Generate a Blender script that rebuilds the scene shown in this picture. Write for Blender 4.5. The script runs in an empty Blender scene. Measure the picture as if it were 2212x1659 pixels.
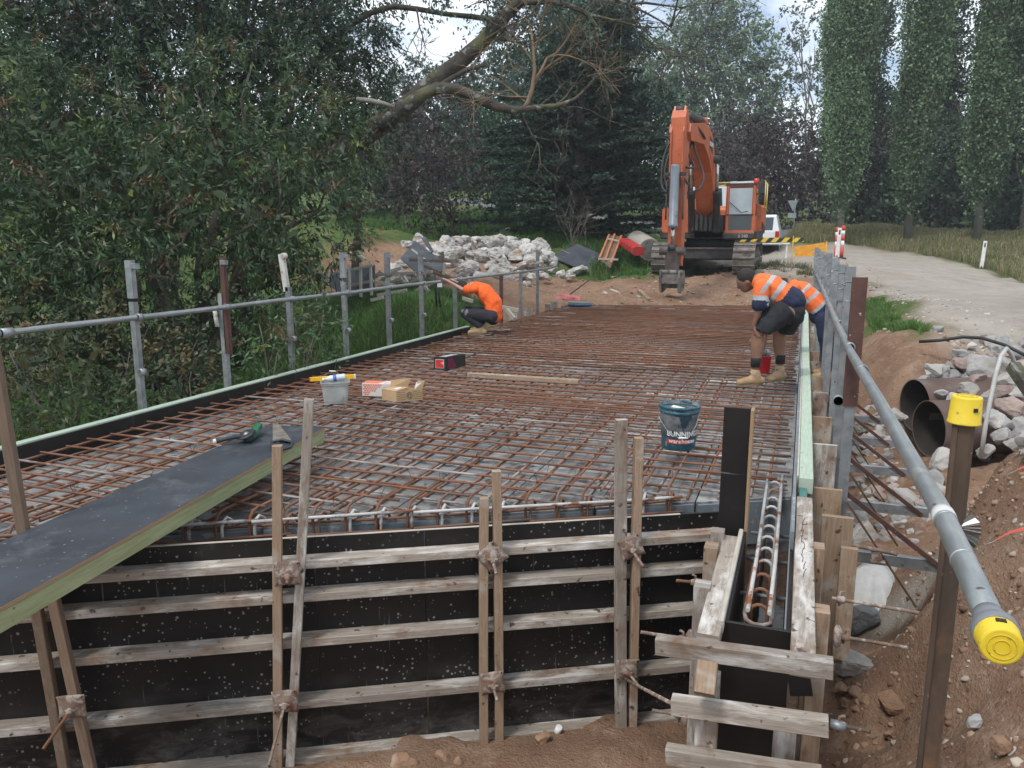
import bpy, bmesh, math, random
import numpy as np
from mathutils import Vector, Matrix, noise as mnoise
from math import sin, cos, pi, radians, hypot, atan, sqrt
random.seed(7); RNG = np.random.default_rng(7)
S = bpy.context.scene; COL = S.collection
# ------------------------------------------------------------ survey helpers: measured directions -> points on real planes
F0, CX, CY, H = 1680., 1106., 829.5, 1.5
PITCH = atan((CY-514)/F0); YAW = atan((1742-CX)/hypot(F0, CY-514))
fw = Vector((-sin(YAW)*cos(PITCH), cos(YAW)*cos(PITCH), -sin(PITCH)))
rt = Vector((cos(YAW), sin(YAW), 0)); up = rt.cross(fw)
FH = Vector((-sin(YAW), cos(YAW), 0))
def ray(u, v): return fw + rt*((u-CX)/F0) - up*((v-CY)/F0)
EYE = Vector((0, 0, H))
def G(u, v, z=0.): r = ray(u, v); return EYE + r*((z-H)/r.z)
def D(u, v, d): r = ray(u, v); return EYE + r*(d/r.dot(FH))
def PY(u, v, y): r = ray(u, v); return EYE + r*(y/r.y)
def PX(u, v, x): r = ray(u, v); return EYE + r*(x/r.x)
def V3(*a): return Vector(a)
# ------------------------------------------------------------ mesh builder
class MB:
    def __init__(s): s.v = []; s.f = []; s.uv = []; s.sm = []; s.mi = []
    def face(s, idx, uvs, smooth=False, m=0): s.f.append(idx); s.uv.extend(uvs); s.sm.append(smooth); s.mi.append(m)
    def beam(s, p0, p1, w, h, upv=(0,0,1), ch=0.003, seg=1, bow=0., bow2=0., uo=None, m=0, jit=0.):
        p0 = Vector(p0); p1 = Vector(p1); ax = (p1-p0); L = ax.length; ax.normalize()
        u = Vector(upv); sd = ax.cross(u)
        if sd.length < 1e-4: u = Vector((0,1,0)); sd = ax.cross(u)
        sd.normalize(); u = sd.cross(ax).normalized()
        ch = min(ch, w*.3, h*.3); a = w/2; b = h/2; uo = random.random()*7 if uo is None else uo
        prof = [(a,-b+ch),(a,b-ch),(a-ch,b),(-a+ch,b),(-a,b-ch),(-a,-b+ch),(-a+ch,-b),(a-ch,-b)]
        per = [0]; n = 8
        for i in range(n):
            q = prof[(i+1)%n]; per.append(per[-1]+hypot(q[0]-prof[i][0], q[1]-prof[i][1]))
        base = len(s.v)
        for k in range(seg+1):
            t = k/seg; c = p0 + ax*(L*t) + u*(bow*4*t*(1-t)) + sd*(bow2*4*t*(1-t))
            for (x, y) in prof:
                j = 1+random.uniform(-jit, jit) if jit else 1
                s.v.append(c + sd*x*j + u*y*j)
        for k in range(seg):
            for i in range(n):
                A = base+k*n+i; B = base+k*n+(i+1)%n
                s.face([A, B, B+n, A+n], [(L*k/seg+uo, per[i]), (L*k/seg+uo, per[i+1]), (L*(k+1)/seg+uo, per[i+1]), (L*(k+1)/seg+uo, per[i])], False, m)
        s.face([base+i for i in range(n)][::-1], [(prof[i][0]*.3+uo, prof[i][1]*3) for i in range(n)][::-1], False, m)
        e = base+seg*n
        s.face([e+i for i in range(n)], [(prof[i][0]*.3+uo+3, prof[i][1]*3) for i in range(n)], False, m)
        return s
    def box(s, c, sx, sy, sz, rz=0, ch=0.003, m=0):
        c = Vector(c); d = Vector((cos(rz), sin(rz), 0))*sx/2
        return s.beam(c-d, c+d, sy, sz, ch=ch, m=m)
    def tube(s, pts, r, n=8, cap=True, smooth=True, uo=0., m=0):
        pts = [Vector(p) for p in pts]; N = len(pts)
        rr = r if isinstance(r, (list, tuple)) else [r]*N
        t0 = (pts[1]-pts[0]).normalized(); a = t0.orthogonal().normalized(); base = len(s.v); L = 0; Ls = []
        for i in range(N):
            t = (pts[min(i+1, N-1)]-pts[max(i-1, 0)])
            if t.length < 1e-9: t = t0
            t.normalize(); a = (a - t*a.dot(t)); a = a.normalized() if a.length > 1e-6 else t.orthogonal().normalized(); b = t.cross(a)
            if i: L += (pts[i]-pts[i-1]).length
            Ls.append(L)
            for k in range(n):
                an = 2*pi*k/n; s.v.append(pts[i]+(a*cos(an)+b*sin(an))*rr[i])
        for i in range(N-1):
            for k in range(n):
                A = base+i*n+k; B = base+i*n+(k+1)%n; w = rr[i]*2*pi/n
                s.face([A, B, B+n, A+n], [(Ls[i]+uo, k*w), (Ls[i]+uo, (k+1)*w), (Ls[i+1]+uo, (k+1)*w), (Ls[i+1]+uo, k*w)], smooth, m)
        if cap:
            s.face([base+k for k in range(n)][::-1], [(uo, 0)]*n, False, m); e = base+(N-1)*n
            s.face([e+k for k in range(n)], [(uo, 0)]*n, False, m)
        return s
    def loft(s, pts, radii, side, n=16, m=0, cf=1.):
        """rounded elliptical sweep; radii = (a along side, b across)"""
        pts = [Vector(p) for p in pts]; R = list(radii); side = Vector(side)
        d0 = (pts[0]-pts[1]).normalized(); d1 = (pts[-1]-pts[-2]).normalized()
        def capl(p, d, r): q = min(r)*cf; return [(p+d*q*sin(t), (r[0]*cos(t)+1e-4, r[1]*cos(t)+1e-4)) for t in (1.45, 1.15, .75, .38)]
        st = capl(pts[0], d0, R[0]); en = capl(pts[-1], d1, R[-1])[::-1]
        P = [a for a, _ in st]+pts+[a for a, _ in en]; R = [b for _, b in st]+R+[b for _, b in en]
        base = len(s.v); N = len(P)
        for i in range(N):
            t = (P[min(i+1, N-1)]-P[max(i-1, 0)]).normalized()
            a = side-t*side.dot(t); a = a.normalized() if a.length > 1e-4 else t.orthogonal().normalized(); b = t.cross(a)
            for k in range(n): an = 2*pi*k/n; s.v.append(P[i]+a*cos(an)*R[i][0]+b*sin(an)*R[i][1])
        for i in range(N-1):
            for k in range(n):
                A = base+i*n+k; B = base+i*n+(k+1)%n; s.face([A, B, B+n, A+n], [(i*.05, k*.05), (i*.05, k*.05+.05), (i*.05+.05, k*.05+.05), (i*.05+.05, k*.05)], True, m)
        s.face([base+k for k in range(n)][::-1], [(0, 0)]*n, True, m); e = base+(N-1)*n; s.face([e+k for k in range(n)], [(0, 0)]*n, True, m)
        return s
    def lathe(s, c, prof, n=24, axis=(0,0,1), smooth=True, m=0, c0=True, c1=True):
        """prof = [(r, height)] along axis from c"""
        c = Vector(c); ax = Vector(axis).normalized(); a = ax.orthogonal().normalized(); b = ax.cross(a); base = len(s.v)
        for (r, h) in prof:
            for k in range(n): an = 2*pi*k/n; s.v.append(c+ax*h+(a*cos(an)+b*sin(an))*max(r, 1e-4))
        for i in range(len(prof)-1):
            for k in range(n):
                A = base+i*n+k; B = base+i*n+(k+1)%n; q = 2*pi/n
                s.face([A, B, B+n, A+n], [(k*q*.15, prof[i][1]), ((k+1)*q*.15, prof[i][1]), ((k+1)*q*.15, prof[i+1][1]), (k*q*.15, prof[i+1][1])], smooth, m)
        if c0: s.face([base+k for k in range(n)][::-1], [(0, 0)]*n, False, m)
        e = base+(len(prof)-1)*n
        if c1: s.face([e+k for k in range(n)], [(0, 0)]*n, False, m)
        return s
    def quad(s, pts, thick=0., uvs=None, m=0):
        pts = [Vector(p) for p in pts]; n = len(pts); nr = (pts[1]-pts[0]).cross(pts[2]-pts[0]).normalized()
        e1 = (pts[1]-pts[0]).normalized(); e2 = nr.cross(e1); uv = [((p-pts[0]).dot(e1), (p-pts[0]).dot(e2)) for p in pts]
        base = len(s.v); s.v += pts; s.face([base+i for i in range(n)], uv, False, m)
        if thick:
            s.v += [p-nr*thick for p in pts]; s.face([base+n+i for i in range(n)][::-1], uv[::-1], False, m)
            for i in range(n):
                j = (i+1) % n; L = (pts[j]-pts[i]).length
                s.face([base+i, base+n+i, base+n+j, base+j], [(0, 0), (0, thick), (L, thick), (L, 0)], False, m)
        return s
    def poly(s, pts2, origin, ex, ey, thick, m=0):
        o = Vector(origin); ex = Vector(ex); ey = Vector(ey); return s.quad([o+ex*a+ey*b for a, b in pts2], thick, m=m)
    def build(s, name, mat, parent=None, origin=None):
        me = bpy.data.meshes.new(name)
        P = root_of(parent)
        if origin is None:
            if parent is None:
                xs = [v[0] for v in s.v]; ys = [v[1] for v in s.v]; zs = [v[2] for v in s.v]
                origin = Vector(((min(xs)+max(xs))/2, (min(ys)+max(ys))/2, min(zs)))
            else: origin = P
        origin = Vector(origin)
        me.from_pydata([tuple(Vector(v)-origin) for v in s.v], [], s.f)
        uv = me.uv_layers.new(name='UVMap'); uv.data.foreach_set('uv', np.array(s.uv, dtype=np.float32).ravel())
        me.polygons.foreach_set('use_smooth', np.array(s.sm, dtype=bool)); me.polygons.foreach_set('material_index', np.array(s.mi, dtype=np.int32))
        for q in (mat if isinstance(mat, (list, tuple)) else [mat]): me.materials.append(q)
        me.update(); o = bpy.data.objects.new(name, me); COL.objects.link(o)
        if parent is not None: o.parent = parent; o.location = origin-P
        else: o.location = origin
        return o
def root_of(p):
    q = Vector((0, 0, 0))
    while p is not None: q = q+p.location; p = p.parent
    return q
def tag(o, label=None, cat=None, group=None, kind=None):
    if label: o['label'] = label
    if cat: o['category'] = cat
    if group: o['group'] = group
    if kind: o['kind'] = kind
    return o
def thing(name, loc, label, cat, group=None):
    o = bpy.data.objects.new(name, None); o.empty_display_size = .1; COL.objects.link(o); o.location = Vector(loc); return tag(o, label, cat, group)
def npmesh(name, V, Fq, mat, parent=None, col=None, origin=(0, 0, 0), smooth=False, attr='Col'):
    me = bpy.data.meshes.new(name); V = np.asarray(V, dtype=np.float32)-np.array(origin, dtype=np.float32); k = Fq.shape[1]; nf = len(Fq)
    me.vertices.add(len(V)); me.vertices.foreach_set('co', V.ravel()); me.loops.add(nf*k); me.loops.foreach_set('vertex_index', Fq.ravel().astype(np.int32))
    me.polygons.add(nf); me.polygons.foreach_set('loop_start', np.arange(0, nf*k, k, dtype=np.int32)); me.polygons.foreach_set('loop_total', np.full(nf, k, dtype=np.int32))
    if smooth: me.polygons.foreach_set('use_smooth', np.ones(nf, dtype=bool))
    if col is not None:
        dom = 'FACE' if len(col) == nf else 'POINT'
        a = me.attributes.new(attr, 'FLOAT_COLOR', dom); c4 = np.ones((len(col), 4), dtype=np.float32); c4[:, :3] = col; a.data.foreach_set('color', c4.ravel())
    me.materials.append(mat); me.update(calc_edges=True); me.validate()
    o = bpy.data.objects.new(name, me); COL.objects.link(o)
    if parent is not None: o.parent = parent; o.location = Vector(origin)-root_of(parent)
    else: o.location = origin
    return o
def dup(root, delta, label=None, group=None):
    """copy of a thing with copies of its parts and sub-parts, shifted by delta"""
    def rec(o, par):
        c = o.copy(); COL.objects.link(c)
        if par is not None: c.parent = par
        for ch in list(o.children): rec(ch, c)
        return c
    r = rec(root, None); r.location = root.location+Vector(delta)
    if label: r['label'] = label
    if group: r['group'] = group
    return r
# ------------------------------------------------------------ numpy noise
def _hash(ix, iy, iz):
    n = (ix.astype(np.int64)*374761393+iy.astype(np.int64)*668265263+iz.astype(np.int64)*2147483647) & 0xffffffff
    n = ((n ^ (n >> 13))*1274126177) & 0xffffffff; n = (n ^ (n >> 16)) & 0xffffffff
    return n/4294967295.
def vnoise(x, y, z=None):
    x = np.asarray(x, float); y = np.asarray(y, float); z = np.zeros_like(x) if z is None else np.asarray(z, float)
    xi, yi, zi = np.floor(x), np.floor(y), np.floor(z); fx, fy, fz = x-xi, y-yi, z-zi
    fx, fy, fz = [f*f*(3-2*f) for f in (fx, fy, fz)]; r = 0
    for dx in (0, 1):
        for dy in (0, 1):
            for dz in (0, 1):
                r = r+_hash(xi+dx, yi+dy, zi+dz)*np.where(dx, fx, 1-fx)*np.where(dy, fy, 1-fy)*np.where(dz, fz, 1-fz)
    return r*2-1
def fbm(x, y, z=None, o=4): return sum(vnoise(x*2**i+i*17.3, y*2**i-i*9.1, None if z is None else z*2**i)/2**i for i in range(o))
# ------------------------------------------------------------ materials
def nodes(name):
    m = bpy.data.materials.new(name); m.use_nodes = True; nt = m.node_tree; b = nt.nodes['Principled BSDF']; return m, nt, b, nt.nodes.new, nt.links.new
def rgba(c): return (c[0], c[1], c[2], 1)
def mixc(nt, fac, a, b, blend='MIX'):
    n = nt.nodes.new('ShaderNodeMix'); n.data_type = 'RGBA'; n.blend_type = blend
    for sock, val in ((0, fac), (6, a), (7, b)):
        if isinstance(val, bpy.types.NodeSocket): nt.links.new(val, n.inputs[sock])
        elif sock == 0: n.inputs[0].default_value = val
        else: n.inputs[sock].default_value = rgba(val)
    return n.outputs[2]
def ramp(nt, src, lo, hi):
    n = nt.nodes.new('ShaderNodeMapRange'); n.inputs['From Min'].default_value = lo; n.inputs['From Max'].default_value = hi; nt.links.new(src, n.inputs['Value']); return n.outputs[0]
def coords(nt, kind, stretch):
    N = nt.nodes.new; L = nt.links.new
    if kind == 'POS': g = N('ShaderNodeNewGeometry').outputs['Position']
    else:
        t = N('ShaderNodeTexCoord'); g = t.outputs['UV' if kind == 'UV' else 'Object']
    mp = N('ShaderNodeMapping'); mp.inputs['Scale'].default_value = stretch; L(g, mp.inputs['Vector'])
    oi = N('ShaderNodeObjectInfo'); ad = N('ShaderNodeVectorMath'); ad.operation = 'ADD'; sc = N('ShaderNodeVectorMath'); sc.operation = 'SCALE'
    cb = N('ShaderNodeCombineXYZ'); 
    for i in range(3): L(oi.outputs['Random'], cb.inputs[i])
    L(cb.outputs[0], sc.inputs[0]); sc.inputs['Scale'].default_value = 0 if kind == 'POS' else 37.
    L(mp.outputs[0], ad.inputs[0]); L(sc.outputs[0], ad.inputs[1]); return ad.outputs[0]
def noi(nt, vec, scale, detail=5, rough=.6, dist=0.):
    n = nt.nodes.new('ShaderNodeTexNoise'); n.inputs['Scale'].default_value = scale; n.inputs['Detail'].default_value = detail
    n.inputs['Roughness'].default_value = rough; n.inputs['Distortion'].default_value = dist; nt.links.new(vec, n.inputs['Vector']); return n.outputs['Fac']
def bumpn(nt, b, src, strength, dist):
    n = nt.nodes.new('ShaderNodeBump'); n.inputs['Strength'].default_value = strength; n.inputs['Distance'].default_value = dist
    nt.links.new(src, n.inputs['Height']); nt.links.new(n.outputs[0], b.inputs['Normal'])
def M(name, c1, c2=None, sc=4, st=(1, 1, 1), k='OBJ', lo=.35, hi=.65, rough=.7, metal=0., bump=.3, bd=.004, bs=None, spots=None, patch=None, patch2=None, tint=.0, spec=.5):
    """c1/c2 mixed by noise; spots=(colour, scale, lo, hi); patch=(colour, scale, lo, hi)"""
    m, nt, b, N, L = nodes(name); vec = coords(nt, k, st); f = noi(nt, vec, sc)
    c = mixc(nt, ramp(nt, f, lo, hi), c1, c2 or c1)
    v0 = coords(nt, k, (1, 1, 1))
    if patch: c = mixc(nt, ramp(nt, noi(nt, v0, patch[1], 4, .65, .3), patch[2], patch[3]), c, patch[0])
    if patch2: c = mixc(nt, ramp(nt, noi(nt, coords(nt, k, (1, 4, 1)) if k == 'UV' else v0, patch2[1], 5, .7, .2), patch2[2], patch2[3]), c, patch2[0])
    if spots: c = mixc(nt, ramp(nt, noi(nt, v0, spots[1], 2, .5), spots[2], spots[3]), c, spots[0])
    if tint:
        oi = N('ShaderNodeObjectInfo'); hs = N('ShaderNodeHueSaturation'); mr = ramp(nt, oi.outputs['Random'], 0, 1)
        mm = N('ShaderNodeMath'); mm.operation = 'MULTIPLY_ADD'; L(mr, mm.inputs[0]); mm.inputs[1].default_value = 2*tint; mm.inputs[2].default_value = 1-tint
        L(mm.outputs[0], hs.inputs['Value']); L(c, hs.inputs['Color']); c = hs.outputs['Color']
    L(c, b.inputs['Base Color']); b.inputs['Roughness'].default_value = rough; b.inputs['Metallic'].default_value = metal; b.inputs['Specular IOR Level'].default_value = spec
    if bump: bumpn(nt, b, noi(nt, vec, bs or sc*2.5, 6, .65), bump, bd)
    return m
MT = {}
MT['wood_grey'] = M('weathered_timber', (.215,.180,.145), (.335,.295,.25), 6, (1.2,16,1), 'UV', .3, .7, .85, bump=.6, bd=.004, patch=((.17,.10,.062), 3.2, .52, .68), patch2=((.54,.52,.49), 2.6, .50, .66), spots=((.09,.06,.04), 22, .66, .72), tint=.18)
MT['wood_tan'] = M('tan_timber', (.225,.15,.095), (.33,.24,.165), 6, (1.2,18,1), 'UV', .3, .7, .8, bump=.5, bd=.004, patch=((.38,.345,.30), 3.4, .53, .66), patch2=((.13,.08,.05), 2.2, .54, .70), spots=((.07,.045,.03), 22, .67, .73), tint=.18)
MT['wood_dark'] = M('brown_wet_timber', (.15,.10,.065), (.23,.165,.115), 6, (1.2,16,1), 'UV', .3, .7, .8, bump=.4, bd=.003, patch=((.30,.26,.21), 3.2, .58, .72), tint=.15)
MT['wood_green'] = M('green_treated_timber', (.22,.25,.12), (.33,.36,.20), 5, (1.2,14,1), 'UV', .3, .7, .8, bump=.35, bd=.003, patch=((.30,.25,.14), 3, .60, .72), spots=((.09,.08,.04), 24, .72, .78))
MT['wood_mint'] = M('pale_green_timber', (.30,.40,.31), (.46,.53,.42), 5, (1.2,16,1), 'UV', .3, .7, .75, bump=.4, bd=.003, patch=((.45,.43,.33), 4, .58, .72), spots=((.10,.13,.10), 22, .70, .76))
MT['ply_edge'] = M('ply_edge', (.24,.14,.075), (.38,.27,.16), 10, (1,60,1), 'UV', .3, .7, .8, bump=.3)
MT['teal'] = M('teal_paint', (.05,.16,.15), (.09,.22,.20), 6, rough=.7)
MT['galv'] = M('galvanised_steel', (.20,.22,.23), (.33,.35,.36), 9, rough=.48, metal=.55, bump=.12, bd=.002, patch=((.36,.36,.35), 5, .56, .7), spots=((.12,.11,.10), 30, .68, .74), tint=.12)
MT['galv_bar'] = M('galvanised_pipe', (.24,.26,.26), (.35,.37,.37), 7, (1,3,1), 'UV', rough=.42, metal=.6, bump=.1, bd=.001, patch=((.42,.42,.40), 5, .62, .72), spots=((.10,.08,.07), 22, .72, .78))
MT['brown_steel'] = M('red_brown_painted_steel', (.060,.026,.020), (.10,.045,.035), 9, rough=.7, bump=.25, spots=((.35,.33,.30), 38, .70, .74))
MT['rebar'] = M('rusty_rebar', (.115,.050,.028), (.235,.105,.055), 7, (1,6,1), 'UV', rough=.85, bump=.6, bd=.002, bs=90, patch=((.17,.11,.085), 1.2, .50, .68))
MT['rebar_dusty'] = M('cement_dusted_rebar', (.20,.175,.15), (.38,.36,.34), 7, (1,4,1), 'UV', rough=.9, bump=.6, bd=.002, bs=60, patch=((.17,.075,.042), 2.2, .44, .54))
MT['rebar_white'] = M('cement_coated_rebar', (.40,.39,.37), (.58,.57,.55), 9, (1,4,1), 'UV', rough=.9, bump=.9, bd=.004, bs=70, patch=((.24,.10,.05), 5, .53, .60))
MT['concrete'] = M('concrete', (.145,.143,.138), (.245,.243,.238), 3, rough=.9, bump=.5, bd=.006, bs=14, patch=((.36,.36,.355), 2.2, .56, .72), spots=((.09,.08,.075), 9, .56, .66))
MT['concrete_blue'] = M('blue_grey_concrete', (.13,.16,.18), (.19,.22,.24), 4, rough=.7, bump=.3, bd=.004, patch=((.36,.35,.33), 5, .60, .68))
MT['black'] = M('black_rubber', (.012,.012,.013), (.02,.02,.02), 8, rough=.6, bump=.1)
MT['pvc'] = M('grey_plastic', (.16,.17,.185), (.19,.20,.21), 6, rough=.5, bump=.1)
MT['yellow_cap'] = M('yellow_plastic', (.62,.45,.02), (.72,.54,.03), 6, rough=.5, bump=.3, bd=.0015, patch=((.45,.34,.08), 18, .56, .72), spots=((.20,.14,.05), 40, .66, .74))
MT['rust_plate'] = M('rusty_anchor_plate', (.14,.085,.06), (.23,.165,.125), 12, rough=.85, bump=.6, bd=.003, patch=((.34,.30,.26), 22, .50, .60), spots=((.17,.06,.045), 9, .62, .7))
MT['rust_post'] = M('rusty_pole', (.055,.042,.033), (.13,.085,.055), 5, (1,1,.25), rough=.8, metal=.2, bump=.4, patch=((.19,.10,.05), 3, .55, .7), spots=((.20,.18,.15), 30, .70, .75))
MT['pipe_in'] = M('shade_painted_pipe_inside', (.018,.014,.012), (.045,.036,.03), 3, rough=.9, bump=.3)  # near-black lining: the shade inside the pipes is put into the colour
MT['rust_pipe'] = M('rusty_culvert_steel', (.085,.055,.045), (.14,.095,.08), 3, rough=.85, bump=.3, patch=((.20,.17,.155), 2, .52, .7))
MT['ply_dusty'] = M('dusty_blue_grey_ply', (.035,.042,.055), (.085,.095,.11), 2.5, (1,1,1), 'UV', .3, .75, rough=.62, bump=.15, patch=((.13,.14,.15), 5, .58, .75), spots=((.22,.22,.21), 40, .69, .74))
MT['ply_char'] = M('charcoal_dusty_ply', (.018,.022,.030), (.048,.055,.066), 2.5, (1,1,1), 'UV', .3, .75, rough=.55, bump=.15, patch=((.085,.09,.10), 4, .56, .75), spots=((.20,.20,.19), 40, .70, .74))
MT['white_tarp'] = M('pale_fabric', (.50,.50,.48), (.62,.62,.60), 5, rough=.8, bump=.4, bd=.02)
MT['dirty_wood_pale'] = M('pale_grey_timber', (.34,.31,.26), (.48,.45,.39), 6, (1.2,14,1), 'UV', .3, .7, .85, bump=.3, tint=.2)
def black_ply(name, speck=.5, top=False):
    m, nt, b, N, L = nodes(name); v = coords(nt, 'UV', (1, 1, 1)); c = mixc(nt, ramp(nt, noi(nt, v, 2.5), .35, .7), (.006,.0055,.005), (.016,.014,.013))
    vo = N('ShaderNodeTexVoronoi'); vo.inputs['Scale'].default_value = 42; L(v, vo.inputs['Vector']); vo.inputs['Randomness'].default_value = 1
    sepc = N('ShaderNodeSeparateColor'); L(vo.outputs['Color'], sepc.inputs[0])
    rad = N('ShaderNodeMath'); rad.operation = 'MULTIPLY'; L(ramp(nt, sepc.outputs[0], .25, 1.), rad.inputs[0]); rad.inputs[1].default_value = .34
    wob = N('ShaderNodeMath'); wob.operation = 'MULTIPLY_ADD'; L(noi(nt, v, 60, 2), wob.inputs[0]); wob.inputs[1].default_value = .25; L(vo.outputs['Distance'], wob.inputs[2])
    wob2 = N('ShaderNodeMath'); wob2.operation = 'SUBTRACT'; L(wob.outputs[0], wob2.inputs[0]); wob2.inputs[1].default_value = .11
    le = N('ShaderNodeMath'); le.operation = 'LESS_THAN'; L(wob2.outputs[0], le.inputs[0]); L(rad.outputs[0], le.inputs[1])
    clus = N('ShaderNodeMath'); clus.operation = 'MULTIPLY'; L(le.outputs[0], clus.inputs[0]); L(ramp(nt, noi(nt, v, 1.9, 3, .55), .66-.20*speck, .72-.18*speck), clus.inputs[1])
    c = mixc(nt, clus.outputs[0], c, (.24,.23,.22))
    c = mixc(nt, ramp(nt, noi(nt, v, 3.2, 6, .75, .5), .62, .82), c, (.05,.053,.056))
    c = mixc(nt, ramp(nt, noi(nt, coords(nt, 'UV', (30, 1.5, 1)), 2.0, 2, .5), .70, .74), c, (.09,.09,.09))
    gp_ = N('ShaderNodeNewGeometry'); sx_ = N('ShaderNodeSeparateXYZ'); L(gp_.outputs['Position'], sx_.inputs[0]); mm = N('ShaderNodeMath'); mm.operation = 'MULTIPLY'
    L(ramp(nt, sx_.outputs['Z'], -.80, -1.25), mm.inputs[0]); L(ramp(nt, noi(nt, coords(nt, 'POS', (1, 1, 2.5)), 4.5, 7, .75, .6), .44, .70), mm.inputs[1]); c = mixc(nt, mm.outputs[0], c, (.105,.10,.092))
    L(c, b.inputs['Base Color']); b.inputs['Roughness'].default_value = .5; b.inputs['Specular IOR Level'].default_value = .35; bumpn(nt, b, noi(nt, v, 30), .1, .002); return m
MT['ply'] = black_ply('black_film_ply', 1.15); MT['ply_clean'] = black_ply('black_film_ply_clean', .0)
def solid(name, c, rough=.6, metal=0., bump=.1, var=.12): return M(name, tuple(x*(1-var) for x in c), tuple(min(1, x*(1+var)) for x in c), 6, rough=rough, metal=metal, bump=bump, bd=.002)
def leafmat(name, rough=.5, trans=.0, bump=False):
    m, nt, b, N, L = nodes(name); a = N('ShaderNodeAttribute'); a.attribute_name = 'Col'; L(a.outputs['Color'], b.inputs['Base Color']); b.inputs['Roughness'].default_value = rough
    b.inputs['Specular IOR Level'].default_value = .35
    if trans:
        t = N('ShaderNodeBsdfTranslucent'); L(a.outputs['Color'], t.inputs['Color']); mx = N('ShaderNodeMixShader'); mx.inputs[0].default_value = trans
        L(b.outputs[0], mx.inputs[1]); L(t.outputs[0], mx.inputs[2]); L(mx.outputs[0], nt.nodes['Material Output'].inputs['Surface'])
    return m
MT['leaf'] = leafmat('leaf', .45, .2); MT['needle'] = leafmat('needle', .6, .1); MT['grass'] = leafmat('grass_blade', .6, .25)
MT['bark'] = M('bark', (.055,.045,.035), (.11,.095,.075), 5, (1,1,.4), rough=.95, bump=.8, bd=.03, patch=((.16,.16,.13), 3, .56, .68))
MT['bark_moss'] = M('mossy_bark', (.045,.04,.035), (.10,.085,.065), 4, rough=.95, bump=.9, bd=.04, patch=((.11,.115,.055), 2, .50, .62), spots=((.20,.21,.19), 6, .62, .68))
MT['bark_pale'] = M('pale_bark', (.16,.15,.125), (.25,.235,.20), 4, (1,1,.4), rough=.9, bump=.5, bd=.02)
MT['twig'] = M('twig_bark', (.10,.09,.075), (.19,.165,.13), 3, rough=.9, bump=.4)
MT['rock_white'] = M('pale_limestone', (.33,.315,.29), (.52,.505,.48), 2.2, rough=.9, bump=.9, bd=.05, bs=5, patch=((.27,.185,.13), 1.3, .54, .70), spots=((.17,.16,.15), 6, .57, .68), tint=.08)
MT['rock_grey'] = M('grey_rock', (.21,.21,.205), (.37,.36,.345), 3, rough=.9, bump=.9, bd=.03, bs=7, patch=((.32,.25,.19), 1.7, .55, .7), tint=.2)
MT['rock_pink'] = M('pinkish_rock', (.24,.17,.145), (.36,.28,.245), 3, rough=.9, bump=.9, bd=.03, bs=7, patch=((.36,.35,.33), 2, .52, .66), tint=.15)
MT['rock_blue'] = M('blue_grey_rock', (.085,.095,.10), (.16,.17,.175), 3.5, rough=.75, bump=1., bd=.03, bs=8, patch=((.25,.25,.24), 3, .56, .68))
MT['rock_brown'] = M('brown_clay_rock', (.20,.115,.07), (.33,.21,.135), 4, rough=.95, bump=.9, bd=.02, bs=10, patch=((.36,.29,.22), 4, .55, .68), tint=.15)
# ------------------------------------------------------------ camera, sky, sun
cam = bpy.data.cameras.new('camera'); co = bpy.data.objects.new('camera', cam); COL.objects.link(co); S.camera = co
cam.sensor_width = 36; cam.lens = 36*F0/2212; cam.clip_start = .05; cam.clip_end = 2000
co.matrix_world = Matrix(((rt.x, up.x, -fw.x, 0), (rt.y, up.y, -fw.y, 0), (rt.z, up.z, -fw.z, H), (0, 0, 0, 1)))
w = bpy.data.worlds.new('World'); S.world = w; w.use_nodes = True; nt = w.node_tree; bg = nt.nodes['Background']
SUN_EL, SUN_AZ = radians(58), radians(200)
sky = nt.nodes.new('ShaderNodeTexSky'); sky.sky_type = 'NISHITA'; sky.sun_disc = False; sky.sun_elevation = SUN_EL; sky.sun_rotation = SUN_AZ; sky.air_density = 1; sky.dust_density = 1.5
tc = nt.nodes.new('ShaderNodeTexCoord'); mp = nt.nodes.new('ShaderNodeMapping'); mp.inputs['Scale'].default_value = (1, 1, 2.2); nt.links.new(tc.outputs['Generated'], mp.inputs[0])
mp.inputs['Location'].default_value = (.35, .1, .2)
cl = noi(nt, mp.outputs[0], 2.6, 7, .55, .4); cl2 = noi(nt, mp.outputs[0], 5.5, 6, .6, .3)
ccol = mixc(nt, ramp(nt, cl2, .35, .7), (6.3,7.0,8.0), (10.5,10.8,11.2))
out = mixc(nt, ramp(nt, cl, .36, .52), sky.outputs[0], ccol); nt.links.new(out, bg.inputs[0]); bg.inputs[1].default_value = .10
sl = bpy.data.lights.new('sun', 'SUN'); so = bpy.data.objects.new('sun', sl); COL.objects.link(so); sl.energy = 1.4; sl.angle = radians(11); sl.color = (1, .96, .9)
sd = Vector((sin(SUN_AZ)*cos(SUN_EL), cos(SUN_AZ)*cos(SUN_EL), sin(SUN_EL)))
so.rotation_euler = sd.to_track_quat('Z', 'Y').to_euler(); so.location = (0, -20, 40)
S.view_settings.view_transform = 'Standard'; S.view_settings.look = 'None'; S.view_settings.exposure = .7; S.view_settings.gamma = 1
S.render.engine = 'CYCLES'; S.cycles.max_bounces = 6; S.cycles.transparent_max_bounces = 8; S.cycles.diffuse_bounces = 3; S.cycles.glossy_bounces = 3
A0 = Vector((-2.95, 2.9, 0)); DR = Vector((cos(radians(30)), sin(radians(30)), 0)); NR = Vector((DR.y, -DR.x, 0))   # front formwork line, its normal towards the bank
def FP(s, off, z): return A0+DR*s+NR*off+Vector((0, 0, z))
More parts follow.
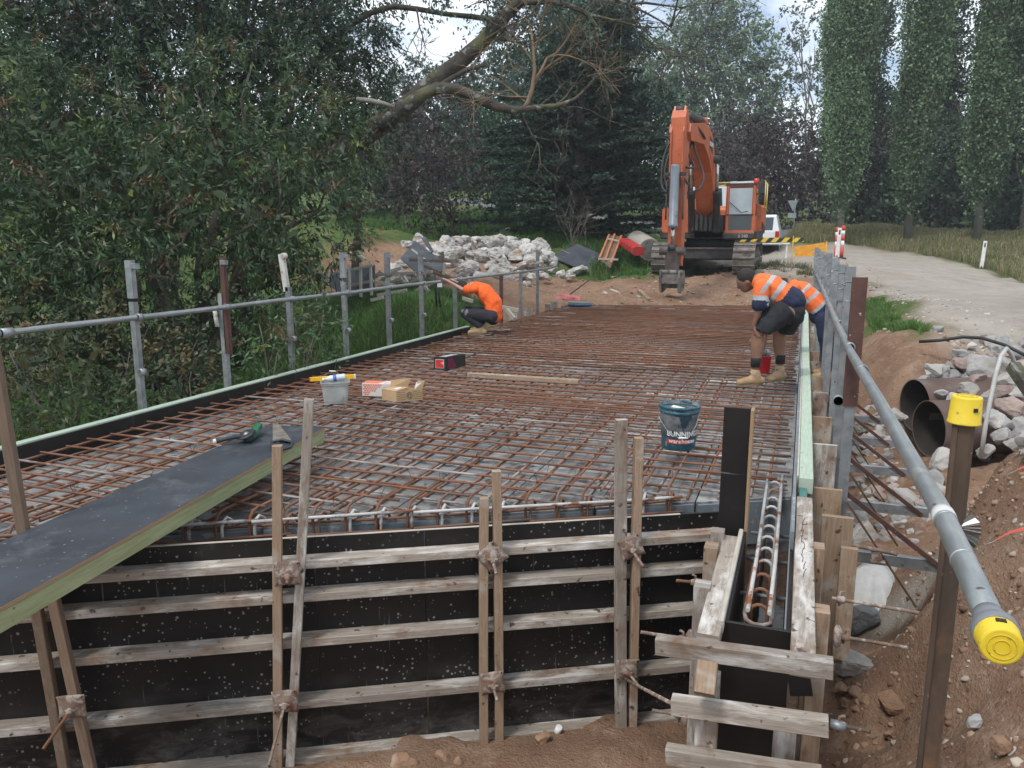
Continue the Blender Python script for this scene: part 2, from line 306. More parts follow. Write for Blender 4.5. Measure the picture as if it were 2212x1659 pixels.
# ============================================================ TERRAIN
CP = []
def cp(x, y, z): CP.append((x, y, z))
def cpv(v): CP.append(tuple(v))
for x, y, z in [(0,-.5,-.1),(-2,-.6,-.2),(1.2,-1,.1),(3,-1,.4),(-5,-1,-.4),(-8,0,-.8),(-1.2,.4,-.35),(-3,.3,-.8)]: cp(x, y, z)
for s in (-2.6,-1.2,0,1,2,2.6):
    z = -1.38+.10*min(1, max(0, s))+.01*max(0, s); cpv(FP(s,.12,z)); cpv(FP(s,.7,z+.02)); cpv(FP(s,-.6,-1.45))
for s in (-1,0,1,1.7): cpv(FP(s, 1.5, -1.05))
# pit right of the wing wall
for u, v, z in [(1830,1200,-1.35),(1830,1500,-1.32),(1900,1640,-1.28),(1950,1400,-1.3),(1960,1230,-1.38),(1990,1590,-1.2),(1900,1300,-1.36),(1850,1100,-1.3)]: cpv(G(u, v, z))
cpv(D(2130,1500,3.1)); cpv(D(2212,1400,3.2)); cpv(D(2212,1200,3.9)); cpv(D(2140,1200,4.1)); cpv(D(2190,1040,4.7)); cpv(D(2150,1010,4.9)); cpv(D(2212,965,5.2)); cpv(D(2060,1400,3.55)); cpv(D(2080,1590,3.2)); cpv(D(2212,1640,2.6))
cpv(D(2300,940,5.5)); cpv(D(2500,930,5.5)); cpv(D(2500,1400,3)); cpv(D(2110,1080,4.9)); cpv(D(2060,1230,4.5)); cp(2.4,6.6,.0); cp(3.6,5,.35)
# gully between near bank and embankment
for u, v, z in [(1990,1000,-.95),(1940,960,-.95),(1880,1000,-1.12),(2040,1010,-.88)]: cpv(G(u, v, z))
cp(3.1,8.9,-.75); cp(1.9,7.8,-.85); cp(4.2,9.5,-.05); cp(6,9.6,.2); cp(6,13,.33); cp(9,16,.35); cp(10,24,.5); cp(12,12,.4)
# embankment to the side road
for u, v, z in [(1900,850,-.45),(1950,830,-.25),(1890,700,.12),(1940,715,.16),(2010,722,.18),(2080,745,.15),(2150,770,.12),(2212,790,.1),(1870,780,-.12),(1930,780,-.05),(2000,800,-.1)]: cpv(G(u, v, z))
cp(8,9.8,.35)
for u, v, d in [(2212,690,11.5),(2212,640,18),(2212,612,23),(2120,577,30),(2000,552,35),(1880,538,38),(1760,530,38),(1900,620,19),(1850,585,22),(1830,560,28),(1640,552,35),(1700,547,34),(1560,556,34),(2000,650,14.5),(1780,575,24),(2212,590,26),(2120,555,33),(2000,530,38)]: cpv(D(u, v, d))
for u, v, d in [(2212,520,42),(2000,505,44),(1810,505,42),(1710,506,42),(1900,500,48)]: cpv(D(u, v, d))
for k, z in ((-.5,-1.02),(.1,-1.02),(.65,-1.0),(1.25,-.45),(1.9,-.25)): cp(1.52+.906*k, 9.45+.42*k, z); cp(1.42+.906*k, 10.15+.42*k, z+.05)
cp(2.5,9.0,-.72)
# creek under the bridge
for q in [(.5,5.6,-1.33),(.45,6.4,-1.33),(.8,5.9,-1.3),(.3,5.0,-1.34),(.6,4.6,-1.27)]: cp(*q)
for x in (-8,-6,-3,-.5):
    for y, z in ((6,-1.6),(9,-1.7),(12,-1.5)): cp(x, y, z)
# far abutment and work pad (skewed)
for x in (-5,-3.5,-2,-.5): y0 = 17.6+(x+5)*.37; cp(x,y0-.7,-.45); cp(x,y0+.4,-.08); cp(x,y0+1.8,.12)
for x, y, z in [(-4,22,.40),(-1,23,.44),(-2.5,26,.5),(-3,30,.7),(.8,17.2,.05),(1.2,20,.25),(.5,14.5,-.1),(1.1,24,.5)]: cp(x, y, z)
# left bank
for x, y, z in [(-7,5,-1.9),(-9,4,-2),(-12,6,-2),(-14,2,-1.8),(-10,9,-1.9),(-6.6,9,-1.5),(-6.3,11,-.95),(-6.2,12.6,-.35),(-7,12,-.65),(-7.5,12.6,-.1),(-6.2,14.5,-.1),(-6.5,16.5,.05),(-8,14.5,.0),(-10,13,-.9),(-9,16,.1),(-12,15,-.6),(-15,12,-1.4),(-15,18,.1),(-20,8,-1.5),(-20,16,.2),(-12,19,.3)]: cp(x, y, z)
for u, v, d in [(680,600,23),(780,520,25),(870,600,24),(1200,600,24),(1380,600,23),(1000,530,28),(1180,510,29),(1350,540,28),(1430,545,27),(900,480,36),(1040,470,40),(1200,470,42),(760,480,36),(1400,505,36),(1440,498,42),(1320,470,48),(1440,480,52)]: cpv(D(u, v, d))
for x, y, z in [(-60,60,6),(-30,70,5.5),(0,80,4.5),(30,80,4),(60,50,3),(60,10,1),(40,-20,.5),(-60,0,0),(-50,30,3),(-30,-30,0),(10,-30,0.2),(15,30,1.2),(15,45,2.4),(25,30,1.7),(-20,30,1.8),(-28,40,3)]: cp(x, y, z)
for u, v, d in [(960,530,25.5),(1060,528,25.5),(1120,525,25.5),(1150,545,24.8),(1000,570,23.7),(1100,578,23.4),(920,560,24.2),(900,540,25.2),(1180,560,24.6),(1200,595,22.6),(860,600,22.5)]: cpv(D(u, v, d))
CPA = np.array(CP, float)
def _k(r2): return .5*r2*np.log(r2+1e-9)
def tps_fit(P, lam=.02):
    n = len(P); d2 = ((P[:, None, :2]-P[None, :, :2])**2).sum(-1); A = np.zeros((n+3, n+3)); A[:n, :n] = _k(d2)+lam*np.eye(n)
    A[:n, n] = 1; A[:n, n+1:] = P[:, :2]; A[n, :n] = 1; A[n+1:, :n] = P[:, :2].T; b = np.zeros(n+3); b[:n] = P[:, 2]; return np.linalg.solve(A, b)
TW = tps_fit(CPA)
def hbase(x, y):
    x = np.asarray(x, float); y = np.asarray(y, float); sh = x.shape; x = x.ravel(); y = y.ravel(); n = len(CPA); o = np.empty(len(x))
    for i in range(0, len(x), 20000):
        X = x[i:i+20000]; Yy = y[i:i+20000]; d2 = (X[:, None]-CPA[None, :, 0])**2+(Yy[:, None]-CPA[None, :, 1])**2
        o[i:i+20000] = _k(d2)@TW[:n]+TW[n]+TW[n+1]*X+TW[n+2]*Yy
    R = np.hypot(x, y-20); t = np.clip((R-70)/60, 0, 1); o = o*(1-t)+t*(5+(R-70)*.02)
    return o.reshape(sh)
def sstep(a, b, t): t = np.clip((t-a)/(b-a), 0, 1); return t*t*(3-2*t)
# regions in plan, as signed half-plane style masks
ROAD = [(v.x, v.y) for v in [D(1750,528,38), D(1880,540,38), D(2000,553,35), D(2120,580,29.5), D(2212,614,23), D(2500,680,17)]]+[(12,9.5)]+[(v.x, v.y) for v in [G(2260,800,.25), G(2150,752,.28), G(2040,722,.28), G(1960,668,.3), G(1900,625,.35), D(1850,590,21.5), D(1800,572,24)]]
def inpoly(x, y, P):
    ins = np.zeros(x.shape, bool); n = len(P)
    for i in range(n):
        x0, y0 = P[i]; x1, y1 = P[(i+1) % n]; c = ((y0 > y) != (y1 > y)) & (x < (x1-x0)*(y-y0)/((y1-y0) if y1 != y0 else 1e-9)+x0); ins ^= c
    return ins
def sdpoly(x, y, P):
    d = np.full(x.shape, 1e9); n = len(P)
    for i in range(n):
        x0, y0 = P[i]; x1, y1 = P[(i+1) % n]; ex, ey = x1-x0, y1-y0; t = np.clip(((x-x0)*ex+(y-y0)*ey)/(ex*ex+ey*ey), 0, 1); d = np.minimum(d, np.hypot(x-x0-t*ex, y-y0-t*ey))
    return np.where(inpoly(x, y, P), d, -d)
DIRT = [(-14.5,20),(-11.5,23.5)]+[(v.x, v.y) for v in [D(1000,520,26.5), D(1110,512,26.5), D(1165,540,25), D(1195,568,23.6), D(1270,594,22), D(1400,598,21.8), D(1470,588,24)]]+[(-3,27),(2,27),(1.5,21),(1.0,17.5),(1.5,13.5),(2.6,11.4),(4.5,9.5),(9,9.6),(9,-8),(-7,-8),(-7,3),(-5.6,13),(-6.0,14.2),(-8.5,17.0),(-12,17.5)]
GRASSP = [(v.x, v.y) for v in [G(1860,668,.1), G(1900,655,.25), G(1960,690,.28), G(2010,708,.28), G(1990,722,.25), G(1930,712,.2), G(1880,700,.12)]]
PAVE = [(-9.5,41),(-4.5,40),(-1,44),(4,52),(0,56),(-6,50),(-14,52),(-26,64),(-30,60),(-16,49)]
def zones(x, y):
    nz = fbm(x*.8, y*.8)*.5
    dirt = sstep(-.35, .45, sdpoly(x, y, DIRT)+nz*.9); road = sstep(-.25, .5, sdpoly(x, y, ROAD)+nz*.55)
    pad = sstep(-1, 1.2, sdpoly(x, y, [(-1.2,23.5),(2.2,23.2),(3,30),(3,40),(-4,40),(-5,29)])+nz*1.4)
    g2 = sstep(-.15, .3, sdpoly(x, y, GRASSP)+nz*.5); grass = np.clip(1-dirt-road-pad, 0, 1); grass = np.maximum(grass, g2*(1-road)); pv = sstep(-.1, .2, sdpoly(x, y, PAVE))
    gravel = np.clip(road+pad, 0, 1)*(1-g2); cement = np.exp(-((x-G(1960,1350,-1.3).x)**2+(y-G(1960,1350,-1.3).y)**2)/.09)
    return grass*(1-pv), np.clip(gravel+cement*1.2*(fbm(x*5, y*5) > -.35), 0, 1), pv
def hz(x, y):
    x = np.asarray(x, float); y = np.asarray(y, float); b = hbase(x, y); R = np.hypot(x, y); road = sstep(0, .8, sdpoly(x, y, ROAD)); am = 1-road*.75
    pitm = np.clip(1-np.abs(y-3.5)/5, 0, 1)*np.clip((x+.2)/.8, 0, 1); rdg = (1-np.abs(vnoise(x*3.1+5, y*3.1)))*.05+np.abs(fbm(x*6, y*6, o=3))*.045
    return b+am*pitm*(rdg-.05)+am*(fbm(x*.9, y*.9)*.05*np.clip(R/8, .5, 3)+fbm(x*4, y*4, o=4)*.022+np.maximum(0, vnoise(x*7, y*7)-.25)*.05)
def hz1(x, y): return float(hz(np.array([x]), np.array([y]))[0])
def axis(dense0, dense1, step, far0, far1, g=1.13):
    a = list(np.arange(dense0, dense1+1e-6, step)); s = step; v = a[-1]
    while v < far1: s *= g; v += s; a.append(v)
    s = step; v = a[0]; b = []
    while v > far0: s *= g; v -= s; b.append(v)
    return np.array(b[::-1]+a)
gx = axis(-4.5, 5.5, .055, -320, 320, 1.07); gy = axis(1.6, 10.5, .055, -60, 420, 1.045)
GX, GY = np.meshgrid(gx, gy); GZ = hz(GX, GY); nx, ny = len(gx), len(gy)
Vt = np.stack([GX.ravel(), GY.ravel(), GZ.ravel()], 1); idx = np.arange(nx*ny).reshape(ny, nx)
Ft = np.stack([idx[:-1, :-1].ravel(), idx[:-1, 1:].ravel(), idx[1:, 1:].ravel(), idx[1:, :-1].ravel()], 1)
zg, zr, zp = zones(GX.ravel(), GY.ravel())
def ground_mat():
    m, nt, b, N, L = nodes('site_ground'); p = coords(nt, 'POS', (1, 1, 1)); a = N('ShaderNodeAttribute'); a.attribute_name = 'Col'; sp = N('ShaderNodeSeparateColor'); L(a.outputs['Color'], sp.inputs[0])
    n1 = noi(nt, p, 1.1, 7, .65); n2 = noi(nt, p, 7, 6, .7); n3 = noi(nt, p, 45, 3, .6)
    dirt = mixc(nt, ramp(nt, n1, .35, .68), (.20,.115,.072), (.32,.205,.135)); dirt = mixc(nt, ramp(nt, n2, .5, .75), dirt, (.37,.265,.19)); dirt = mixc(nt, ramp(nt, n3, .66, .72), dirt, (.46,.39,.31))
    dirt = mixc(nt, ramp(nt, noi(nt, p, 16, 4, .6), .62, .72), dirt, (.115,.066,.042))
    gr = mixc(nt, ramp(nt, n1, .35, .65), (.31,.275,.23), (.42,.38,.325)); gr = mixc(nt, ramp(nt, n2, .55, .75), gr, (.25,.215,.175)); gr = mixc(nt, ramp(nt, n3, .6, .7), gr, (.50,.48,.44))
    gs = mixc(nt, ramp(nt, n2, .35, .65), (.045,.085,.02), (.10,.14,.04)); gs = mixc(nt, ramp(nt, n1, .52, .68), gs, (.17,.155,.07))
    c = mixc(nt, sp.outputs[0], dirt, gs); c = mixc(nt, sp.outputs[1], c, gr); c = mixc(nt, sp.outputs[2], c, (.16,.165,.175))
    L(c, b.inputs['Base Color']); b.inputs['Roughness'].default_value = .95; b.inputs['Specular IOR Level'].default_value = .2
    ad = N('ShaderNodeMath'); ad.operation = 'ADD'; L(noi(nt, p, 14, 8, .75), ad.inputs[0]); L(noi(nt, p, 60, 3, .6), ad.inputs[1]); bumpn(nt, b, ad.outputs[0], .9, .03); return m
gnd = npmesh('ground', Vt, Ft, ground_mat(), col=np.stack([zg, zr, zp], 1), smooth=True); tag(gnd, kind='structure')
gnd['label'] = 'red brown dirt and gravel ground with grassy banks'
# water in the creek
wm, nt_, b_, N_, L_ = nodes('creek_water'); b_.inputs['Base Color'].default_value = (.02,.022,.018,1); b_.inputs['Roughness'].default_value = .08; bumpn(nt_, b_, noi(nt_, coords(nt_, 'POS', (1,1,1)), 12), .3, .01)
wt = MB().quad([(-5,5.5,-1.62),(3.2,7.0,-1.50),(3.2,12,-1.50),(-5,13,-1.62)]).build('creek_water', wm); tag(wt, kind='structure')
# ============================================================ BRIDGE DECK, FORMWORK, RAILS
def board(name, p0, p1, w, h, mat, label, cat='timber', group=None, parent=None, upv=(0,0,1), seg=4, bow=0., bow2=0., ch=.003):
    o = MB().beam(p0, p1, w, h, upv, ch=ch, seg=seg, bow=bow, bow2=bow2, jit=.012).build(name, MT[mat] if isinstance(mat, str) else mat, parent)
    if parent is None: tag(o, label, cat, group)
    return o
XL, XR = -5.2, .02       # inner faces of the side forms
YF = lambda x: 2.9+(x+2.95)*math.tan(radians(30))       # skewed near edge
YE = lambda x: 17.6+(x+5)*.37                           # skewed far edge
# --- precast deck (planks side by side) that carries the mats
deck = thing('bridge_deck', (XL, YF(XL), -.6), 'grey precast concrete bridge deck under the rebar mats', 'bridge deck')
n = 9
for i in range(n):
    x0 = XL+(XR-XL)*i/n+.004; x1 = XL+(XR-XL)*(i+1)/n-.004; off = .60
    z0 = -.165+random.uniform(-.004, .004); mb = MB(); a, b2 = YF(x0)+off, YF(x1)+off
    mb.quad([(x0,a,z0),(x1,b2,z0),(x1,YE(x1)-.1,z0),(x0,YE(x0)-.1,z0)], .38)
    mb.build('precast_plank', [MT['concrete']], deck)
    e = MB().quad([(x0+.01,a-.004,z0-.30),(x1-.01,b2-.004,z0-.30),(x1-.01,b2-.004,z0-.012),(x0+.01,a-.004,z0-.012)], -.02).build('end_face', MT['concrete_blue'], deck)
# --- rebar mats
def mat_bars(name, zt, mt_t, mt_l, sp, label, first, rad, xo=.08):
    root = thing(name, (XL, 4, zt), label, 'rebar mat', 'steel mats tied over the deck')
    ys = np.arange(first, 20, sp); cnt = 0; rest = MB()
    for y in ys:
        y = y+random.gauss(0, .006); tilt = random.gauss(0, .008)
        xa = XL+random.uniform(.015, .09); xb = XR-random.uniform(.02, .07)
        if y < YF(xb)+.60: xb = -2.95+(y-.60-2.9)/math.tan(radians(30))+random.uniform(-.03, .05)
        if y > YE(xa)-.05: xa = (y-17.6)/.37-5+.15
        if xb-xa < .3: continue
        pts = []; k = 9; ph = random.random()*6
        for j in range(k): t = j/(k-1); x = xa+(xb-xa)*t; pts.append((x, y+tilt*(t-.5)+.006*sin(ph+t*7), zt+.004*sin(ph*2+t*9)))
        mb = MB() if cnt < 100 else rest; mb.tube(pts, rad, 6, uo=random.random()*9)
        if cnt < 100: mb.build('transverse_bar', MT[mt_t if random.random() > .12 else 'rebar_dusty'], root)
        cnt += 1
    x = XL+xo
    while x < XR-.05:
        xx = x+random.gauss(0, .007); ya = YF(xx)+.60+random.uniform(-.03, .05); yb = YE(xx)-.15-random.uniform(0, .2); pts = []; ph = random.random()*6; k = 14
        for j in range(k): t = j/(k-1); pts.append((xx+.007*sin(ph+t*9), ya+(yb-ya)*t, zt-rad*2.0+.004*sin(ph+t*8)))
        MB().tube(pts, rad, 6, uo=random.random()*9).build('lengthwise_bar', MT[mt_l if random.random() > .25 else 'rebar_dusty'], root); x += sp
    return root
mat_bars('rebar_mat', -.040, 'rebar', 'rebar', .2, 'rusty orange top layer of the tied rebar grid over the deck', 2.75, .0088)
mat_bars('rebar_mat', -.135, 'rebar_dusty', 'rebar_dusty', .2, 'cement greyed bottom layer of the rebar grid just above the concrete', 2.85, .0085, .18)
# extra lap bars in the top mat zone (pairs seen in the photograph)
lap = thing('lap_bars', (-2, 8, -.03), 'loose rusty lap bars lying across the middle of the top rebar layer', 'rebar')
for y in list(np.arange(6.55, 16.6, .2)):
    yy = y+random.gauss(0, .01); xa = max(XL+.1, (yy-17.4)/.37-5+.3)+random.uniform(0, .6); xb = XR-random.uniform(.03, .9) if yy > 9 else XR-random.uniform(.1, 2.0)
    if yy > 9.5: MB().tube([(xa+.3, yy+.05, -.020), ((xa+xb)/2, yy+.052, -.024), (xb, yy+.05, -.020)], .0085, 6, uo=random.random()*9).build('lap_bar', MT['rebar'], lap)
    MB().tube([(xa, yy+.10, -.024), ((xa+xb)/2, yy+.105, -.030), (xb, yy+.10, -.024)], .0085, 6, uo=random.random()*9).build('lap_bar', MT['rebar'] if random.random() > .2 else MT['rebar_dusty'], lap)
# white plastic ducts / dusty strips between mats
duct = thing('conduit', (-3, 6, -.16), 'white plastic conduits lying under the rebar grid across the deck', 'conduit')
for (y, xa, xb) in [(4.05,-5.0,-4.0),(7.62,-5.0,-3.9),(6.0,-1.1,-.15),(6.45,-1.6,-.2),(9.3,-1.0,-.1),(8.3,-2.2,-.3),(10.3,-1.7,-.3),(13.2,-1.4,-.2),(11.6,-4.4,-3.2),(13.9,-3.4,-2.4)]:
    MB().tube([(xa,y,-.165),(xb,y+.03,-.165)], .012, 8).build('conduit_pipe', M('white_conduit_%d' % int(y*10), (.6,.6,.58), (.7,.7,.68), 5, rough=.6), duct)
# --- tie wires sticking up (countless)
mb = MB()
for i in range(420):
    y = 3.2+12*random.random()**1.6; x = random.uniform(XL+.2, XR-.1)
    if y < YF(x)+.6: continue
    x = XL+.08+round((x-XL-.08)/.2)*.2; y = 2.75+round((y-2.75)/.2)*.2; a = random.random()*6
    mb.tube([(x,y,-.05),(x+.01*cos(a),y+.01*sin(a),-.02),(x+.03*cos(a),y+.03*sin(a),.0+random.random()*.02)], .0016, 4, cap=False)
tag(mb.build('tie_wire', MT['brown_steel']), 'short dark tie wire ends poking up from the rebar grid', 'tie wire', kind='stuff')
# --- hooked starter bars along the skewed near edge
hk = thing('starter_bars', FP(0,-.2,-.3), 'row of hooked rusty and cement coated bars along the near edge', 'starter bars')
s = -1.3
while s < 3.0:
    for k, (ds, mt_) in enumerate(((0, 'rebar'), (.028, 'rebar_white' if random.random() > .45 else 'rebar'))):
        p = FP(s+ds, -.46, 0); yv = Vector((0, 1, 0)); tl = .3+random.random()*.25; zt = -.045 if k == 0 else -.085
        lean = Vector((random.uniform(-.01, .01), 0, 0))
        pts = [p+V3(0,0,-.33), p+V3(0,0,zt-.07)+lean, p+yv*.012+V3(0,0,zt-.035)+lean, p+yv*.035+V3(0,0,zt-.010)+lean, p+yv*.07+V3(0,0,zt)+lean, p+yv*tl+V3(0,0,zt-.004)]
        if k == 1: pts = [p+V3(0,0,-.33), p+V3(0,0,zt-.05), p+yv*.015+V3(0,0,zt-.015), p+yv*.045+V3(0,0,zt), p+yv*.09+V3(0,0,zt-.03), p+yv*.11+V3(0,0,zt-.10)]
        MB().tube(pts, .0095, 8, uo=random.random()*9).build('hooked_bar', MT[mt_], hk)
    s += .2*1.1547*.78
for off, z, mt_ in ((-.435, -.098, 'rebar_white'), (-.49, -.145, 'rebar'), (-.44, -.20, 'rebar')):
    s = -1.4
    while s < 2.9:
        L = random.uniform(.5, 1.1); MB().tube([FP(s, off, z), FP(min(s+L, 2.95), off-.01, z+random.uniform(-.01,.01))], .010 if mt_ == 'rebar_white' else .0085, 8, uo=random.random()*9).build('edge_bar', MT[mt_ if random.random() > .3 else 'rebar'], hk); s += L-.03
# --- side forms
lf = thing('side_form', (XL-.02, 9, -.3), 'long black faced side form with a pale green top along the left edge', 'formwork')
y0, y1 = 1.4, 12.0
MB().beam((XL-.011,y0,-.10), (XL-.011,y1,-.10), .018, .26, ch=.001).build('form_face', MT['ply_clean'], lf)
MB().beam((XL-.062,y0,-.005), (XL-.062,y1,-.005), .080, .094, seg=10, jit=.01).build('top_rail', MT['wood_mint'], lf)
for i, y in enumerate([2.2,3.3,4.4,5.5,6.6,7.7,8.8,9.9,11.0]):
    board('cross_joist', (XL-.34,y+.12,-.12), (XL-.10,y+.12,-.12), .045, .09, 'wood_grey', 'stub timber joist poking out under the left rail, %s from the near end' % ['first','second','third','fourth','fifth','sixth','seventh','eighth','ninth'][i], 'timber', 'joist stubs under the left side form')
for i, y in enumerate((14.3, 15.2, 16.6, 17.0)):
    board('timber_block', (XL-.1,y,-.3), (XL-.1,y,.05+.03*(i%2)), .16, .05, 'wood_grey', 'upright timber block at the far left deck edge, %s one' % ['nearest','second nearest','third nearest','farthest'][i], 'timber', 'upright blocks at the far left edge', upv=(0,1,0))
rf = thing('side_form', (XR+.05, 9, -.3), 'long side form with mint green timber on top along the right edge', 'formwork')
MB().beam((XR+.010,4.0,-.10), (XR+.010,17.6,-.10), .018, .27, ch=.001).build('form_face', MT['concrete_blue'], rf)
MB().beam((XR+.026,5.0,-.09), (XR+.026,17.6,-.09), .012, .265, ch=.001).build('ply_edge', MT['dirty_wood_pale'], rf)
MB().beam((XR+.075,4.93,.0), (XR+.075,9.3,.0), .082, .095, seg=8, jit=.01).build('top_rail', MT['wood_mint'], rf)
MB().beam((XR+.072,9.31,-.004), (XR+.072,17.6,-.004), .078, .09, seg=8, jit=.01).build('top_rail', MT['wood_mint'], rf)
MB().beam((XR+.060,4.52,-.06), (XR+.060,4.92,-.06), .045, .10).build('painted_block', MT['teal'], rf)
# --- right edge posts, brackets, rail
ordn = ['nearest','second','third','fourth','fifth','sixth','seventh','eighth','ninth','tenth','eleventh','twelfth','thirteenth','fourteenth']
PXR = .36
def ring(c, r, axis, w=.05, mat='galv'):
    return MB().lathe(Vector(c)-Vector(axis)*w/2, [(r-.007,0),(r,0),(r,w),(r-.007,w),(r-.007,0)], 18, axis)
ypost = [5.35+1.1*i for i in range(12)]
for i, y in enumerate(ypost):
    first = i == 0
    lab = 'dark red brown steel guard post, closest on the right side' if first else '%s grey galvanised guard post from the camera along the right edge' % ordn[i]
    p = thing('guard_post', (PXR-.02-.011*(y-5.35)+.01*(i%3-1), y, -1.0), lab, 'guard post', 'guard posts along the right edge'); x = PXR-.02-.011*(y-5.35)+.01*(i%3-1); top = 1.27+.03*(i%2)+random.uniform(-.015,.015)
    def cchan(x, y, z0, z1, w, d, mat, nm):
        t = .005; mb = MB(); mb.beam((x,y-d/2,z0),(x,y-d/2,z1), w, t, (0,1,0), ch=.001); mb.beam((x-w/2+t/2,y+.003,z0),(x-w/2+t/2,y+.003,z1), t, d-.003, (0,1,0), ch=.001); mb.beam((x+w/2-t/2,y+.003,z0),(x+w/2-t/2,y+.003,z1), t, d-.003, (0,1,0), ch=.001)
        o = mb.build(nm, MT[mat], p); return o
    cchan(x, y, -.68, .60 if first else .75, .062, .05, 'galv', 'inner_post')
    if first: cchan(x, y-.005, .44, 1.26, .088, .06, 'brown_steel', 'sleeve')
    else: cchan(x, y-.004, .80 if i%2 else .95, top, .075, .06, 'galv', 'sleeve'); cchan(x, y, .6, 1.0, .055, .045, 'galv', 'post_mid')
    h = MB(); zz = top-.05
    h.tube([(x-.04,y-.03,zz),(x-.085,y-.035,zz),(x-.10,y-.05,zz-.012),(x-.085,y-.065,zz-.02)], .006, 6); h.build('hook', MT['galv'], p)
    h = MB(); h.tube([(x-.04,y-.03,zz-.12),(x-.08,y-.035,zz-.12)], .006, 6); h.build('hook', MT['galv'], p)
    # outrigger arm, diagonal brace
    zl = -.60; ex = x+.70
    a = MB(); a.beam((x,y+.06,zl),(ex,y+.06,zl), .004, .075, ch=.001); a.beam((x,y+.08,zl+.036),(ex,y+.08,zl+.036), .04, .004, ch=.001); a.beam((x,y+.08,zl-.036),(ex,y+.08,zl-.036), .04, .004, ch=.001)
    for k in range(4): a.lathe((x+.12+k*.14,y+.055,zl),[(.009,0),(.009,.006)],8,(0,-1,0))
    a.build('outrigger_arm', MT['galv'], p)
    bm_ = MB(); bm_.beam((x+.02,y+.02,-.15),(ex-.05,y+.06,zl-.02), .03, .03, ch=.002); bm_.build('brace', MT['brown_steel'], p)
    bm_ = MB(); bm_.beam((x+.03,y-.03,-.2),(x+.50,y+.02,zl-.28), .014, .014, ch=.002); bm_.build('brace', MT['rust_post'], p)
    if i == 0: ring((x-.07,y-.02,.47), .036, (0,1,0), .03).build('coupler_ring', MT['galv'], p)
    # upright board between post and form
    wB = .17+random.uniform(-.01,.02)
    board('edge_board', (XR+.13+wB/2,y-.1,-.55), (XR+.13+wB/2,y-.1,-.10+.02*(i%2)), wB, .035, ['wood_tan','wood_grey'][i%2], '%s upright brown board between green side timber and guard posts' % ordn[i].capitalize(), 'board', 'upright boards along the right edge', upv=(0,1,0))
board('edge_board', (XR+.25,4.6,-.95), (XR+.25,4.6,-.06), .17, .04, 'wood_tan', 'tall split brown board just past the end of the mint timber', 'board', 'upright boards along the right edge', upv=(0,1,0))
board('edge_board', (XR+.44-.12,4.55,-.90), (XR+.44-.12,4.55,-.22), .09, .04, 'wood_tan', 'narrow brown board beside the tall split board', 'board', 'upright boards along the right edge', upv=(0,1,0))
o = MB().beam(PY(1803,1190,4.9),PY(1803,1128,4.9), .055, .03, (0,1,0)).build('steel_plate', MT['brown_steel']); tag(o, 'small red brown steel plate upright between the brown studs and the nearest guard post', 'plate')
cs_ = thing('scaffold_clamp', PY(1900,1212,5.33), 'pale pipe stub and clamp sitting on the nearest outrigger arm', 'clamp'); MB().tube([PY(1827,1176,5.3), PY(1870,1183,5.3), PY(1938,1197,5.3)], [.013,.013,.015], 10).build('pipe_stub', MT['rust_plate'], cs_); MB().beam(PY(1893,1210,5.3), PY(1893,1192,5.3), .06,.03,(0,1,0)).build('pedestal', MT['rust_plate'], cs_); MB().beam(PY(1880,1211,5.3), PY(1912,1214,5.3), .05,.008).build('foot', MT['rust_plate'], cs_)
# rail pipe on the right
zr = .84
rp = [G(u, v, zr) for u, v in [(2147,1358),(2098,1246),(2035,1108),(1965,985),(1900,868),(1832,752),(1800,680)]]+[V3(.245,11,zr),V3(.20,17.5,zr)]
rr_ = thing('guard_rail', rp[0]-V3(0,0,0), 'long grey rail pipe up the right side with a yellow plastic end cap', 'guard rail')
MB().tube(rp, .0245, 20, uo=1).build('rail_pipe', MT['galv_bar'], rr_)
d0 = (rp[0]-rp[1]).normalized()
for (u, v) in [(1863,800),(1836,750),(1815,700),(1795,655),(1783,625),(1776,603)]:
    c = G(u, v, zr); ring(c, .031, (0,1,0), .04).build('coupler', MT['galv'], rr_)
for k in (2.0, 3.6): c = rp[0]+(rp[2]-rp[0])*(k/4); ring(c, .0262, (rp[2]-rp[0]).normalized(), .004).build('pipe_joint', MT['galv'], rr_)
MB().lathe(rp[0]-d0*.05, [(.026,0),(.028,.02),(.028,.05)], 20, d0).build('pipe_sleeve', MT['pvc'], rr_)
MB().lathe(rp[0]-d0*.005, [(.030,0),(.0375,.008),(.0375,.03),(.036,.032)], 24, d0).build('cap_collar', MT['pvc'], rr_)
def cap(mbase, c, ax, r, hgt, parent):
    o = MB().lathe(c, [(r*1.04,0),(r*1.05,.003),(r,.006),(r*.93,hgt*.93),(r*.90,hgt*.985),(r*.80,hgt)], 28, ax).build('end_cap', MT['yellow_cap'], parent)
    ax = Vector(ax).normalized(); e1 = ax.orthogonal().normalized(); e2 = ax.cross(e1); top = Vector(c)+ax*(hgt+.001)
    for q in (.35, .62): MB().tube([top+(e1*cos(t)+e2*sin(t))*r*q for t in np.linspace(0, 2*pi, 20)], .0009, 5).build('moulded_ring', MT['yellow_cap'], o)
    return o, e1, e2
cap(None, rp[0]+d0*.018, d0, .035, .048, rr_)
sl_ = MB().beam(rp[0]+d0*.036+V3(.0,0,.0355), rp[0]+d0*.044+V3(.0,0,.0345), .016, .003).build('cap_slot', MT['black'], rr_)
# duct tape shreds & wrap on rail where it meets the rusty pole
tw = MB(); c = G(2035,1108,zr)+ (rp[1]-rp[2])*.02; ax = (rp[1]-rp[2]).normalized()
tw.lathe(c, [(.0262,0),(.0268,.02),(.0262,.045)], 18, ax); tw.build('tape_wrap', MT['white_tarp'], rr_)
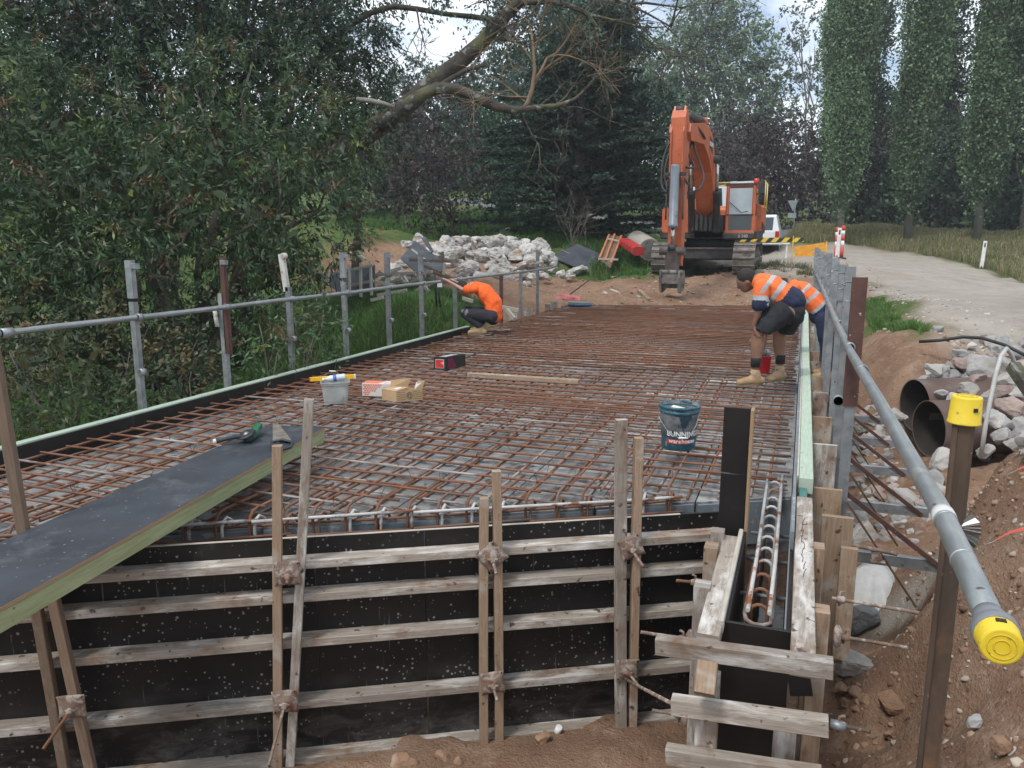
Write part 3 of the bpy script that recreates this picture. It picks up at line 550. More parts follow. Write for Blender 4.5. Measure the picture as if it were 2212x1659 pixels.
# rusty pole with yellow cap
PD = 2.25; pt = D(2083,905,PD); pb = pt+(D(2020,1659,PD)-pt)*1.0; pb = V3(pt.x+.01, pt.y+.03, hz1(pt.x, pt.y)-.05)
pole = thing('rusty_pole', pb, 'rusty steel pole topped with a yellow plastic safety cap, right foreground', 'pole')
MB().tube([pb, (pb+pt)/2+V3(.004,0,0), pt], .031, 10, smooth=False, uo=2).build('pole_shaft', MT['rust_post'], pole)
MB().tube([pb+V3(-.026,-.020,.02), pt+V3(-.022,-.018,-.02)], .010, 6, smooth=False, uo=2).build('rib', MT['rust_post'], pole)
cap(None, pt+V3(0,0,-.012), (.02,0,1), .044, .082, pole)
MB().box(pt+V3(.020,-.040,.035), .012, .003, .012, rz=radians(18)).build('cap_slot', MT['black'], pole)
# crumpled grey tape at the pole
tp = MB(); c = D(2062,1140,PD-.02); rnd = random.Random(4)
for k in range(9):
    a = -.9+k*.2; tp.quad([c, c+V3(.075*cos(a),.01*rnd.uniform(-1,1)+.01,.075*sin(a)-.012), c+V3(.07*cos(a+.22),.02*rnd.uniform(-1,1),.07*sin(a+.22)-.012)], .0008)
tag(tp.build('duct_tape', MT['galv_bar']), 'crumpled silver duct tape tied round the rusty pole and rail', 'tape')
# --- left posts and rail
PL = -5.5; lt = [(5.25,1.31,'galv'),(6.37,1.31,'brown'),(7.47,1.32,'white'),(8.62,1.32,'galv'),(9.75,1.30,'galv'),(10.78,1.32,'galv'),(12.02,.84,'galv'),(14.18,.82,'brownlow'),(15.3,.83,'galvlow'),(16.4,1.24,'galvthin')]
MT['white_old'] = M('flaking_white_paint', (.42,.41,.37), (.58,.57,.53), 8, rough=.8, bump=.4, patch=((.16,.10,.07), 9, .58, .66))
for i, (y, top, kd) in enumerate(lt):
    lab = {'galv': '%s galvanised guard post from the near end of the left edge', 'brown': '%s guard post on the left edge, brown steel upper half', 'white': '%s guard post on the left edge, flaking white top leaning left', 'brownlow': '%s left guard post, short red brown one beside the crouching worker', 'galvlow': '%s left guard post, short and thin past the brown one', 'galvthin': '%s left guard post, the farthest with a pale tall top'}[kd] % ordn[i].capitalize()
    p = thing('guard_post', (PL, y, -.5), lab, 'guard post', 'guard posts along the left edge')
    def ch(x0, x1, z0, z1, w, mat, nm):
        t = .005; d = .045; mb = MB(); mb.beam((x0,y-d/2,z0),(x1,y-d/2,z1), w, t, (0,1,0), ch=.001)
        mb.beam((x0+w/2-t/2,y+.003,z0),(x1+w/2-t/2,y+.003,z1), t, d-.003, (0,1,0), ch=.001); mb.beam((x0-w/2+t/2,y+.003,z0),(x1-w/2+t/2,y+.003,z1), t, d-.003, (0,1,0), ch=.001)
        return mb.build(nm, MT[mat], p)
    mt_ = 'brown_steel' if kd == 'brownlow' else 'galv'
    ch(PL, PL, -.55, .95 if top > 1 else top, .058, mt_, 'inner_post')
    if kd == 'brown': ch(PL+.045, PL+.045, .34, top, .055, 'brown_steel', 'sleeve')
    elif kd == 'white': ch(PL-.02, PL-.07, .90, top, .062, 'white_old', 'sleeve')
    elif top > 1: ch(PL, PL, 1.0 if i else .98, top, .072, 'galv', 'sleeve')
    if top > 1:
        if kd == 'white': ring((PL-.02,y-.02,top-.02), .034, (.25,1,0), .05).build('coupler_ring', MT['white_old'], p)
        else: MB().box((PL+.065,y-.01,top-.05), .06, .05, .045).build('top_lug', MT['galv'], p)
    if kd in ('galv', 'white'):
        zr2 = .36 if kd == 'galv' else .30
        if i in (0, 2, 3, 4, 5): ring((PL+.055,y-.02,[.33,0,.36,.33,.35,.33][i]), .034, (.2,1,0), .05).build('coupler_ring', MT['galv'], p)
lp = [V3(PL-.0,1.2,.815)]+[V3(PL+.012*sin(y), y, .815+.004*sin(y*2)) for y in np.arange(3, 17.7, 1.4)]+[V3(PL,17.6,.85)]
lr = thing('guard_rail', lp[0], 'long thin grey rail pipe clamped to the posts on the left edge', 'guard rail')
for k in range(len(lp)): lp[k] = lp[k]+V3(.055,0,0)
MB().tube(lp, .0245, 16, uo=4).build('rail_pipe', MT['galv_bar'], lr)
for i, (y, top, kd) in enumerate(lt): ring((PL+.055,y,.817), .032, (0,1,0), .05).build('coupler', MT['galv'], lr)
ring((PL+.055,4.02,.817), .036, (0,1,0), .09).build('coupler', MT['galv'], lr)
MB().tube([(PL-.05,6.31,.80),(PL-.01,6.29,.62)], .022, 10).build('hanging_sleeve', MT['white_old'], lr)
# --- skewed front formwork
ff = []
seams = [-2.7, .72, 1.30, 3.15]
names = ['left', 'middle', 'right']
for i in range(3):
    o = MB().beam(FP(seams[i]+.002,-.009,-.70+.001*i), FP(seams[i+1]-.002,-.009,-.70+.001*i), .018, 1.31, ch=.001)
    o = o.build('formwork_sheet', MT['ply']); tag(o, ['wide black ply panel making the left half of the front form', 'narrow black ply panel between the second and third upright pairs of the front form', 'black film faced ply panel at the right end of the front form'][i], 'formwork panel', 'black ply panels of the front form')
MB_top = MB().beam(FP(-2.7,-.009,-.0435), FP(2.75,-.009,-.0435), .019, .003, ch=.0005).build('form_edge', MT['dirty_wood_pale']); tag(MB_top, 'thin pale top edge strip of the black front form', 'strip')
wz = [-.155, -.345, -.60, -.95, -1.28]
wl = ['top','second','third','fourth','lowest']
for i, z in enumerate(wz):
    s0 = [-.35,-2.7,-2.7,-2.7,-2.7][i]; s1 = [3.05,2.98,2.96,2.96,2.75][i]
    s0 = -2.7; board('waler', FP(s0,.048,z), FP(s1,.048,z), .092, .046, 'wood_grey' if i not in (1,) else 'wood_grey', '%s long grey horizontal timber nailed across the black front form' % wl[i].capitalize(), 'timber', 'horizontal timbers across the front form', seg=12, bow=random.uniform(-.006,.006), bow2=random.uniform(-.004,.004))
# upright pairs
offU = .119
def upright(s0, z0, s1, z1, lab, mat='wood_tan', off=offU, w=.046):
    return board('upright_timber', FP(s0,off,z0), FP(s1,off,z1), w, .048, mat, lab, 'timber', 'upright timbers on the front form', upv=NR, seg=6, bow2=random.uniform(-.004,.004))
upright(-.54,-1.4,-.645,1.03, 'tall grey upright at the far left rising above the ply topped beam', 'wood_dark', .125)
upright(-.41,-1.4,-.53,-.02, 'short weathered upright next to the tall far left one', 'wood_dark', .125)
upright(.485,-1.4,.580,.49, 'orange brown upright in front of the ply beam end, shorter of its pair', 'wood_tan')
upright(.545,-1.36,.745,.72, 'cement smeared leaning upright, taller of the pair under the plank end', 'wood_grey')
upright(1.60,-1.38,1.61,.16, 'short tan upright, left of the third pair', 'wood_tan')
upright(1.685,-1.38,1.675,.305, 'taller tan upright, right of the third pair', 'wood_tan')
upright(2.395,-1.36,2.345,.555, 'wide cement stained upright, taller of the pair near the bucket', 'wood_grey', offU, .060)
upright(2.462,-1.36,2.445,.45, 'tan upright, shorter of the pair near the bucket', 'wood_tan')
# anchor plates with tie rods
def anchor(s, z, rot, L, drop, lab, swing=0., yaw=0.):
    c = FP(s, offU+.030, z); t = thing('anchor_plate', c, lab, 'anchor plate', 'anchor plates clamping the upright pairs')
    mb = MB(); N = 9; a = .062; base = len(mb.v); ex, ez = DR, V3(0,0,1)
    for j in range(N):
        for i in range(N):
            p, q = (i/(N-1)*2-1), (j/(N-1)*2-1); rr = max(abs(p), abs(q)); dish = .022*math.exp(-(p*p+q*q)*2.2)+.006*(p*p*q*q)*2+random.uniform(-.0008,.0008)
            X = p*a*(1+.05*q*q)*cos(rot)-q*a*(1+.05*p*p)*sin(rot); Z = p*a*(1+.05*q*q)*sin(rot)+q*a*(1+.05*p*p)*cos(rot)
            mb.v.append(c+ex*X+ez*Z+NR*dish)
    for j in range(N-1):
        for i in range(N-1):
            A = base+j*N+i; mb.face([A,A+1,A+N+1,A+N], [(i*.02,j*.02),(i*.02+.02,j*.02),(i*.02+.02,j*.02+.02),(i*.02,j*.02+.02)], True)
    k = len(mb.v)-base; 
    mb.v += [v-NR*.005 for v in mb.v[base:base+N*N]]
    for j in range(N-1):
        for i in range(N-1): A = base+k+j*N+i; mb.face([A,A+N,A+N+1,A+1], [(0,0)]*4, True)
    for e in ([i for i in range(N)], [i*N+N-1 for i in range(N)], [N*N-1-i for i in range(N)], [(N-1-i)*N for i in range(N)]):
        for q in range(N-1): A, B = base+e[q], base+e[q+1]; mb.face([A,A+k,B+k,B], [(0,0)]*4)
    mb.build('plate', MT['rust_plate'], t)
    for (p, q) in ((-.85,-.85),(.85,.85)): X = p*a*cos(rot)-q*a*sin(rot); Z = p*a*sin(rot)+q*a*cos(rot); MB().lathe(c+ex*X+ez*Z+NR*.008, [(.005,0),(.005,.002)], 8, NR).build('hole', MT['black'], t)
    d = (NR*.9+V3(0,0,-drop)+DR*swing).normalized(); p0 = c+NR*.012+V3(0,0,-.008)
    nb = MB().lathe(p0, [(.017,0),(.019,.008),(.014,.018),(.012,.03)], 12, d).build('nut', MT['rust_plate'], t)
    MB().tube([p0+NR*.01-DR*.028, p0+NR*.015+DR*.028], .007, 8).build('wing', MT['rust_plate'], nb)
    # threaded bar
    pts = []; rad = []; m = int(L/.006)
    for i in range(m): pts.append(p0+d*(L*i/(m-1))); rad.append(.0074 if i%2 else .0090)
    MB().tube(pts, rad, 8, uo=1).build('threaded_rod', MT['rebar' if rot == 0 else 'rust_plate'], t)
anchor(.600,-.170,0,.05,.55,'square rusty plate high on the pair under the plank end',0.0)
anchor(.550,-.88,0.02,.30,.75,'square rusty plate with a long drooping rod, low under the plank end',-.25)
anchor(1.645,-.155,.72,.09,.7,'diamond turned rusty plate, top of the third upright pair',.15)
anchor(1.645,-.885,.08,.09,.6,'square plate with a short stub rod, foot of the third upright pair',.15)
anchor(2.41,-.155,.35,.12,.6,'bent corner tilted plate high on the pair nearest the bucket',.35)
anchor(2.41,-.885,-.05,.10,.5,'reddish buckled plate low on the pair nearest the bucket',.45)
anchor(-.475,-.80,0.0,.20,.7,'rusty plate with a rod pointing down left, at the far left upright pair',-.55)
# --- ply topped green beam lying across the near corner
P1 = D(640,921,5.0); 
pa = [G(578,918,.15), G(700.7,923.5,.15), G(0,1312,.15), G(-2,1172,.15)]
dirb = ((pa[3]+pa[2])/2-(pa[0]+pa[1])/2).normalized(); 
e0 = pa[0]; e1 = pa[1]; e2 = pa[2]+(pa[2]-pa[1]).normalized()*.9; e3 = pa[3]+(pa[3]-pa[0]).normalized()*.9
bmr = thing('plank_beam', (e0+e2)/2-V3(0,0,.13), 'long dark ply topped beam with green timber side, laid across the near left corner', 'formwork beam')
MB().quad([e0,e3,e2,e1], .017).build('ply_top', MT['ply_char'], bmr)
sdv = (e1-e0).normalized(); al = (e2-e1).normalized()
nrm = al.cross(V3(0,0,1)).normalized()
if nrm.dot(sdv) < 0: nrm = -nrm
MB().beam(e1-nrm*.025+V3(0,0,-.060)+al*.002, e2-nrm*.025+V3(0,0,-.060), .045, .084, seg=10, jit=.006).build('side_rail', MT['wood_green'], bmr)
MB().beam(e0+nrm*.03+V3(0,0,-.060)+al*.002, e3+nrm*.03+V3(0,0,-.060), .045, .084, seg=4).build('side_rail', MT['wood_green'], bmr)
MB().beam(e1-nrm*.06+V3(0,0,-.056)+al*.03, e0+nrm*.06+V3(0,0,-.056)+al*.03, .04, .07).build('end_block', MT['wood_green'], bmr)
MB().quad([e1+nrm*.0015+V3(0,0,-.001),e2+nrm*.0015+V3(0,0,-.001),e2+nrm*.0015+V3(0,0,-.0165),e1+nrm*.0015+V3(0,0,-.0165)], .003).build('ply_edge', MT['ply_edge'], bmr)
# ============================================================ WING WALL FORM (right, near)
WX0, WX1, WY0, WY1 = -.20, .025, 3.12, 5.0; zt = -.05
wg = thing('wing_form', (-.09, 3.1, -1.2), 'narrow black trench form for the wing wall with a rebar cage inside', 'formwork')
MB().beam((WX0-.009,3.1,-.60),(WX0-.009,4.25,-.60), .018, 1.10, ch=.001).build('form_face', MT['ply_clean'], wg)
MB().beam((WX1+.009-.006,3.1,-.62),(WX1+.009-.006,4.9,-.62), .018, 1.12, ch=.001).build('form_face', MT['ply_clean'], wg)
MB().beam((WX0-.02,3.09,-.61),(WX1+.02,3.09,-.61), .018, 1.12, ch=.001).build('end_panel', MT['ply_clean'], wg)
MB().quad([(WX0,3.12,-.75),(WX1,3.12,-.75),(WX1,4.8,-.75),(WX0,4.8,-.75)]).build('form_base', MT['concrete'], wg)
MB().beam((WX1-.004,3.1,-.056),(WX1-.004,4.9,-.056), .008, .012).build('fillet', MT['pvc'], wg)
cg = thing('rebar_cage', (-.09,3.3,-.7), 'narrow cage of cement splashed bars inside the wing wall form', 'rebar cage')
for x in (-.135, -.045):
    for z, mt_ in ((-.09,'rebar_white'),(-.17,'rebar'),(-.30,'rebar')):
        MB().tube([(x,3.30,z),(x+.004,3.9,z+.006),(x-.004,5.4,z)], .010, 8, uo=random.random()*5).build('long_bar', MT[mt_], cg)
for i, y in enumerate(np.arange(3.36, 5.3, .17)):
    a = [(-.125,y,-.65),(-.125,y,-.13)]+[(-.09-.035*cos(t),y,-.12+.035*sin(t)) for t in np.linspace(.2, pi-.2, 6)]+[(-.055,y,-.13),(-.055,y,-.65)]
    MB().tube(a, .0085, 8, uo=i).build('u_bar', MT['rebar_white' if i > 2 else 'rebar'], cg)
MB().tube([(-.145,3.9,-.13),(-.15,3.36,-.135),(-.14,3.31,-.14),(-.11,3.29,-.145),(-.07,3.29,-.145),(-.04,3.31,-.14),(-.035,3.36,-.135),(-.035,3.9,-.13)], .0095, 8).build('end_loop', MT['rebar_dusty'], cg)
for y in (3.35, 3.75, 4.2, 4.6): MB().tube([(WX0+.004,y,-.22),(WX1-.004,y,-.22)], .011, 8).build('spacer_tube', MT['pvc'], cg)
# black ply upright block, plywood sheet end
pb_ = thing('ply_upright', (-.27,4.15,-.3), 'tall black ply faced board standing at the corner beside the bucket', 'formwork board')
MB().beam((-.283,4.17,-.42),(-.283,4.17,.62), .135, .017, (0,1,0)).build('ply_face', MT['ply_clean'], pb_)
MB().beam((-.205,4.19,-.42),(-.205,4.19,.615), .017, .09, (0,1,0)).build('ply_edge', MT['ply_edge'], pb_)
# top side timbers of wing form
board('side_timber', (XR+.068,2.84,-.052), (XR+.068,4.72,-.052), .088, .094, 'wood_grey', 'thick grey timber with a row of bent nails, right of the wing form', 'timber', None, seg=6)
nl = thing('nails', (XR+.068,3.9,0), 'row of bent nails standing in the grey timber right of the wing form', 'nails')
for k in range(9):
    y = 3.55+k*.085; x = XR+.060+random.uniform(-.006,.008); MB().tube([(x,y,-.006),(x+.002,y,.018),(x+random.uniform(-.012,.012),y-.008,.036)], .0018, 5).build('nail', MT['rust_post'], nl)
board('side_timber', (WX0-.063,2.92,-.07), (WX0-.063,4.02,-.07), .088, .07, 'wood_grey', 'grey timber along the left side of the wing form', 'timber', None, seg=4)
board('side_timber', (WX0-.024,3.02,-.045), (WX0-.024,4.1,-.045), .022, .05, 'dirty_wood_pale', 'thin pale batten beside the left mouth of the wing form', 'timber', None)
yk = 2.80
for i, (a, b2, lab) in enumerate([((1418,1385),(1800,1437),'topmost of the three timbers nailed across the wing form end'),((1452,1515),(1790,1562),'middle of the three timbers nailed across the wing form end'),((1440,1622),(1775,1672),'lowest timber across the wing form end, cut by the frame')]):
    pA = PY(a[0], a[1], yk); pB = PY(b2[0], b2[1], yk); zc = (pA.z+pB.z)/2
    board('cross_timber', V3(pA.x,yk,pA.z-.012), V3(pB.x,yk,pB.z-.012), .055, .068, 'wood_grey', lab, 'timber', 'timbers nailed across the wing form end', seg=3)
# vertical studs at the wing form end and sides
for (x, z0, z1, y, w_, lab, mt_) in [(-.245,-1.35,-.16,2.862,.085,'upright stud behind the cross timbers, left of the black end panel','wood_grey'),(.045,-1.35,-.36,2.95,.085,'upright stud right of the black end panel','wood_grey')]:
    board('stud', (x,y,z0), (x,y,z1), w_, .045, mt_, lab, 'timber', None, upv=(0,1,0), seg=4)
board('timber_offcut', (-.245,2.78,-.075), (-.245,2.70,-.16), .075, .05, 'wood_tan', 'short tan offcut end sticking out between the top and middle cross timbers', 'timber', None)
for (x, y, z1, lab, mt_, w_) in [(-.335,3.35,-.02,'grey stud with a pale sawn top left of the wing form, nearest','wood_grey',.07),(-.345,3.78,-.005,'second stud left of the wing form','wood_tan',.065),(-.335,3.98,.0,'third stud left of the wing form, just behind the second','wood_grey',.065)]:
    board('stud', (x,y,-1.35), (x,y,z1), w_, .09, mt_, lab, 'timber', 'studs beside the wing form', upv=(0,1,0), seg=5)
for (x, y, z1, lab, mt_, w_) in [(.155,3.30,-.03,'brown stud right of the wing form, nearest','wood_tan',.075),(.150,4.0,-.02,'brown stud right of the wing form, behind the nearest','wood_tan',.07)]:
    board('stud', (x,y,-1.35), (x,y,z1), w_, .09, mt_, lab, 'timber', 'studs beside the wing form', upv=(0,1,0), seg=5)
# tie rods poking out of the wing form, with round plates
def rod(name, p0, p1, lab, mat='rust_plate', plate=True):
    p0 = Vector(p0); p1 = Vector(p1); t = thing(name, p0, lab, 'tie rod', 'tie rods through the wing form'); L = (p1-p0).length; m = max(8, int(L/.007))
    MB().tube([p0+(p1-p0)*(i/(m-1)) for i in range(m)], [.0072 if i%2 else .0088 for i in range(m)], 7).build('threaded_rod', MT[mat], t); d = (p1-p0).normalized()
    if plate: MB().lathe(p0, [(.05,0),(.048,.006),(.03,.018),(.018,.022)], 20, d).build('plate', MT['rust_plate'], t)
    nb = MB().lathe(p0+d*.022, [(.018,0),(.018,.02),(.012,.035)], 10, d).build('nut', MT['rust_plate'], t)
    MB().tube([p0+d*.03+V3(0,0,-.03), p0+d*.034+V3(0,0,.035), p0+d*.05+V3(0,0,.04)], .006, 6).build('wing', MT['rust_plate'], nb)
rod('tie_rod', (-.385,3.40,-.33), (-.60,3.32,-.29), 'rusty threaded rod poking left from the wing form, above the top cross timber')
rod('tie_rod', (-.38,3.75,-.20), (-.50,3.70,-.185), 'short rust red clamp rod left of the studs, highest on that side', 'rebar', False)
rod('tie_rod', (-.39,3.40,-.72), (-.54,3.36,-.70), 'rod with a small wing nut left of the studs, just below the top cross timber')
rod('tie_rod', PY(1798,1292,3.5), PY(1986,1324,3.4), 'rusty rod poking right below the outrigger arm, upper of two over the blue grey rock', plate=False)
rod('tie_rod', PY(1808,1374,3.5), PY(1960,1399,3.4), 'rusty rod poking right, lower of two over the pale grey rock')
rod('tie_rod', PY(1793,1562,2.85), PY(1880,1580,2.8), 'thin rod in a silver sleeve at the right end of the middle cross timber', 'rust_post', False)
tag(MB().lathe(PY(1793,1562,2.83), [(.017,0),(.018,.03),(.014,.055)], 14, (1,-.05,-.08)).build('rod_sleeve', MT['galv']), 'silver sleeve on the end of the middle cross timber', 'sleeve')
o = MB().beam(PY(1703,1474,2.9), PY(1752,1474,2.9), .03, .10).build('ply_offcut', MT['ply_clean']); tag(o, 'black ply block between the top and middle cross timbers, at their right', 'ply block')
tr = thing('tie_rod', (-.36,2.85,-.70), 'long thin rusty rod running from the upright pair to the middle cross timber', 'tie rod', 'tie rods through the wing form')
MB().tube([FP(2.38,.15,-.93), PY(1452,1520,2.8)], .0085, 8).build('threaded_rod', MT['rust_plate'], tr)
# ============================================================ VEGETATION
def unit(a): return a/np.maximum(np.linalg.norm(a, axis=1, keepdims=True), 1e-9)
def leafset(C, L, W, dirs, spread, rng, flat=0.):
    n = len(C); a = unit(dirs+spread*rng.normal(size=(n, 3))); q = rng.normal(size=(n, 3)); q[:, 2] += flat*3; s = unit(np.cross(a, q))
    Ls = (L*rng.uniform(.65, 1.3, n))[:, None]; Ws = (W*rng.uniform(.7, 1.3, n))[:, None]; bend = unit(np.cross(a, s))*Ws*.25
    V = np.stack([C-a*Ls/2, C+s*Ws/2+bend, C+a*Ls/2, C-s*Ws/2+bend], 1).reshape(-1, 3); return V, np.arange(4*n).reshape(n, 4)
def ellpts(n, c, r, rng, lo=.55): d = unit(rng.normal(size=(n, 3))); k = rng.uniform(lo**3, 1, n)**(1/3.); return np.array(c)+d*k[:, None]*np.array(r), d
def palette(n, cols, wts, rng): i = rng.choice(len(cols), n, p=np.array(wts)/sum(wts)); return np.array(cols)[i]
def foliage(lobes, ncl, nlf, rcl, L, W, cols, wts, rng, spread=.8, droop=0., lo=.55, flat=0., jitter=.18, big=0, up_=0., gain=2.1):
    CC, DD, KK = [], [], []
    for (c, r) in lobes:
        c = np.array(c); r = np.array(r if hasattr(r, '__len__') else (r, r, r), float); vol = (r.prod()**(1/3.))
        cc, dd = ellpts(int(ncl*vol*vol), c, r, rng, lo); k = palette(len(cc), cols, wts, rng)*rng.uniform(.75, 1.25, (len(cc), 1)); CC.append(cc); DD.append(dd); KK.append(k)
    CC, DD, KK = map(np.concatenate, (CC, DD, KK)); n = len(CC); nt_w = 5; TD = unit(DD[:, None, :].repeat(nt_w, 1).reshape(-1, 3)+rng.normal(size=(n*nt_w, 3))*.75+np.array([0, 0, -droop*.5+up_])); ti = rng.integers(0, nt_w, n*nlf)+np.repeat(np.arange(n), nlf)*nt_w; q = rng.uniform(-.25, 1, n*nlf)[:, None]
    P = np.repeat(CC, nlf, 0)+TD[ti]*q*rcl*2.1+rng.normal(size=(n*nlf, 3))*rcl*.28; P[:, 2] -= droop*rcl*.9*np.maximum(q[:, 0], 0)**2; Dr = TD[ti]*.9+rng.normal(size=(n*nlf, 3))*.25+np.array([0, 0, -droop+up_]); TK = rng.uniform(.8, 1.25, n*nt_w)[ti][:, None]; K = np.repeat(KK, nlf, 0)*rng.uniform(1-jitter, 1+jitter, (n*nlf, 1))*TK
    V, F = leafset(P, L*np.where(rng.random(len(P)) < .3, .6, 1.), W, Dr, spread*.7, rng, flat)
    if big:
        B = []
        for (c, r) in lobes: r = np.array(r if hasattr(r, '__len__') else (r, r, r), float); B.append(ellpts(int(big*r.prod()**(2/3.)), c, r*.7, rng, .1)[0])
        B = np.concatenate(B); V2, F2 = leafset(B, L*1.9, max(W*2.2, L*.7), rng.normal(size=B.shape), 1, rng); V = np.concatenate([V, V2]); F = np.concatenate([F, F2+len(P)*4]); K = np.concatenate([K, palette(len(B), cols, wts, rng)])
    return V, F, K*gain
def limb(mb, p0, p1, r0, r1, rng, wig=.08, n=7, sag=0.):
    p0 = Vector(p0); p1 = Vector(p1); L = (p1-p0).length; pts = []; 
    for i in range(n): t = i/(n-1); k = sin(pi*t)*L*wig; pts.append(p0.lerp(p1, t)+V3(rng.normal()*k*.5, rng.normal()*k*.5, rng.normal()*k*.3+sag*sin(pi*t)*L))
    mb.tube(pts, [r0+(r1-r0)*i/(n-1) for i in range(n)], 7); return pts
def gpos(u, v, d): p = D(u, v, d); return V3(p.x, p.y, hz1(p.x, p.y)-.05)
def mktree(name, base, lobes, label, cat, bark, leaf, group, rng, tr=.2, fork=.35, **kw):
    base = Vector(base); t = thing(name, base, label, cat, group); mb = MB(); top = V3(0, 0, 0)
    for c, r in lobes: top += Vector(c)/len(lobes)
    fk = base.lerp(top, fork); fk.x = base.x+(fk.x-base.x)*.6; fk.y = base.y+(fk.y-base.y)*.6; limb(mb, base, fk, tr, tr*.75, rng, .03)
    for c, r in lobes:
        pts = limb(mb, fk, c, tr*.5, tr*.12, rng, .07); rr = r if not hasattr(r, '__len__') else max(r)
        for q in range(3): a = rng.normal(size=3); limb(mb, pts[-3], Vector(c)+Vector(a/np.linalg.norm(a)*rr*.8), tr*.18, tr*.05, rng, .1, 5)
    mb.build('trunk', MT[bark], t); V, F, K = foliage(lobes, rng=rng, **kw); npmesh('crown', V, F, MT[leaf], t, K, base); return t
def LB(spec): return [(tuple(D(u, v, d)), r) for (u, v, d, r) in spec]
rng = np.random.default_rng(11)
WAT = [(.022,.046,.016), (.032,.058,.024), (.050,.074,.040), (.070,.046,.022), (.075,.10,.026)]
wl_ = LB([(120,340,10.8,1.25),(340,310,11.3,1.3),(560,250,12,1.2),(-90,260,10.5,1.5),(90,480,10,1.1),(290,470,10,1.15),(470,440,10.6,1.2),(640,470,11.2,1.0),(60,620,9.4,.95),(230,600,9.6,.85),(680,330,12,.95),(560,600,10.8,.75),(-80,500,9.6,1.2),(610,560,11.4,.5),(-60,700,9.2,.9)])
mktree('wattle_tree', gpos(410,700,11), wl_, 'big nearest tree on the left, long narrow olive leaves hanging down to the rail', 'tree', 'bark', 'leaf', None, rng, tr=.22, fork=.3, ncl=95, nlf=26, rcl=.13, L=.12, W=.026, cols=WAT, gain=1.55, wts=[5,5,3,1.5,1], droop=.5, spread=.7, lo=.75, big=60)
wl_ = LB([(230,90,15,2.2),(480,60,15.5,2.2),(700,120,16,1.5),(50,60,14.5,2.3),(640,-60,16,2),(350,200,15,1.8),(780,300,15,.8),(600,180,15,1.5),(-200,50,15,2.8),(250,-150,16,2.6)])
mktree('wattle_tree', gpos(350,640,15.5), wl_, 'tall grey green tree rising behind the nearest one on the upper left', 'tree', 'bark', 'leaf', None, rng, tr=.28, fork=.4, ncl=72, nlf=26, rcl=.2, L=.15, W=.035, cols=[(.020,.038,.022),(.032,.052,.034),(.042,.036,.024),(.026,.050,.018)], gain=1.5, wts=[4,4,2,2], droop=.5, spread=.8, lo=.7, big=45)
wl_ = LB([(10,250,22,1.9),(-60,150,22,2.2),(60,120,23,1.5),(-80,330,22,2)])
mktree('broadleaf_tree', gpos(-20,560,22), wl_, 'bright green tree at the far left border of the picture', 'tree', 'bark', 'leaf', None, rng, tr=.2, ncl=35, nlf=24, rcl=.25, L=.15, W=.09, cols=[(.035,.10,.018),(.05,.13,.03),(.03,.075,.02)], wts=[3,2,2], big=30)
# low bushes on the left bank below the rail
def bush(name, spec, lab, cols, wts, L=.09, W=.022, ncl=120, nlf=24, rcl=.09, leaf='leaf', group='bushes in the gully on the left', rng=rng, **kw):
    lob = [(tuple(D(u, v, d)), r) for u, v, d, r in spec]; c = np.mean([l[0] for l in lob], 0); base = V3(c[0], c[1], min(hz1(c[0], c[1]), c[2]-.4))
    return mktree(name, base, lob, lab, 'bush', 'twig', leaf, group, rng, tr=.035, fork=.2, ncl=ncl, nlf=nlf, rcl=rcl, L=L, W=W, cols=cols, wts=wts, **kw)
bush('leafy_bush', [(600,760,8.7,.42),(520,830,8.3,.38),(680,720,9.3,.40),(560,700,9.1,.35)], 'olive leaved bush behind the second and third left guard posts', WAT, [4,5,4,2,1], droop=.3)
bush('leafy_bush', [(690,720,10.0,.42),(640,680,10,.42),(600,640,10.3,.4)], 'narrow leaved bush between third and fourth left guard posts, near the timber pile', WAT, [4,4,3,3,1], droop=.3)
bush('dark_bush', [(60,850,6.8,.45),(150,800,7.6,.6),(280,760,8.4,.6),(400,800,8.2,.5),(20,760,7.6,.6)], 'dark tangled bush low on the left behind the first guard post', [(.022,.032,.016),(.035,.045,.02),(.055,.045,.02)], [4,3,2], L=.07, W=.03, big=60)
bush('dark_bush', [(330,880,7.4,.4),(210,900,6.9,.35),(440,720,9.6,.7),(250,700,9.8,.8)], 'dark scrub in shade between the first two left guard posts', [(.018,.030,.014),(.03,.045,.018)], [4,3], L=.07, W=.03, big=60)
# leaning old tree with the bent bough
def px(pts, d): return [D(u, v, d+(0 if len(q) == 0 else q[0])) for u, v, *q in pts]
lt_ = thing('leaning_tree', gpos(470,640,15.5), 'old leaning tree with mossy bent bough reaching over the site', 'tree')
mb = MB(); base = gpos(470,640,15.5)
tr_pts = [base]+px([(560,470),(650,385),(745,318),(800,283),(870,236),(930,180),(985,140),(1040,92),(1085,40),(1130,-5),(1190,-60),(1260,-120)], 15)
mb.tube(tr_pts, [.30,.26,.24,.22,.20,.175,.16,.15,.135,.12,.105,.09,.07], 12)
bough = px([(820,272),(862,240),(905,208),(945,190),(985,192),(1030,212),(1070,230),(1110,238),(1160,232),(1205,228),(1240,215),(1262,196)], 14.8)
mb.tube(bough, [.13,.12,.115,.11,.10,.095,.09,.07,.05,.04,.03,.02], 10)
arch = px([(700,95),(745,62),(800,28),(850,13),(905,20),(960,30),(1020,36),(1090,46)], 15.3); mb.tube(arch, [.05,.055,.055,.055,.05,.045,.05,.06], 8)
r2 = random.Random(5)
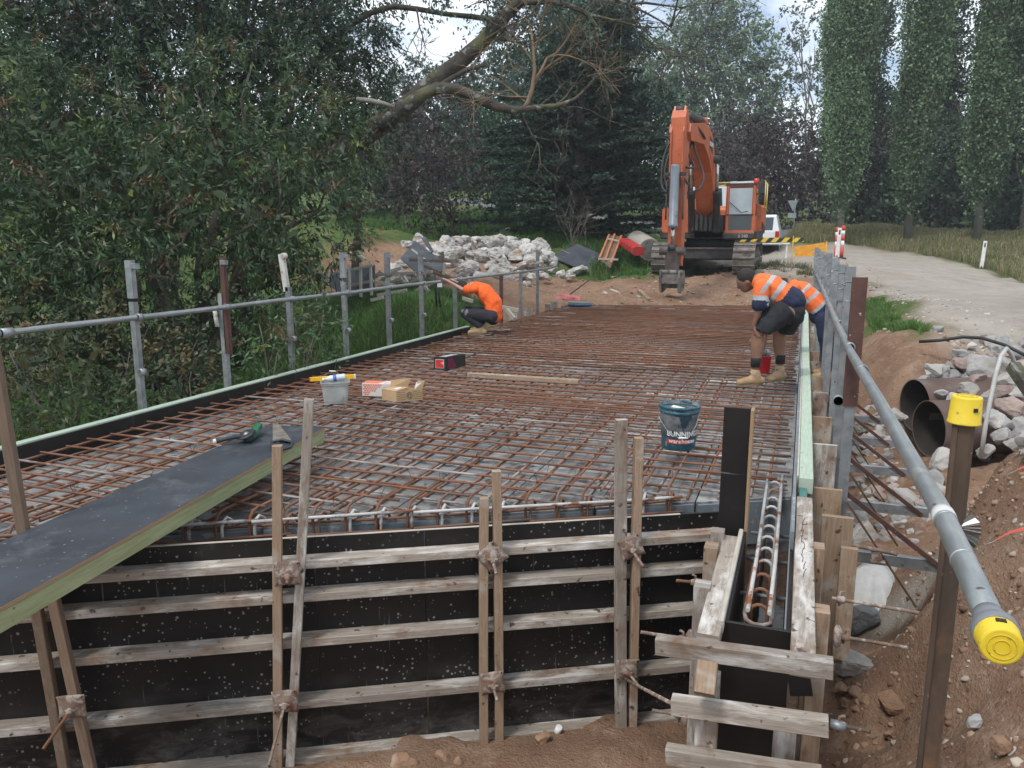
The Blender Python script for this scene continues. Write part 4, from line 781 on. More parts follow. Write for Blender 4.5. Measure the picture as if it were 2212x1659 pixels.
def twigs(mb, p, d, L, r, depth):
    p = Vector(p); d = Vector(d).normalized(); pts = [p]; q = p.copy(); n = 5
    for i in range(n): d = (d+V3(r2.gauss(0,.16), r2.gauss(0,.12), r2.gauss(0,.14))).normalized(); q = q+d*(L/n); pts.append(q.copy())
    mb.tube(pts, [max(r*(1-.15*i), .004) for i in range(n+1)], 4, cap=False)
    if depth:
        for k in range(r2.randint(2, 4)): i = r2.randint(2, n); twigs(mb, pts[i], d+V3(r2.gauss(0,.75), r2.gauss(0,.4), r2.gauss(0,.65)), L*r2.uniform(.5, .8), r*.55, depth-1)
for (u, v, du, dv, L, r, dp) in [(1240,215,.8,.5,1.2,.022,3),(1205,228,1,0,1.0,.02,3),(1200,228,.6,.9,1.3,.02,3),(1160,232,.9,.3,1.0,.018,2),(1262,196,.8,.9,.9,.018,3),(985,140,1,.7,1.1,.05,2),(1040,92,.7,.1,1,.03,3),(950,175,.3,-.2,.6,.03,2),(1130,0,1,.1,2.0,.05,3),(1290,50,.9,0,1.2,.02,3),(1200,-20,1,-.1,2.2,.05,3),(850,13,-.3,1,1,.02,3),(745,62,-.4,-1,.8,.02,2),(900,20,.2,-1,.9,.02,3),(1120,238,.4,-.8,.9,.02,2),(1230,228,.15,-1,1.0,.012,2)]:
    twigs(mb, D(u, v, 14.9), rt*du+up*dv+fw*r2.uniform(-.2, .2), L, r, dp)
mb.tube(px([(1125,5),(1180,2),(1230,12),(1268,30),(1290,60),(1288,85)], 14.8), [.06,.055,.05,.05,.035,.02], 8)
mb.tube(px([(1268,30),(1330,45),(1390,60),(1440,58)], 14.8), [.03,.022,.016,.01], 6)
mb.tube(px([(900,222),(960,178),(1010,150),(1050,140)], 14.9), [.06,.05,.045,.035], 7)
mb.build('trunk', MT['bark_moss'], lt_)
V, F, K = foliage(LB([(1120,30,15.2,.55),(1190,60,15,.5),(1080,120,15.5,.4),(1240,10,15,.6),(1150,110,15.3,.45),(770,60,15,.55),(820,100,15.3,.4),(720,30,15,.6),(1040,-30,15,.8),(900,-60,15,.8)]), 60, 22, .16, .10, .035, [(.022,.042,.028),(.032,.055,.038)], [1,1], rng, .8, .3, .4)
npmesh('crown', V, F, MT['leaf'], lt_, K, lt_.location)
ds = thing('broken_branch', D(830,215,14), 'pale broken branch stub sticking out left of the leaning trunk', 'branch'); mb = MB(); mb.tube(px([(770,214),(800,218),(830,224),(852,232)], 14), [.04,.045,.04,.03], 8); mb.build('stub', MT['bark_pale'], ds)
MT['lichen'] = M('orange_lichen_bark', (.17,.13,.09), (.28,.18,.10), 3, rough=.9, bump=.5)
mb = MB(); mb.tube(px([(1128,238),(1140,222),(1150,190),(1155,150),(1152,110),(1148,70)], 14.8), [.05,.045,.04,.036,.028,.018], 8)
mb.tube(px([(1152,180),(1170,150),(1182,125),(1205,112)], 14.8), [.03,.028,.022,.012], 7)
for (u, v, du, dv) in [(1150,190,.8,.9),(1155,140,-.7,.8),(1142,225,-.9,.6),(1150,170,1,.5),(1153,110,.5,1),(1145,210,-1,.1),(1182,125,1,.6),(1205,112,.7,1),(1148,70,-.3,1),(1153,95,1,.7)]: twigs(mb, D(u, v, 14.8), rt*du+up*dv, 1.0, .02, 3)
mb.build('lichen_branch', MT['lichen'], lt_)
# mid-distance trees
DG = [(.014,.030,.022), (.022,.042,.030), (.012,.024,.016)]
PU = [(.026,.020,.020), (.036,.026,.026), (.022,.019,.017), (.05,.036,.028)]
EU = [(.055,.075,.055), (.075,.095,.070), (.045,.060,.048)]
def T(u, v, d, spec, lab, cols, wts, name='broadleaf_tree', cat='tree', bark='bark', tr=.18, L=.2, W=.12, ncl=22, nlf=20, rcl=.28, big=20, lo=.55, group='trees beyond the site', fork=.3, leaf='leaf', **kw):
    return mktree(name, gpos(u, v, d), LB(spec), lab, cat, bark, leaf, group, rng, tr=tr, fork=fork, ncl=ncl, nlf=nlf, rcl=rcl, L=L, W=W, cols=cols, wts=wts, big=big, lo=lo, **kw)
T(985,500,29, [(880,330,29,1.5),(950,290,29,1.7),(930,420,29,1.5),(1000,370,29,1.2),(860,430,29,1.1),(970,460,29,.9),(900,240,30,1.0)], 'dark purple leaved shrub tree above the left end of the rubble heap', PU, [4,3,3,1], 'plum_tree', L=.11, W=.07, ncl=38, rcl=.16, bark='bark', tr=.08)
T(768,500,24, [(780,330,20,.9),(775,400,21,.55),(800,260,20,.7)], 'slim olive tree just right of the large left foliage', WAT, [3,4,2,3,2], L=.12, W=.03, ncl=60, rcl=.15, droop=.4)
T(1080,482,34, [(1060,350,34,1.9),(1110,300,34,1.7),(1150,390,33,1.4),(1050,430,33,1.2),(1120,440,33,1.1),(1170,330,34,1.5),(1030,270,35,1.5)], 'deep green tree between purple shrub and spreading cedar', [(.014,.036,.018),(.02,.05,.026),(.028,.06,.03)], [3,3,1], L=.15, W=.08, ncl=34, rcl=.22, tr=.14)
T(880,490,40, [(870,250,40,2.0),(960,230,41,2.0),(820,330,40,2.2),(1040,200,42,2.0),(890,400,39,1.8),(790,440,38,1.6),(760,370,38,1.8)], 'dark green tree behind the purple shrub', DG, [1,1,1], L=.22, W=.12)
T(900,480,60, [(850,200,60,2.2),(900,185,61,1.9),(950,210,60,2.2),(1010,170,61,2.0),(1080,150,60,2.4),(810,220,60,2.2),(1150,170,60,2.6)], 'pale grey green gum seen through the gap left of centre', EU, [2,2,2], L=.3, W=.14, ncl=14, big=3, lo=.3, tr=.25, bark='bark_pale', group='grey green gums in the distance')
T(1200,480,55, [(1150,60,52,3),(1240,10,52,3.2),(1180,190,52,3),(1280,110,53,2.3),(1120,250,50,2.6),(1230,-70,52,3)], 'tall grey green gum towering behind the cedar', [(.032,.048,.036),(.045,.06,.045),(.026,.038,.028)], [1,1,1], L=.28, W=.13, ncl=20, big=10, lo=.4, tr=.3, bark='bark_pale', group='grey green gums in the distance')
T(620,480,42, [(520,60,42,3),(620,30,42,3),(720,150,42,2.0),(420,0,42,3),(560,200,42,2.5),(660,-80,42,3)], 'tall dark gum behind the left foliage with sky in its gaps', DG+EU[2:], [2,2,1,2], L=.25, W=.12, ncl=15, big=6, lo=.4, tr=.3)
# domed eucalypt and its neighbour
sp = [(1545,20,70,2.2),(1500,50,70,2.0),(1590,55,70,2.0),(1460,90,70,1.8),(1630,105,70,2.0),(1540,100,71,2.4),(1430,150,70,1.9),(1495,150,70,2.2),(1590,150,70,2.3),(1660,170,70,1.8),(1420,220,70,1.9),(1480,220,70,2.2),(1550,210,71,2.4),(1620,220,70,2.2),(1670,240,70,1.6),(1450,280,70,2.1),(1520,280,70,2.2),(1600,290,70,2.2),(1650,300,70,1.8),(1540,-25,70,1.4),(1400,120,71,1.6),(1395,190,71,1.8),(1560,340,69,2.3),(1480,345,69,2.3),(1630,360,69,2.2)]
T(1545,470,69, sp, 'large domed grey green gum behind the excavator boom', [(.085,.12,.075),(.12,.155,.10),(.065,.09,.065)], [2,1,2], 'gum_tree', L=.34, W=.17, ncl=16, nlf=22, rcl=.42, big=2.5, lo=.5, tr=.34, bark='bark_pale', fork=.25, group='grey green gums in the distance')
T(1745,480,66, [(1735,40,66,2.0),(1720,130,66,1.7),(1750,190,66,2),(1705,225,66,1.0),(1740,270,66,1.8),(1760,100,66,2),(1735,320,66,1.4)], 'loose limbed gum half hidden behind the left poplar', EU, [1,1,2], 'gum_tree', L=.32, W=.15, ncl=6, big=0, lo=.3, tr=.22, bark='bark_pale', group='grey green gums in the distance')
for u, d, sp, lab in [(1500,47,[(1440,400,47,2.3),(1500,350,47,2.2),(1560,400,46,2.3),(1480,450,46,1.8),(1420,330,48,2)],'dark purple tree behind the excavator boom'),(1640,48,[(1620,350,48,2.5),(1680,390,47,2.3),(1640,440,46,2.2),(1720,430,46,2.0),(1700,330,48,2),(1600,300,49,1.8),(1660,300,49,1.6)],'purple leaved tree right of the excavator cab'),(1860,50,[(1860,340,50,2.4),(1880,420,49,2.2),(1840,460,49,1.6),(1930,380,50,2.4),(1780,420,49,2.2),(1790,350,50,2.2)],'purple leaved tree in the dark gap between poplars')]:
    T(u, 490, d, sp, lab, PU, [4,3,3,1], 'plum_tree', L=.2, W=.12, ncl=20, rcl=.28, group='purple leaved trees')
# cedar
def cedar(base, h, R, label):
    base = Vector(base); t = thing('cedar_tree', base, label, 'tree', None); mb = MB(); mb.tube([base, base+V3(0,0,h*.5), base+V3(.1,0,h)], [.28,.17,.03], 9); Cs, Ds = [], []
    nb = 190
    for i in range(nb):
        f = (i/nb); z = h*(.13+.87*f); r = R*(1-f)**.48*rng.uniform(.45, 1.12)+.35; an = i*2.39996+rng.normal()*.2; dx = np.array([cos(an), sin(an), 0]); m = 9
        st = np.array(base)+np.array([0, 0, z-.25*r]); pts = []
        for j in range(m): q = j/(m-1); pts.append(st+dx*r*q+np.array([0, 0, (.42*r*q-.30*r*q*q)*(.5+f)]))
        mb.tube([tuple(p) for p in pts], [.05*(1-f)+.012-(.05*(1-f)+.008)*j/(m-1)*.9 for j in range(m)], 4, cap=False)
        pts = np.array(pts); nsp = int(10+r*16)
        for s_ in range(nsp):
            q = rng.uniform(.18, 1.0)**.8; k = q*(m-1); a = int(min(k, m-2)); p = pts[a]+(pts[a+1]-pts[a])*(k-a); sw = rng.choice([-1, 1]); side = np.array([-dx[1], dx[0], 0])*sw; dr = dx*.8+side*rng.uniform(.2, 1.1)+np.array([0, 0, rng.uniform(-.15, .25)]); dr /= np.linalg.norm(dr); ln = rng.uniform(.15, .42)*(1.25-q*.6)*(.6+.13*r)
            for g in range(7): Cs.append(p+dr*ln*(g+.5)/7*1.4+rng.normal(size=3)*.03); Ds.append(dr)
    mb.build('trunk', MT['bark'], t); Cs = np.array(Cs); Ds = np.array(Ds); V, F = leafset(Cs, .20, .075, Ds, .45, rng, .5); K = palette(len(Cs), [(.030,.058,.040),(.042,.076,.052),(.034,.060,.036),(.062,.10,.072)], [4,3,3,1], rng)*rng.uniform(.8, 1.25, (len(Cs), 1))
    npmesh('crown', V, F, MT['needle'], t, K, base); return t
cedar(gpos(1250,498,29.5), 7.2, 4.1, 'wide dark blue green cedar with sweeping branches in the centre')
lo_ = []
g5 = np.random.default_rng(5)
for v0, ul, ur in [(30,1265,1330),(70,1235,1362),(110,1215,1385),(150,1200,1400),(190,1190,1412),(230,1180,1425),(270,1172,1435),(310,1165,1442),(350,1160,1448),(390,1160,1450),(425,1170,1448)]:
    for k in range(7): lo_.append((g5.uniform(ul, ur), v0+g5.uniform(-16,16), 31.5+g5.uniform(-2.0,1.6), (g5.uniform(.7,1.15), g5.uniform(.7,1.15), g5.uniform(.28,.45))))
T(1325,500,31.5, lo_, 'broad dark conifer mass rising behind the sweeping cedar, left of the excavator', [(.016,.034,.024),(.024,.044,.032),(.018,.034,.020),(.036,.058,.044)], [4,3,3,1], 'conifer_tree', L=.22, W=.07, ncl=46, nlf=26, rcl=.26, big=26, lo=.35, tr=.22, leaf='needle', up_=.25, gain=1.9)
# poplars
def poplar_mesh(seed, h=18., R=1.3):
    g = np.random.default_rng(seed); mb = MB(); mb.tube([(0,0,0),(.05,0,h*.3),(0,.05,h*.7),(0,0,h)], [.19,.14,.09,.02], 8); Cs, Ds, Tn = [], [], []
    for i in range(34):
        z0 = g.uniform(1.2, h*.62) if i > 11 else g.uniform(.5, 2.4); an = g.uniform(0, 2*pi); rr = R*(.22+.78*sin(pi*min(1, z0/h*1.3+.06)))*g.uniform(.3, 1.15); rr = max(rr, R*g.uniform(.35, .75)) if i <= 11 else rr; ln = g.uniform(.26, .42)*h; zt_ = min(z0+ln, h*1.02); ln = zt_-z0; m = 10; pts = []
        for j in range(m):
            q = j/(m-1); ro = rr*(1-math.exp(-3*q))/.95*(1-.25*q*q); pts.append(np.array([cos(an)*ro, sin(an)*ro, z0+ln*(q**.85 if i > 2 else q)]))
        mb.tube([tuple(p) for p in pts], [.055*(1-j/m)+.01 for j in range(m)], 5, cap=False); pts = np.array(pts); nn = int(2300*ln/6*(.45+.55*min(1, rr/R)))
        q = g.uniform(.08, 1.03, nn); k = np.clip(q, 0, .999)*(m-1); a = k.astype(int); p = pts[a]+(pts[a+1]-pts[a])*(k-a)[:, None]; p[:, 2] += np.maximum(0, q-1)*ln
        wd = .10+.30*np.sin(pi*np.clip(q, 0, 1))**.8; p = p+g.normal(size=(nn, 3))*wd[:, None]*np.array([.62, .62, .8]); Cs.append(p); Ds.append(np.tile([cos(an)*.5, sin(an)*.5, .9], (nn, 1))); Tn.append(np.full(nn, g.uniform(.4, 1.65)))
    q = g.uniform(.12, 1.0, 4500); p = np.stack([0*q, 0*q, q*h], 1)+g.normal(size=(4500, 3))*(.55*np.sin(pi*q)**.5)[:, None]*np.array([1,1,.5]); Cs.append(p); Ds.append(np.tile([0, 0, 1.], (4500, 1))); Tn.append(np.full(4500, .7))  # core leaves tinted darker, painting in the shade inside the crown
    Cs = np.concatenate(Cs); Ds = np.concatenate(Ds); V, F = leafset(Cs, .135, .10, Ds, 1.0, g)
    nz = fbm(Cs[:, 0]*.9, Cs[:, 1]*.9, Cs[:, 2]*.35, 3)[:, None]; K = palette(len(Cs), [(.12,.195,.095),(.17,.25,.14),(.08,.135,.068),(.24,.31,.20)], [4,4,3,.5], g)*g.uniform(.8, 1.2, (len(Cs), 1))*(1+.18*nz)*np.concatenate(Tn)[:, None]
    return mb, V, F, K
pm = []
for sd_ in (3, 8, 21):
    mb, V, F, K = poplar_mesh(sd_); t = thing('poplar_tree', (0, 0, 0), 'x', 'tree', 'tall columnar poplars beside the side road'); mb.build('trunk', MT['bark_pale'], t, origin=(0,0,0)); npmesh('crown', V, F, MT['leaf'], t, K); pm.append(t)
spots = [(1813,506,38,.92,'nearest poplar with a bare pale trunk base, above the bollards'),(1795,500,47,1.1,'leftmost poplar, set back behind the nearest one'),(1960,514,39,1.05,'poplar in the middle of the row, above the dry grass'),(2108,530,37,1.05,'broad poplar straight above the lone white guide post'),(2245,560,34,1.05,'poplar cut by the right border'),(2180,530,48,1.1,'distant poplar behind the right end of the row')]
for i, (u, v, d, sc, lab) in enumerate(spots):
    t = pm[i] if i < 3 else dup(pm[i % 3], (0, 0, 0)); t.location = gpos(u, v, d); t.rotation_euler.z = i*1.9; t.scale = (sc, sc, sc); t['label'] = lab
# dark hedge/scrub band behind the poplars
for i, (u, v, d, sp) in enumerate([(1960,500,47,[(1900,450,47,1.7),(1980,440,47,2),(2050,450,47,1.9),(1960,380,48,2)]),(2120,510,46,[(2100,460,46,2),(2180,450,46,2.2),(2240,470,45,2.2),(2150,380,47,2.2),(2060,340,48,2.2)]),(2212,480,42,[(2212,400,44,2.2),(2260,330,44,2.5),(2200,250,46,2.5),(2240,150,48,3),(2200,60,50,3)])]):
    T(u, v, d, sp, ['low dark thicket under the middle poplars','dark thicket under the right poplars','dense dark tree at the right border behind the poplars','shadowy tree filling the gaps high between poplars'][i], [(.016,.030,.017),(.024,.042,.022)], [1,1], 'dense_tree', L=.28, W=.18, ncl=14, rcl=.35, big=16, group='dark trees behind the poplars')
for (uu, lab) in ((1885,'tall dark tree filling the gap right of the nearest poplar'),(2038,'tall dark tree filling the gap left of the broad poplar'),(2185,'tall dark tree behind the right end of the poplar row')):
    T(uu, 500, 54, [(uu+g5.uniform(-26,26), v, 54+g5.uniform(-1.5,1.5), (1.15,1.3,1.7)) for v in (-110,-60,-10,40,90,140,190,240,290,340,390,430)], lab, [(.024,.042,.024),(.034,.056,.032),(.042,.066,.040)], [2,2,1], 'dense_tree', L=.24, W=.15, ncl=58, rcl=.32, big=26, lo=.3, group='dark trees behind the poplars')
# far wood: one mass
lob = []
for u in range(-900, 3200, 60):
    hgt = 300 if u < 1250 else (420 if u < 1800 else 380); v = hgt+random.uniform(-25, 25)
    for vv in (v+30, v+80, v+130): lob.append((tuple(D(u+random.uniform(-20,20), vv, 88+random.uniform(-4,4))), (3.8,3.8,3.2)))
V, F, K = foliage(lob, 4.2, 16, .7, .7, .5, [(.026,.038,.028),(.035,.048,.036),(.028,.026,.026)], [2,2,1], rng, lo=.5, big=5)
tag(npmesh('far_wood', V, F, MT['leaf'], None, K, (0,80,0)), 'dark far off wood closing the view behind the trees', 'wood', kind='stuff')
# grass
def grassmass(name, pts, h, w, cols, wts, label, bend=.35, seedh=0):
    n = len(pts); P = np.array(pts); hh = h*rng.uniform(.5, 1.25, n); an = rng.uniform(0, 2*pi, n); d = np.stack([np.cos(an), np.sin(an), 0*an], 1); an2 = rng.uniform(0, 2*pi, n); ld = np.stack([np.cos(an2), np.sin(an2), 0*an], 1)*(bend*hh*rng.uniform(.2, 1, n))[:, None]
    mid = P+np.array([0,0,1])*(hh*.6)[:, None]+ld*.35; tip = P+np.array([0,0,1])*hh[:, None]+ld; V = np.stack([P-d*w/2, P+d*w/2, mid+d*w*.4, tip+d*w*.12*(1+seedh), tip-d*w*.12*(1+seedh), mid-d*w*.4], 1).reshape(-1, 3); i0 = np.arange(n)*6
    F = np.concatenate([np.stack([i0, i0+1, i0+2, i0+5], 1), np.stack([i0+5, i0+2, i0+3, i0+4], 1)]); k = palette(n, cols, wts, rng)*rng.uniform(.7, 1.3, (n, 1)); K = np.concatenate([k, k]); o = npmesh(name, V, F, MT['grass'], None, K, tuple(P.mean(0))); return tag(o, label, 'grass', kind='stuff')
def scatter(poly, n, pred=None):
    P = np.array([(p[0], p[1]) for p in poly]); x0, y0 = P.min(0); x1, y1 = P.max(0); x = rng.uniform(x0, x1, n*3); y = rng.uniform(y0, y1, n*3); m = inpoly(x, y, [tuple(p) for p in P]); x, y = x[m], y[m]
    if pred is not None: m = pred(x, y); x, y = x[m], y[m]
    x, y = x[:n], y[:n]; return np.stack([x, y, hz(x, y)-.02], 1)
def clump(x, y): return vnoise(x*1.3, y*1.3) > -.35
gp_ = [D(1700,520,40),D(1800,528,39),D(1900,542,37.5),D(2000,555,34.8),D(2120,582,29.3),D(2230,618,22.5),D(2420,640,24),D(2400,540,36),D(2200,520,43),D(1950,500,45),D(1720,498,46)]
grassmass('dry_grass', scatter(gp_, 60000, lambda x, y: sdpoly(x, y, ROAD) < -.15), .34, .018, [(.30,.25,.14),(.20,.19,.085),(.12,.17,.05),(.38,.33,.21)], [3,3,3,1.5], 'tall dry seeding grass along the verge below the poplars', .35, 3)
bank = [(-6.0,6),(-5.7,13.0),(-6.2,15.6),(-8.5,17.2),(-12,17),(-15,12),(-12,6)]
grassmass('bank_grass', scatter(bank, 120000, lambda x, y: vnoise(x*1.3, y*1.3) > -.85), .20, .014, [(.07,.16,.03),(.10,.21,.05),(.06,.11,.04),(.17,.18,.07)], [4,3,2,1], 'lush green grass on the bank left of the bridge', .7)
mid_ = [D(1150,560,27),D(1260,560,25.5),D(1300,590,23),D(1400,590,22.5),D(1400,548,27),D(1330,505,36),D(1210,480,42),D(1000,470,42),D(740,480,38),D(700,520,30),D(850,520,28)]
grassmass('lawn_grass', scatter(mid_, 90000, lambda x, y: (sdpoly(x, y, DIRT) < -.3) & (sdpoly(x, y, PAVE) < 0)), .20, .020, [(.06,.17,.03),(.10,.22,.05),(.06,.11,.035),(.24,.23,.10)], [4,3,2,.7], 'green grass under the trees beyond the rubble heap', .7)
grassmass('verge_grass', scatter(GRASSP, 9000), .12, .010, [(.07,.18,.035),(.12,.20,.05),(.2,.18,.09)], [4,3,1], 'small green grass patch on the shoulder right of the guard posts', .8)
yv = [G(1560,590,.4),D(1740,590,22),D(1790,640,17),D(1860,650,17),D(1830,590,22),D(1700,560,26)]
grassmass('weed_tufts', scatter([(p.x,p.y) for p in yv], 7000, lambda x, y: vnoise(x*2, y*2) > .25), .20, .012, [(.05,.09,.02),(.12,.11,.05),(.19,.15,.09)], [2,2,1], 'weedy tufts on the gravel behind the right guard posts', .8)
grassmass('gully_weeds', scatter([(-6,3.5),(-5.9,9),(-9,11),(-13,8),(-13,3)], 40000, clump), .28, .016, [(.05,.10,.025),(.075,.14,.04),(.17,.15,.07)], [4,2,2], 'dark weeds in the gully left of the bridge', .6)
# yellow flowers and leaf litter at the foot of the purple shrub
bush('yellow_bush', [(800,508,25,.35),(790,495,25.2,.25),(760,520,24.5,.3)], 'little yellowing bush at the back of the dirt mound', [(.22,.17,.03),(.07,.09,.03),(.12,.10,.04)], [1,3,3], L=.12, W=.10, ncl=60, nlf=10, rcl=.12, group=None)
bush('bare_shrub', [(1262,480,26.5,.12),(1270,440,26.5,.12)], 'thin bare upright twigs in front of the cedar', [(.10,.09,.07)], [1], L=.05, W=.02, ncl=20, nlf=3, rcl=.1, group=None)
mb = MB(); b0 = gpos(1238,548,26)
for k in range(9): twigs(mb, b0, V3(r2.gauss(0,.18), 0, 1), 1.6, .016, 1)
tag(mb.build('bare_sapling', MT['twig'], origin=b0), 'bare grey sapling stems beside the black sheet on the grass', 'sapling')
# ============================================================ SMALL THINGS ON THE DECK
def text_mesh(s, size, mat, name, parent, o, ex, ey, ext=.0008, bold=0.0, wrap=None, sx=1.):
    cu = bpy.data.curves.new(name, 'FONT'); cu.body = s; cu.size = size; cu.extrude = ext; cu.offset = bold; cu.align_x = 'CENTER'; cu.align_y = 'CENTER'; ob = bpy.data.objects.new(name, cu); COL.objects.link(ob)
    dg = bpy.context.evaluated_depsgraph_get(); me = bpy.data.meshes.new_from_object(ob.evaluated_get(dg)); bpy.data.objects.remove(ob); o = Vector(o); ex = Vector(ex).normalized(); ey = Vector(ey).normalized(); ez = ex.cross(ey)
    P = root_of(parent)
    for v in me.vertices:
        x, y, z = v.co; x *= sx
        if wrap: c, R0, slope, a0 = wrap; an = a0+x/R0; r = R0+slope*y+z+.0012; v.co = Vector(c)+V3(cos(an)*r, sin(an)*r, y)-P
        else: v.co = o+ex*x+ey*y+ez*(z+.001)-P
    me.materials.clear(); me.materials.append(mat); ob = bpy.data.objects.new(name, me); COL.objects.link(ob); ob.parent = parent; return ob
ZM = -.030   # top of the upper mat
# blue bucket
bc = G(1464, 968, ZM); bc = V3(bc.x, bc.y+.02, ZM+.002)
MT['bucket'] = M('splattered_dark_blue_plastic', (.012,.085,.12), (.020,.115,.16), 4, (1,1,.4), rough=.5, bump=.3, bd=.002, patch=((.14,.18,.20), 26, .54, .70), spots=((.30,.28,.24), 45, .64, .7))
MT['bucket_in'] = M('cement_caked_inside', (.10,.12,.13), (.30,.31,.31), 16, rough=.85, bump=.5, patch=((.03,.06,.09), 10, .55, .6))
MT['white'] = solid('white_paint', (.72,.72,.70), .5); MT['red'] = solid('red_paint', (.45,.03,.025), .5); MT['cream'] = solid('cream_plastic', (.60,.56,.46), .5)
bk = thing('bucket', bc, 'blue cement splattered bucket with a white lettered logo, standing on the rebar', 'bucket')
MB().lathe(bc, [(.118,0),(.122,.004),(.128,.12),(.135,.27),(.145,.272),(.146,.29),(.139,.294),(.139,.305),(.150,.307),(.151,.322),(.146,.330),(.1415,.328)], 40, c1=False).build('pail', MT['bucket'], bk)
MB().lathe(bc, [(.141,.328),(.130,.10),(.05,.09),(.001,.09)], 40, c0=False).build('inside', MT['bucket_in'], bk)
mb = MB(); mb.tube([bc+V3(-.10,-.02,.24), bc+V3(-.03,-.05,.295), bc+V3(.05,-.06,.285), bc+V3(.10,-.03,.25)], [.02,.035,.03,.01], 8); mb.build('scrap_cloth', MT['cream'], bk)
hp = [bc+V3(-.148,-.02,.30), bc+V3(-.135,-.09,.235), bc+V3(-.07,-.137,.16), bc+V3(.02,-.150,.110), bc+V3(.09,-.140,.112), bc+V3(.135,-.08,.20), bc+V3(.148,-.01,.30)]
hd = MB().tube(hp, .0022, 6).build('bail', MT['galv_bar'], bk); MB().tube([bc+V3(.02,-.151,.108), bc+V3(.085,-.143,.112)], .007, 8).build('grip', MT['white'], hd)
an0 = -pi/2+.16
text_mesh('BUNNINGS', .052, MT['white'], 'lettering', bk, (0,0,0), (1,0,0), (0,0,1), .001, .0009, wrap=(bc+V3(0,0,.128), .1300, .055, an0+.30), sx=1.0)
rb = MB(); 
for k in range(14):
    a = an0-.72+k*.1; b_ = a+.1; f = lambda an, z: bc+V3(cos(an)*(.1255+z*.055), sin(an)*(.1255+z*.055), z); rb.face([len(rb.v)+i for i in range(4)], [(0,0)]*4); rb.v += [f(a,.056), f(b_,.056), f(b_,.088), f(a,.088)]
rb.build('red_band', MT['red'], bk)
text_mesh('warehouse', .044, MT['white'], 'lettering', bk, (0,0,0), (1,0,0), (0,0,1), .001, .0004, wrap=(bc+V3(0,0,.076), .1290, .055, an0+.22), sx=1.05)
# cloudy tub
MT['cloudy'] = M('cloudy_plastic', (.30,.31,.29), (.42,.43,.41), 7, rough=.4, bump=.1, patch=((.22,.22,.20), 8, .55, .7))
tc_ = G(726, 868, ZM); tc_.z = ZM+.002; tb = thing('storage_tub', tc_, 'cloudy square plastic tub holding a water bottle, on the rebar', 'tub')
def rsq(a, r, z, c, rz=0):
    o = []
    for q in range(4):
        for k in range(4):
            an = q*pi/2+k*pi/6; x = (a-r)*[1,-1,-1,1][q]+r*cos(an); y = (a-r)*[1,1,-1,-1][q]+r*sin(an); o.append(Vector(c)+V3(x*cos(rz)-y*sin(rz), x*sin(rz)+y*cos(rz), z))
    return o
def shell(secs, cap0=True, cap1=False):
    mb = MB(); n = len(secs[0])
    for s_ in secs: mb.v += s_
    for i in range(len(secs)-1):
        for k in range(n): A = i*n+k; B = i*n+(k+1)%n; mb.face([A,B,B+n,A+n], [(k*.02,i*.05),(k*.02+.02,i*.05),(k*.02+.02,i*.05+.05),(k*.02,i*.05+.05)], False)
    if cap0: mb.face(list(range(n))[::-1], [(0,0)]*n)
    if cap1: mb.face([(len(secs)-1)*n+k for k in range(n)], [(0,0)]*n)
    return mb
R_ = .55
shell([rsq(.105,.025,0,tc_,R_), rsq(.112,.025,.08,tc_,R_), rsq(.122,.025,.175,tc_,R_), rsq(.129,.025,.177,tc_,R_), rsq(.130,.025,.195,tc_,R_), rsq(.135,.025,.196,tc_,R_), rsq(.135,.025,.205,tc_,R_), rsq(.125,.025,.205,tc_,R_), rsq(.117,.025,.12,tc_,R_), rsq(.109,.025,.02,tc_,R_)], True, True).build('tub_body', MT['cloudy'], tb)
hh = MB().tube([tc_+V3(-.13,.02,.19), tc_+V3(-.15,.06,.24), tc_+V3(-.12,.10,.27), tc_+V3(-.04,.10,.27), tc_+V3(.0,.07,.24), tc_+V3(.03,.03,.20)], .002, 6).build('bail', MT['galv_bar'], tb); MB().tube([tc_+V3(-.125,.10,.272), tc_+V3(-.055,.10,.272)], .0065, 8).build('grip', MT['white'], hh)
MT['clear'] = M('bottle_plastic', (.50,.56,.60), (.62,.67,.70), 9, rough=.15, bump=.2); MT['bluepl'] = solid('blue_plastic', (.05,.14,.42), .4)
bo = thing('water_bottle', tc_+V3(-.02,-.05,.19), 'clear water bottle with a white cap lying across the cloudy tub', 'bottle'); ba = Vector((.85,.5,.1)).normalized(); bp = tc_+V3(-.07,-.075,.222)
MB().lathe(bp, [(.012,0),(.013,.015),(.028,.045),(.032,.06),(.030,.09),(.033,.12),(.030,.15),(.033,.185),(.025,.20)], 16, ba).build('bottle_body', MT['clear'], bo)
MB().lathe(bp-ba*.016, [(.0155,0),(.0155,.02)], 14, ba).build('cap', MT['white'], bo); MB().lathe(bp+ba*.085, [(.0325,0),(.0335,.03)], 16, ba).build('label_band', MT['bluepl'], bo)
# spirit level
MT['lvl'] = solid('yellow_level_paint', (.72,.42,.01), .4); la = PY(668.5,836,6.02); lb = PY(764,812,6.26)
lv = thing('spirit_level', la, 'yellow spirit level resting slantwise on the cloudy tub', 'spirit level'); la = tc_+V3(-.205,-.10,.218); lb = tc_+V3(.175,.06,.245)
MB().beam(la, lb, .022, .040, ch=.002).build('level_body', MT['lvl'], lv); ld = (lb-la).normalized()
for p, q in ((la, -1), (lb, 1)): MB().beam(p, p+ld*.012*q, .024, .042).build('end_cap', MT['red'] if q < 0 else MT['white'], lv)
MB().beam((la+lb)/2-ld*.02+V3(0,-.0125,0), (la+lb)/2+ld*.02+V3(0,-.0125,0), .004, .014).build('vial', MT['clear'], lv)
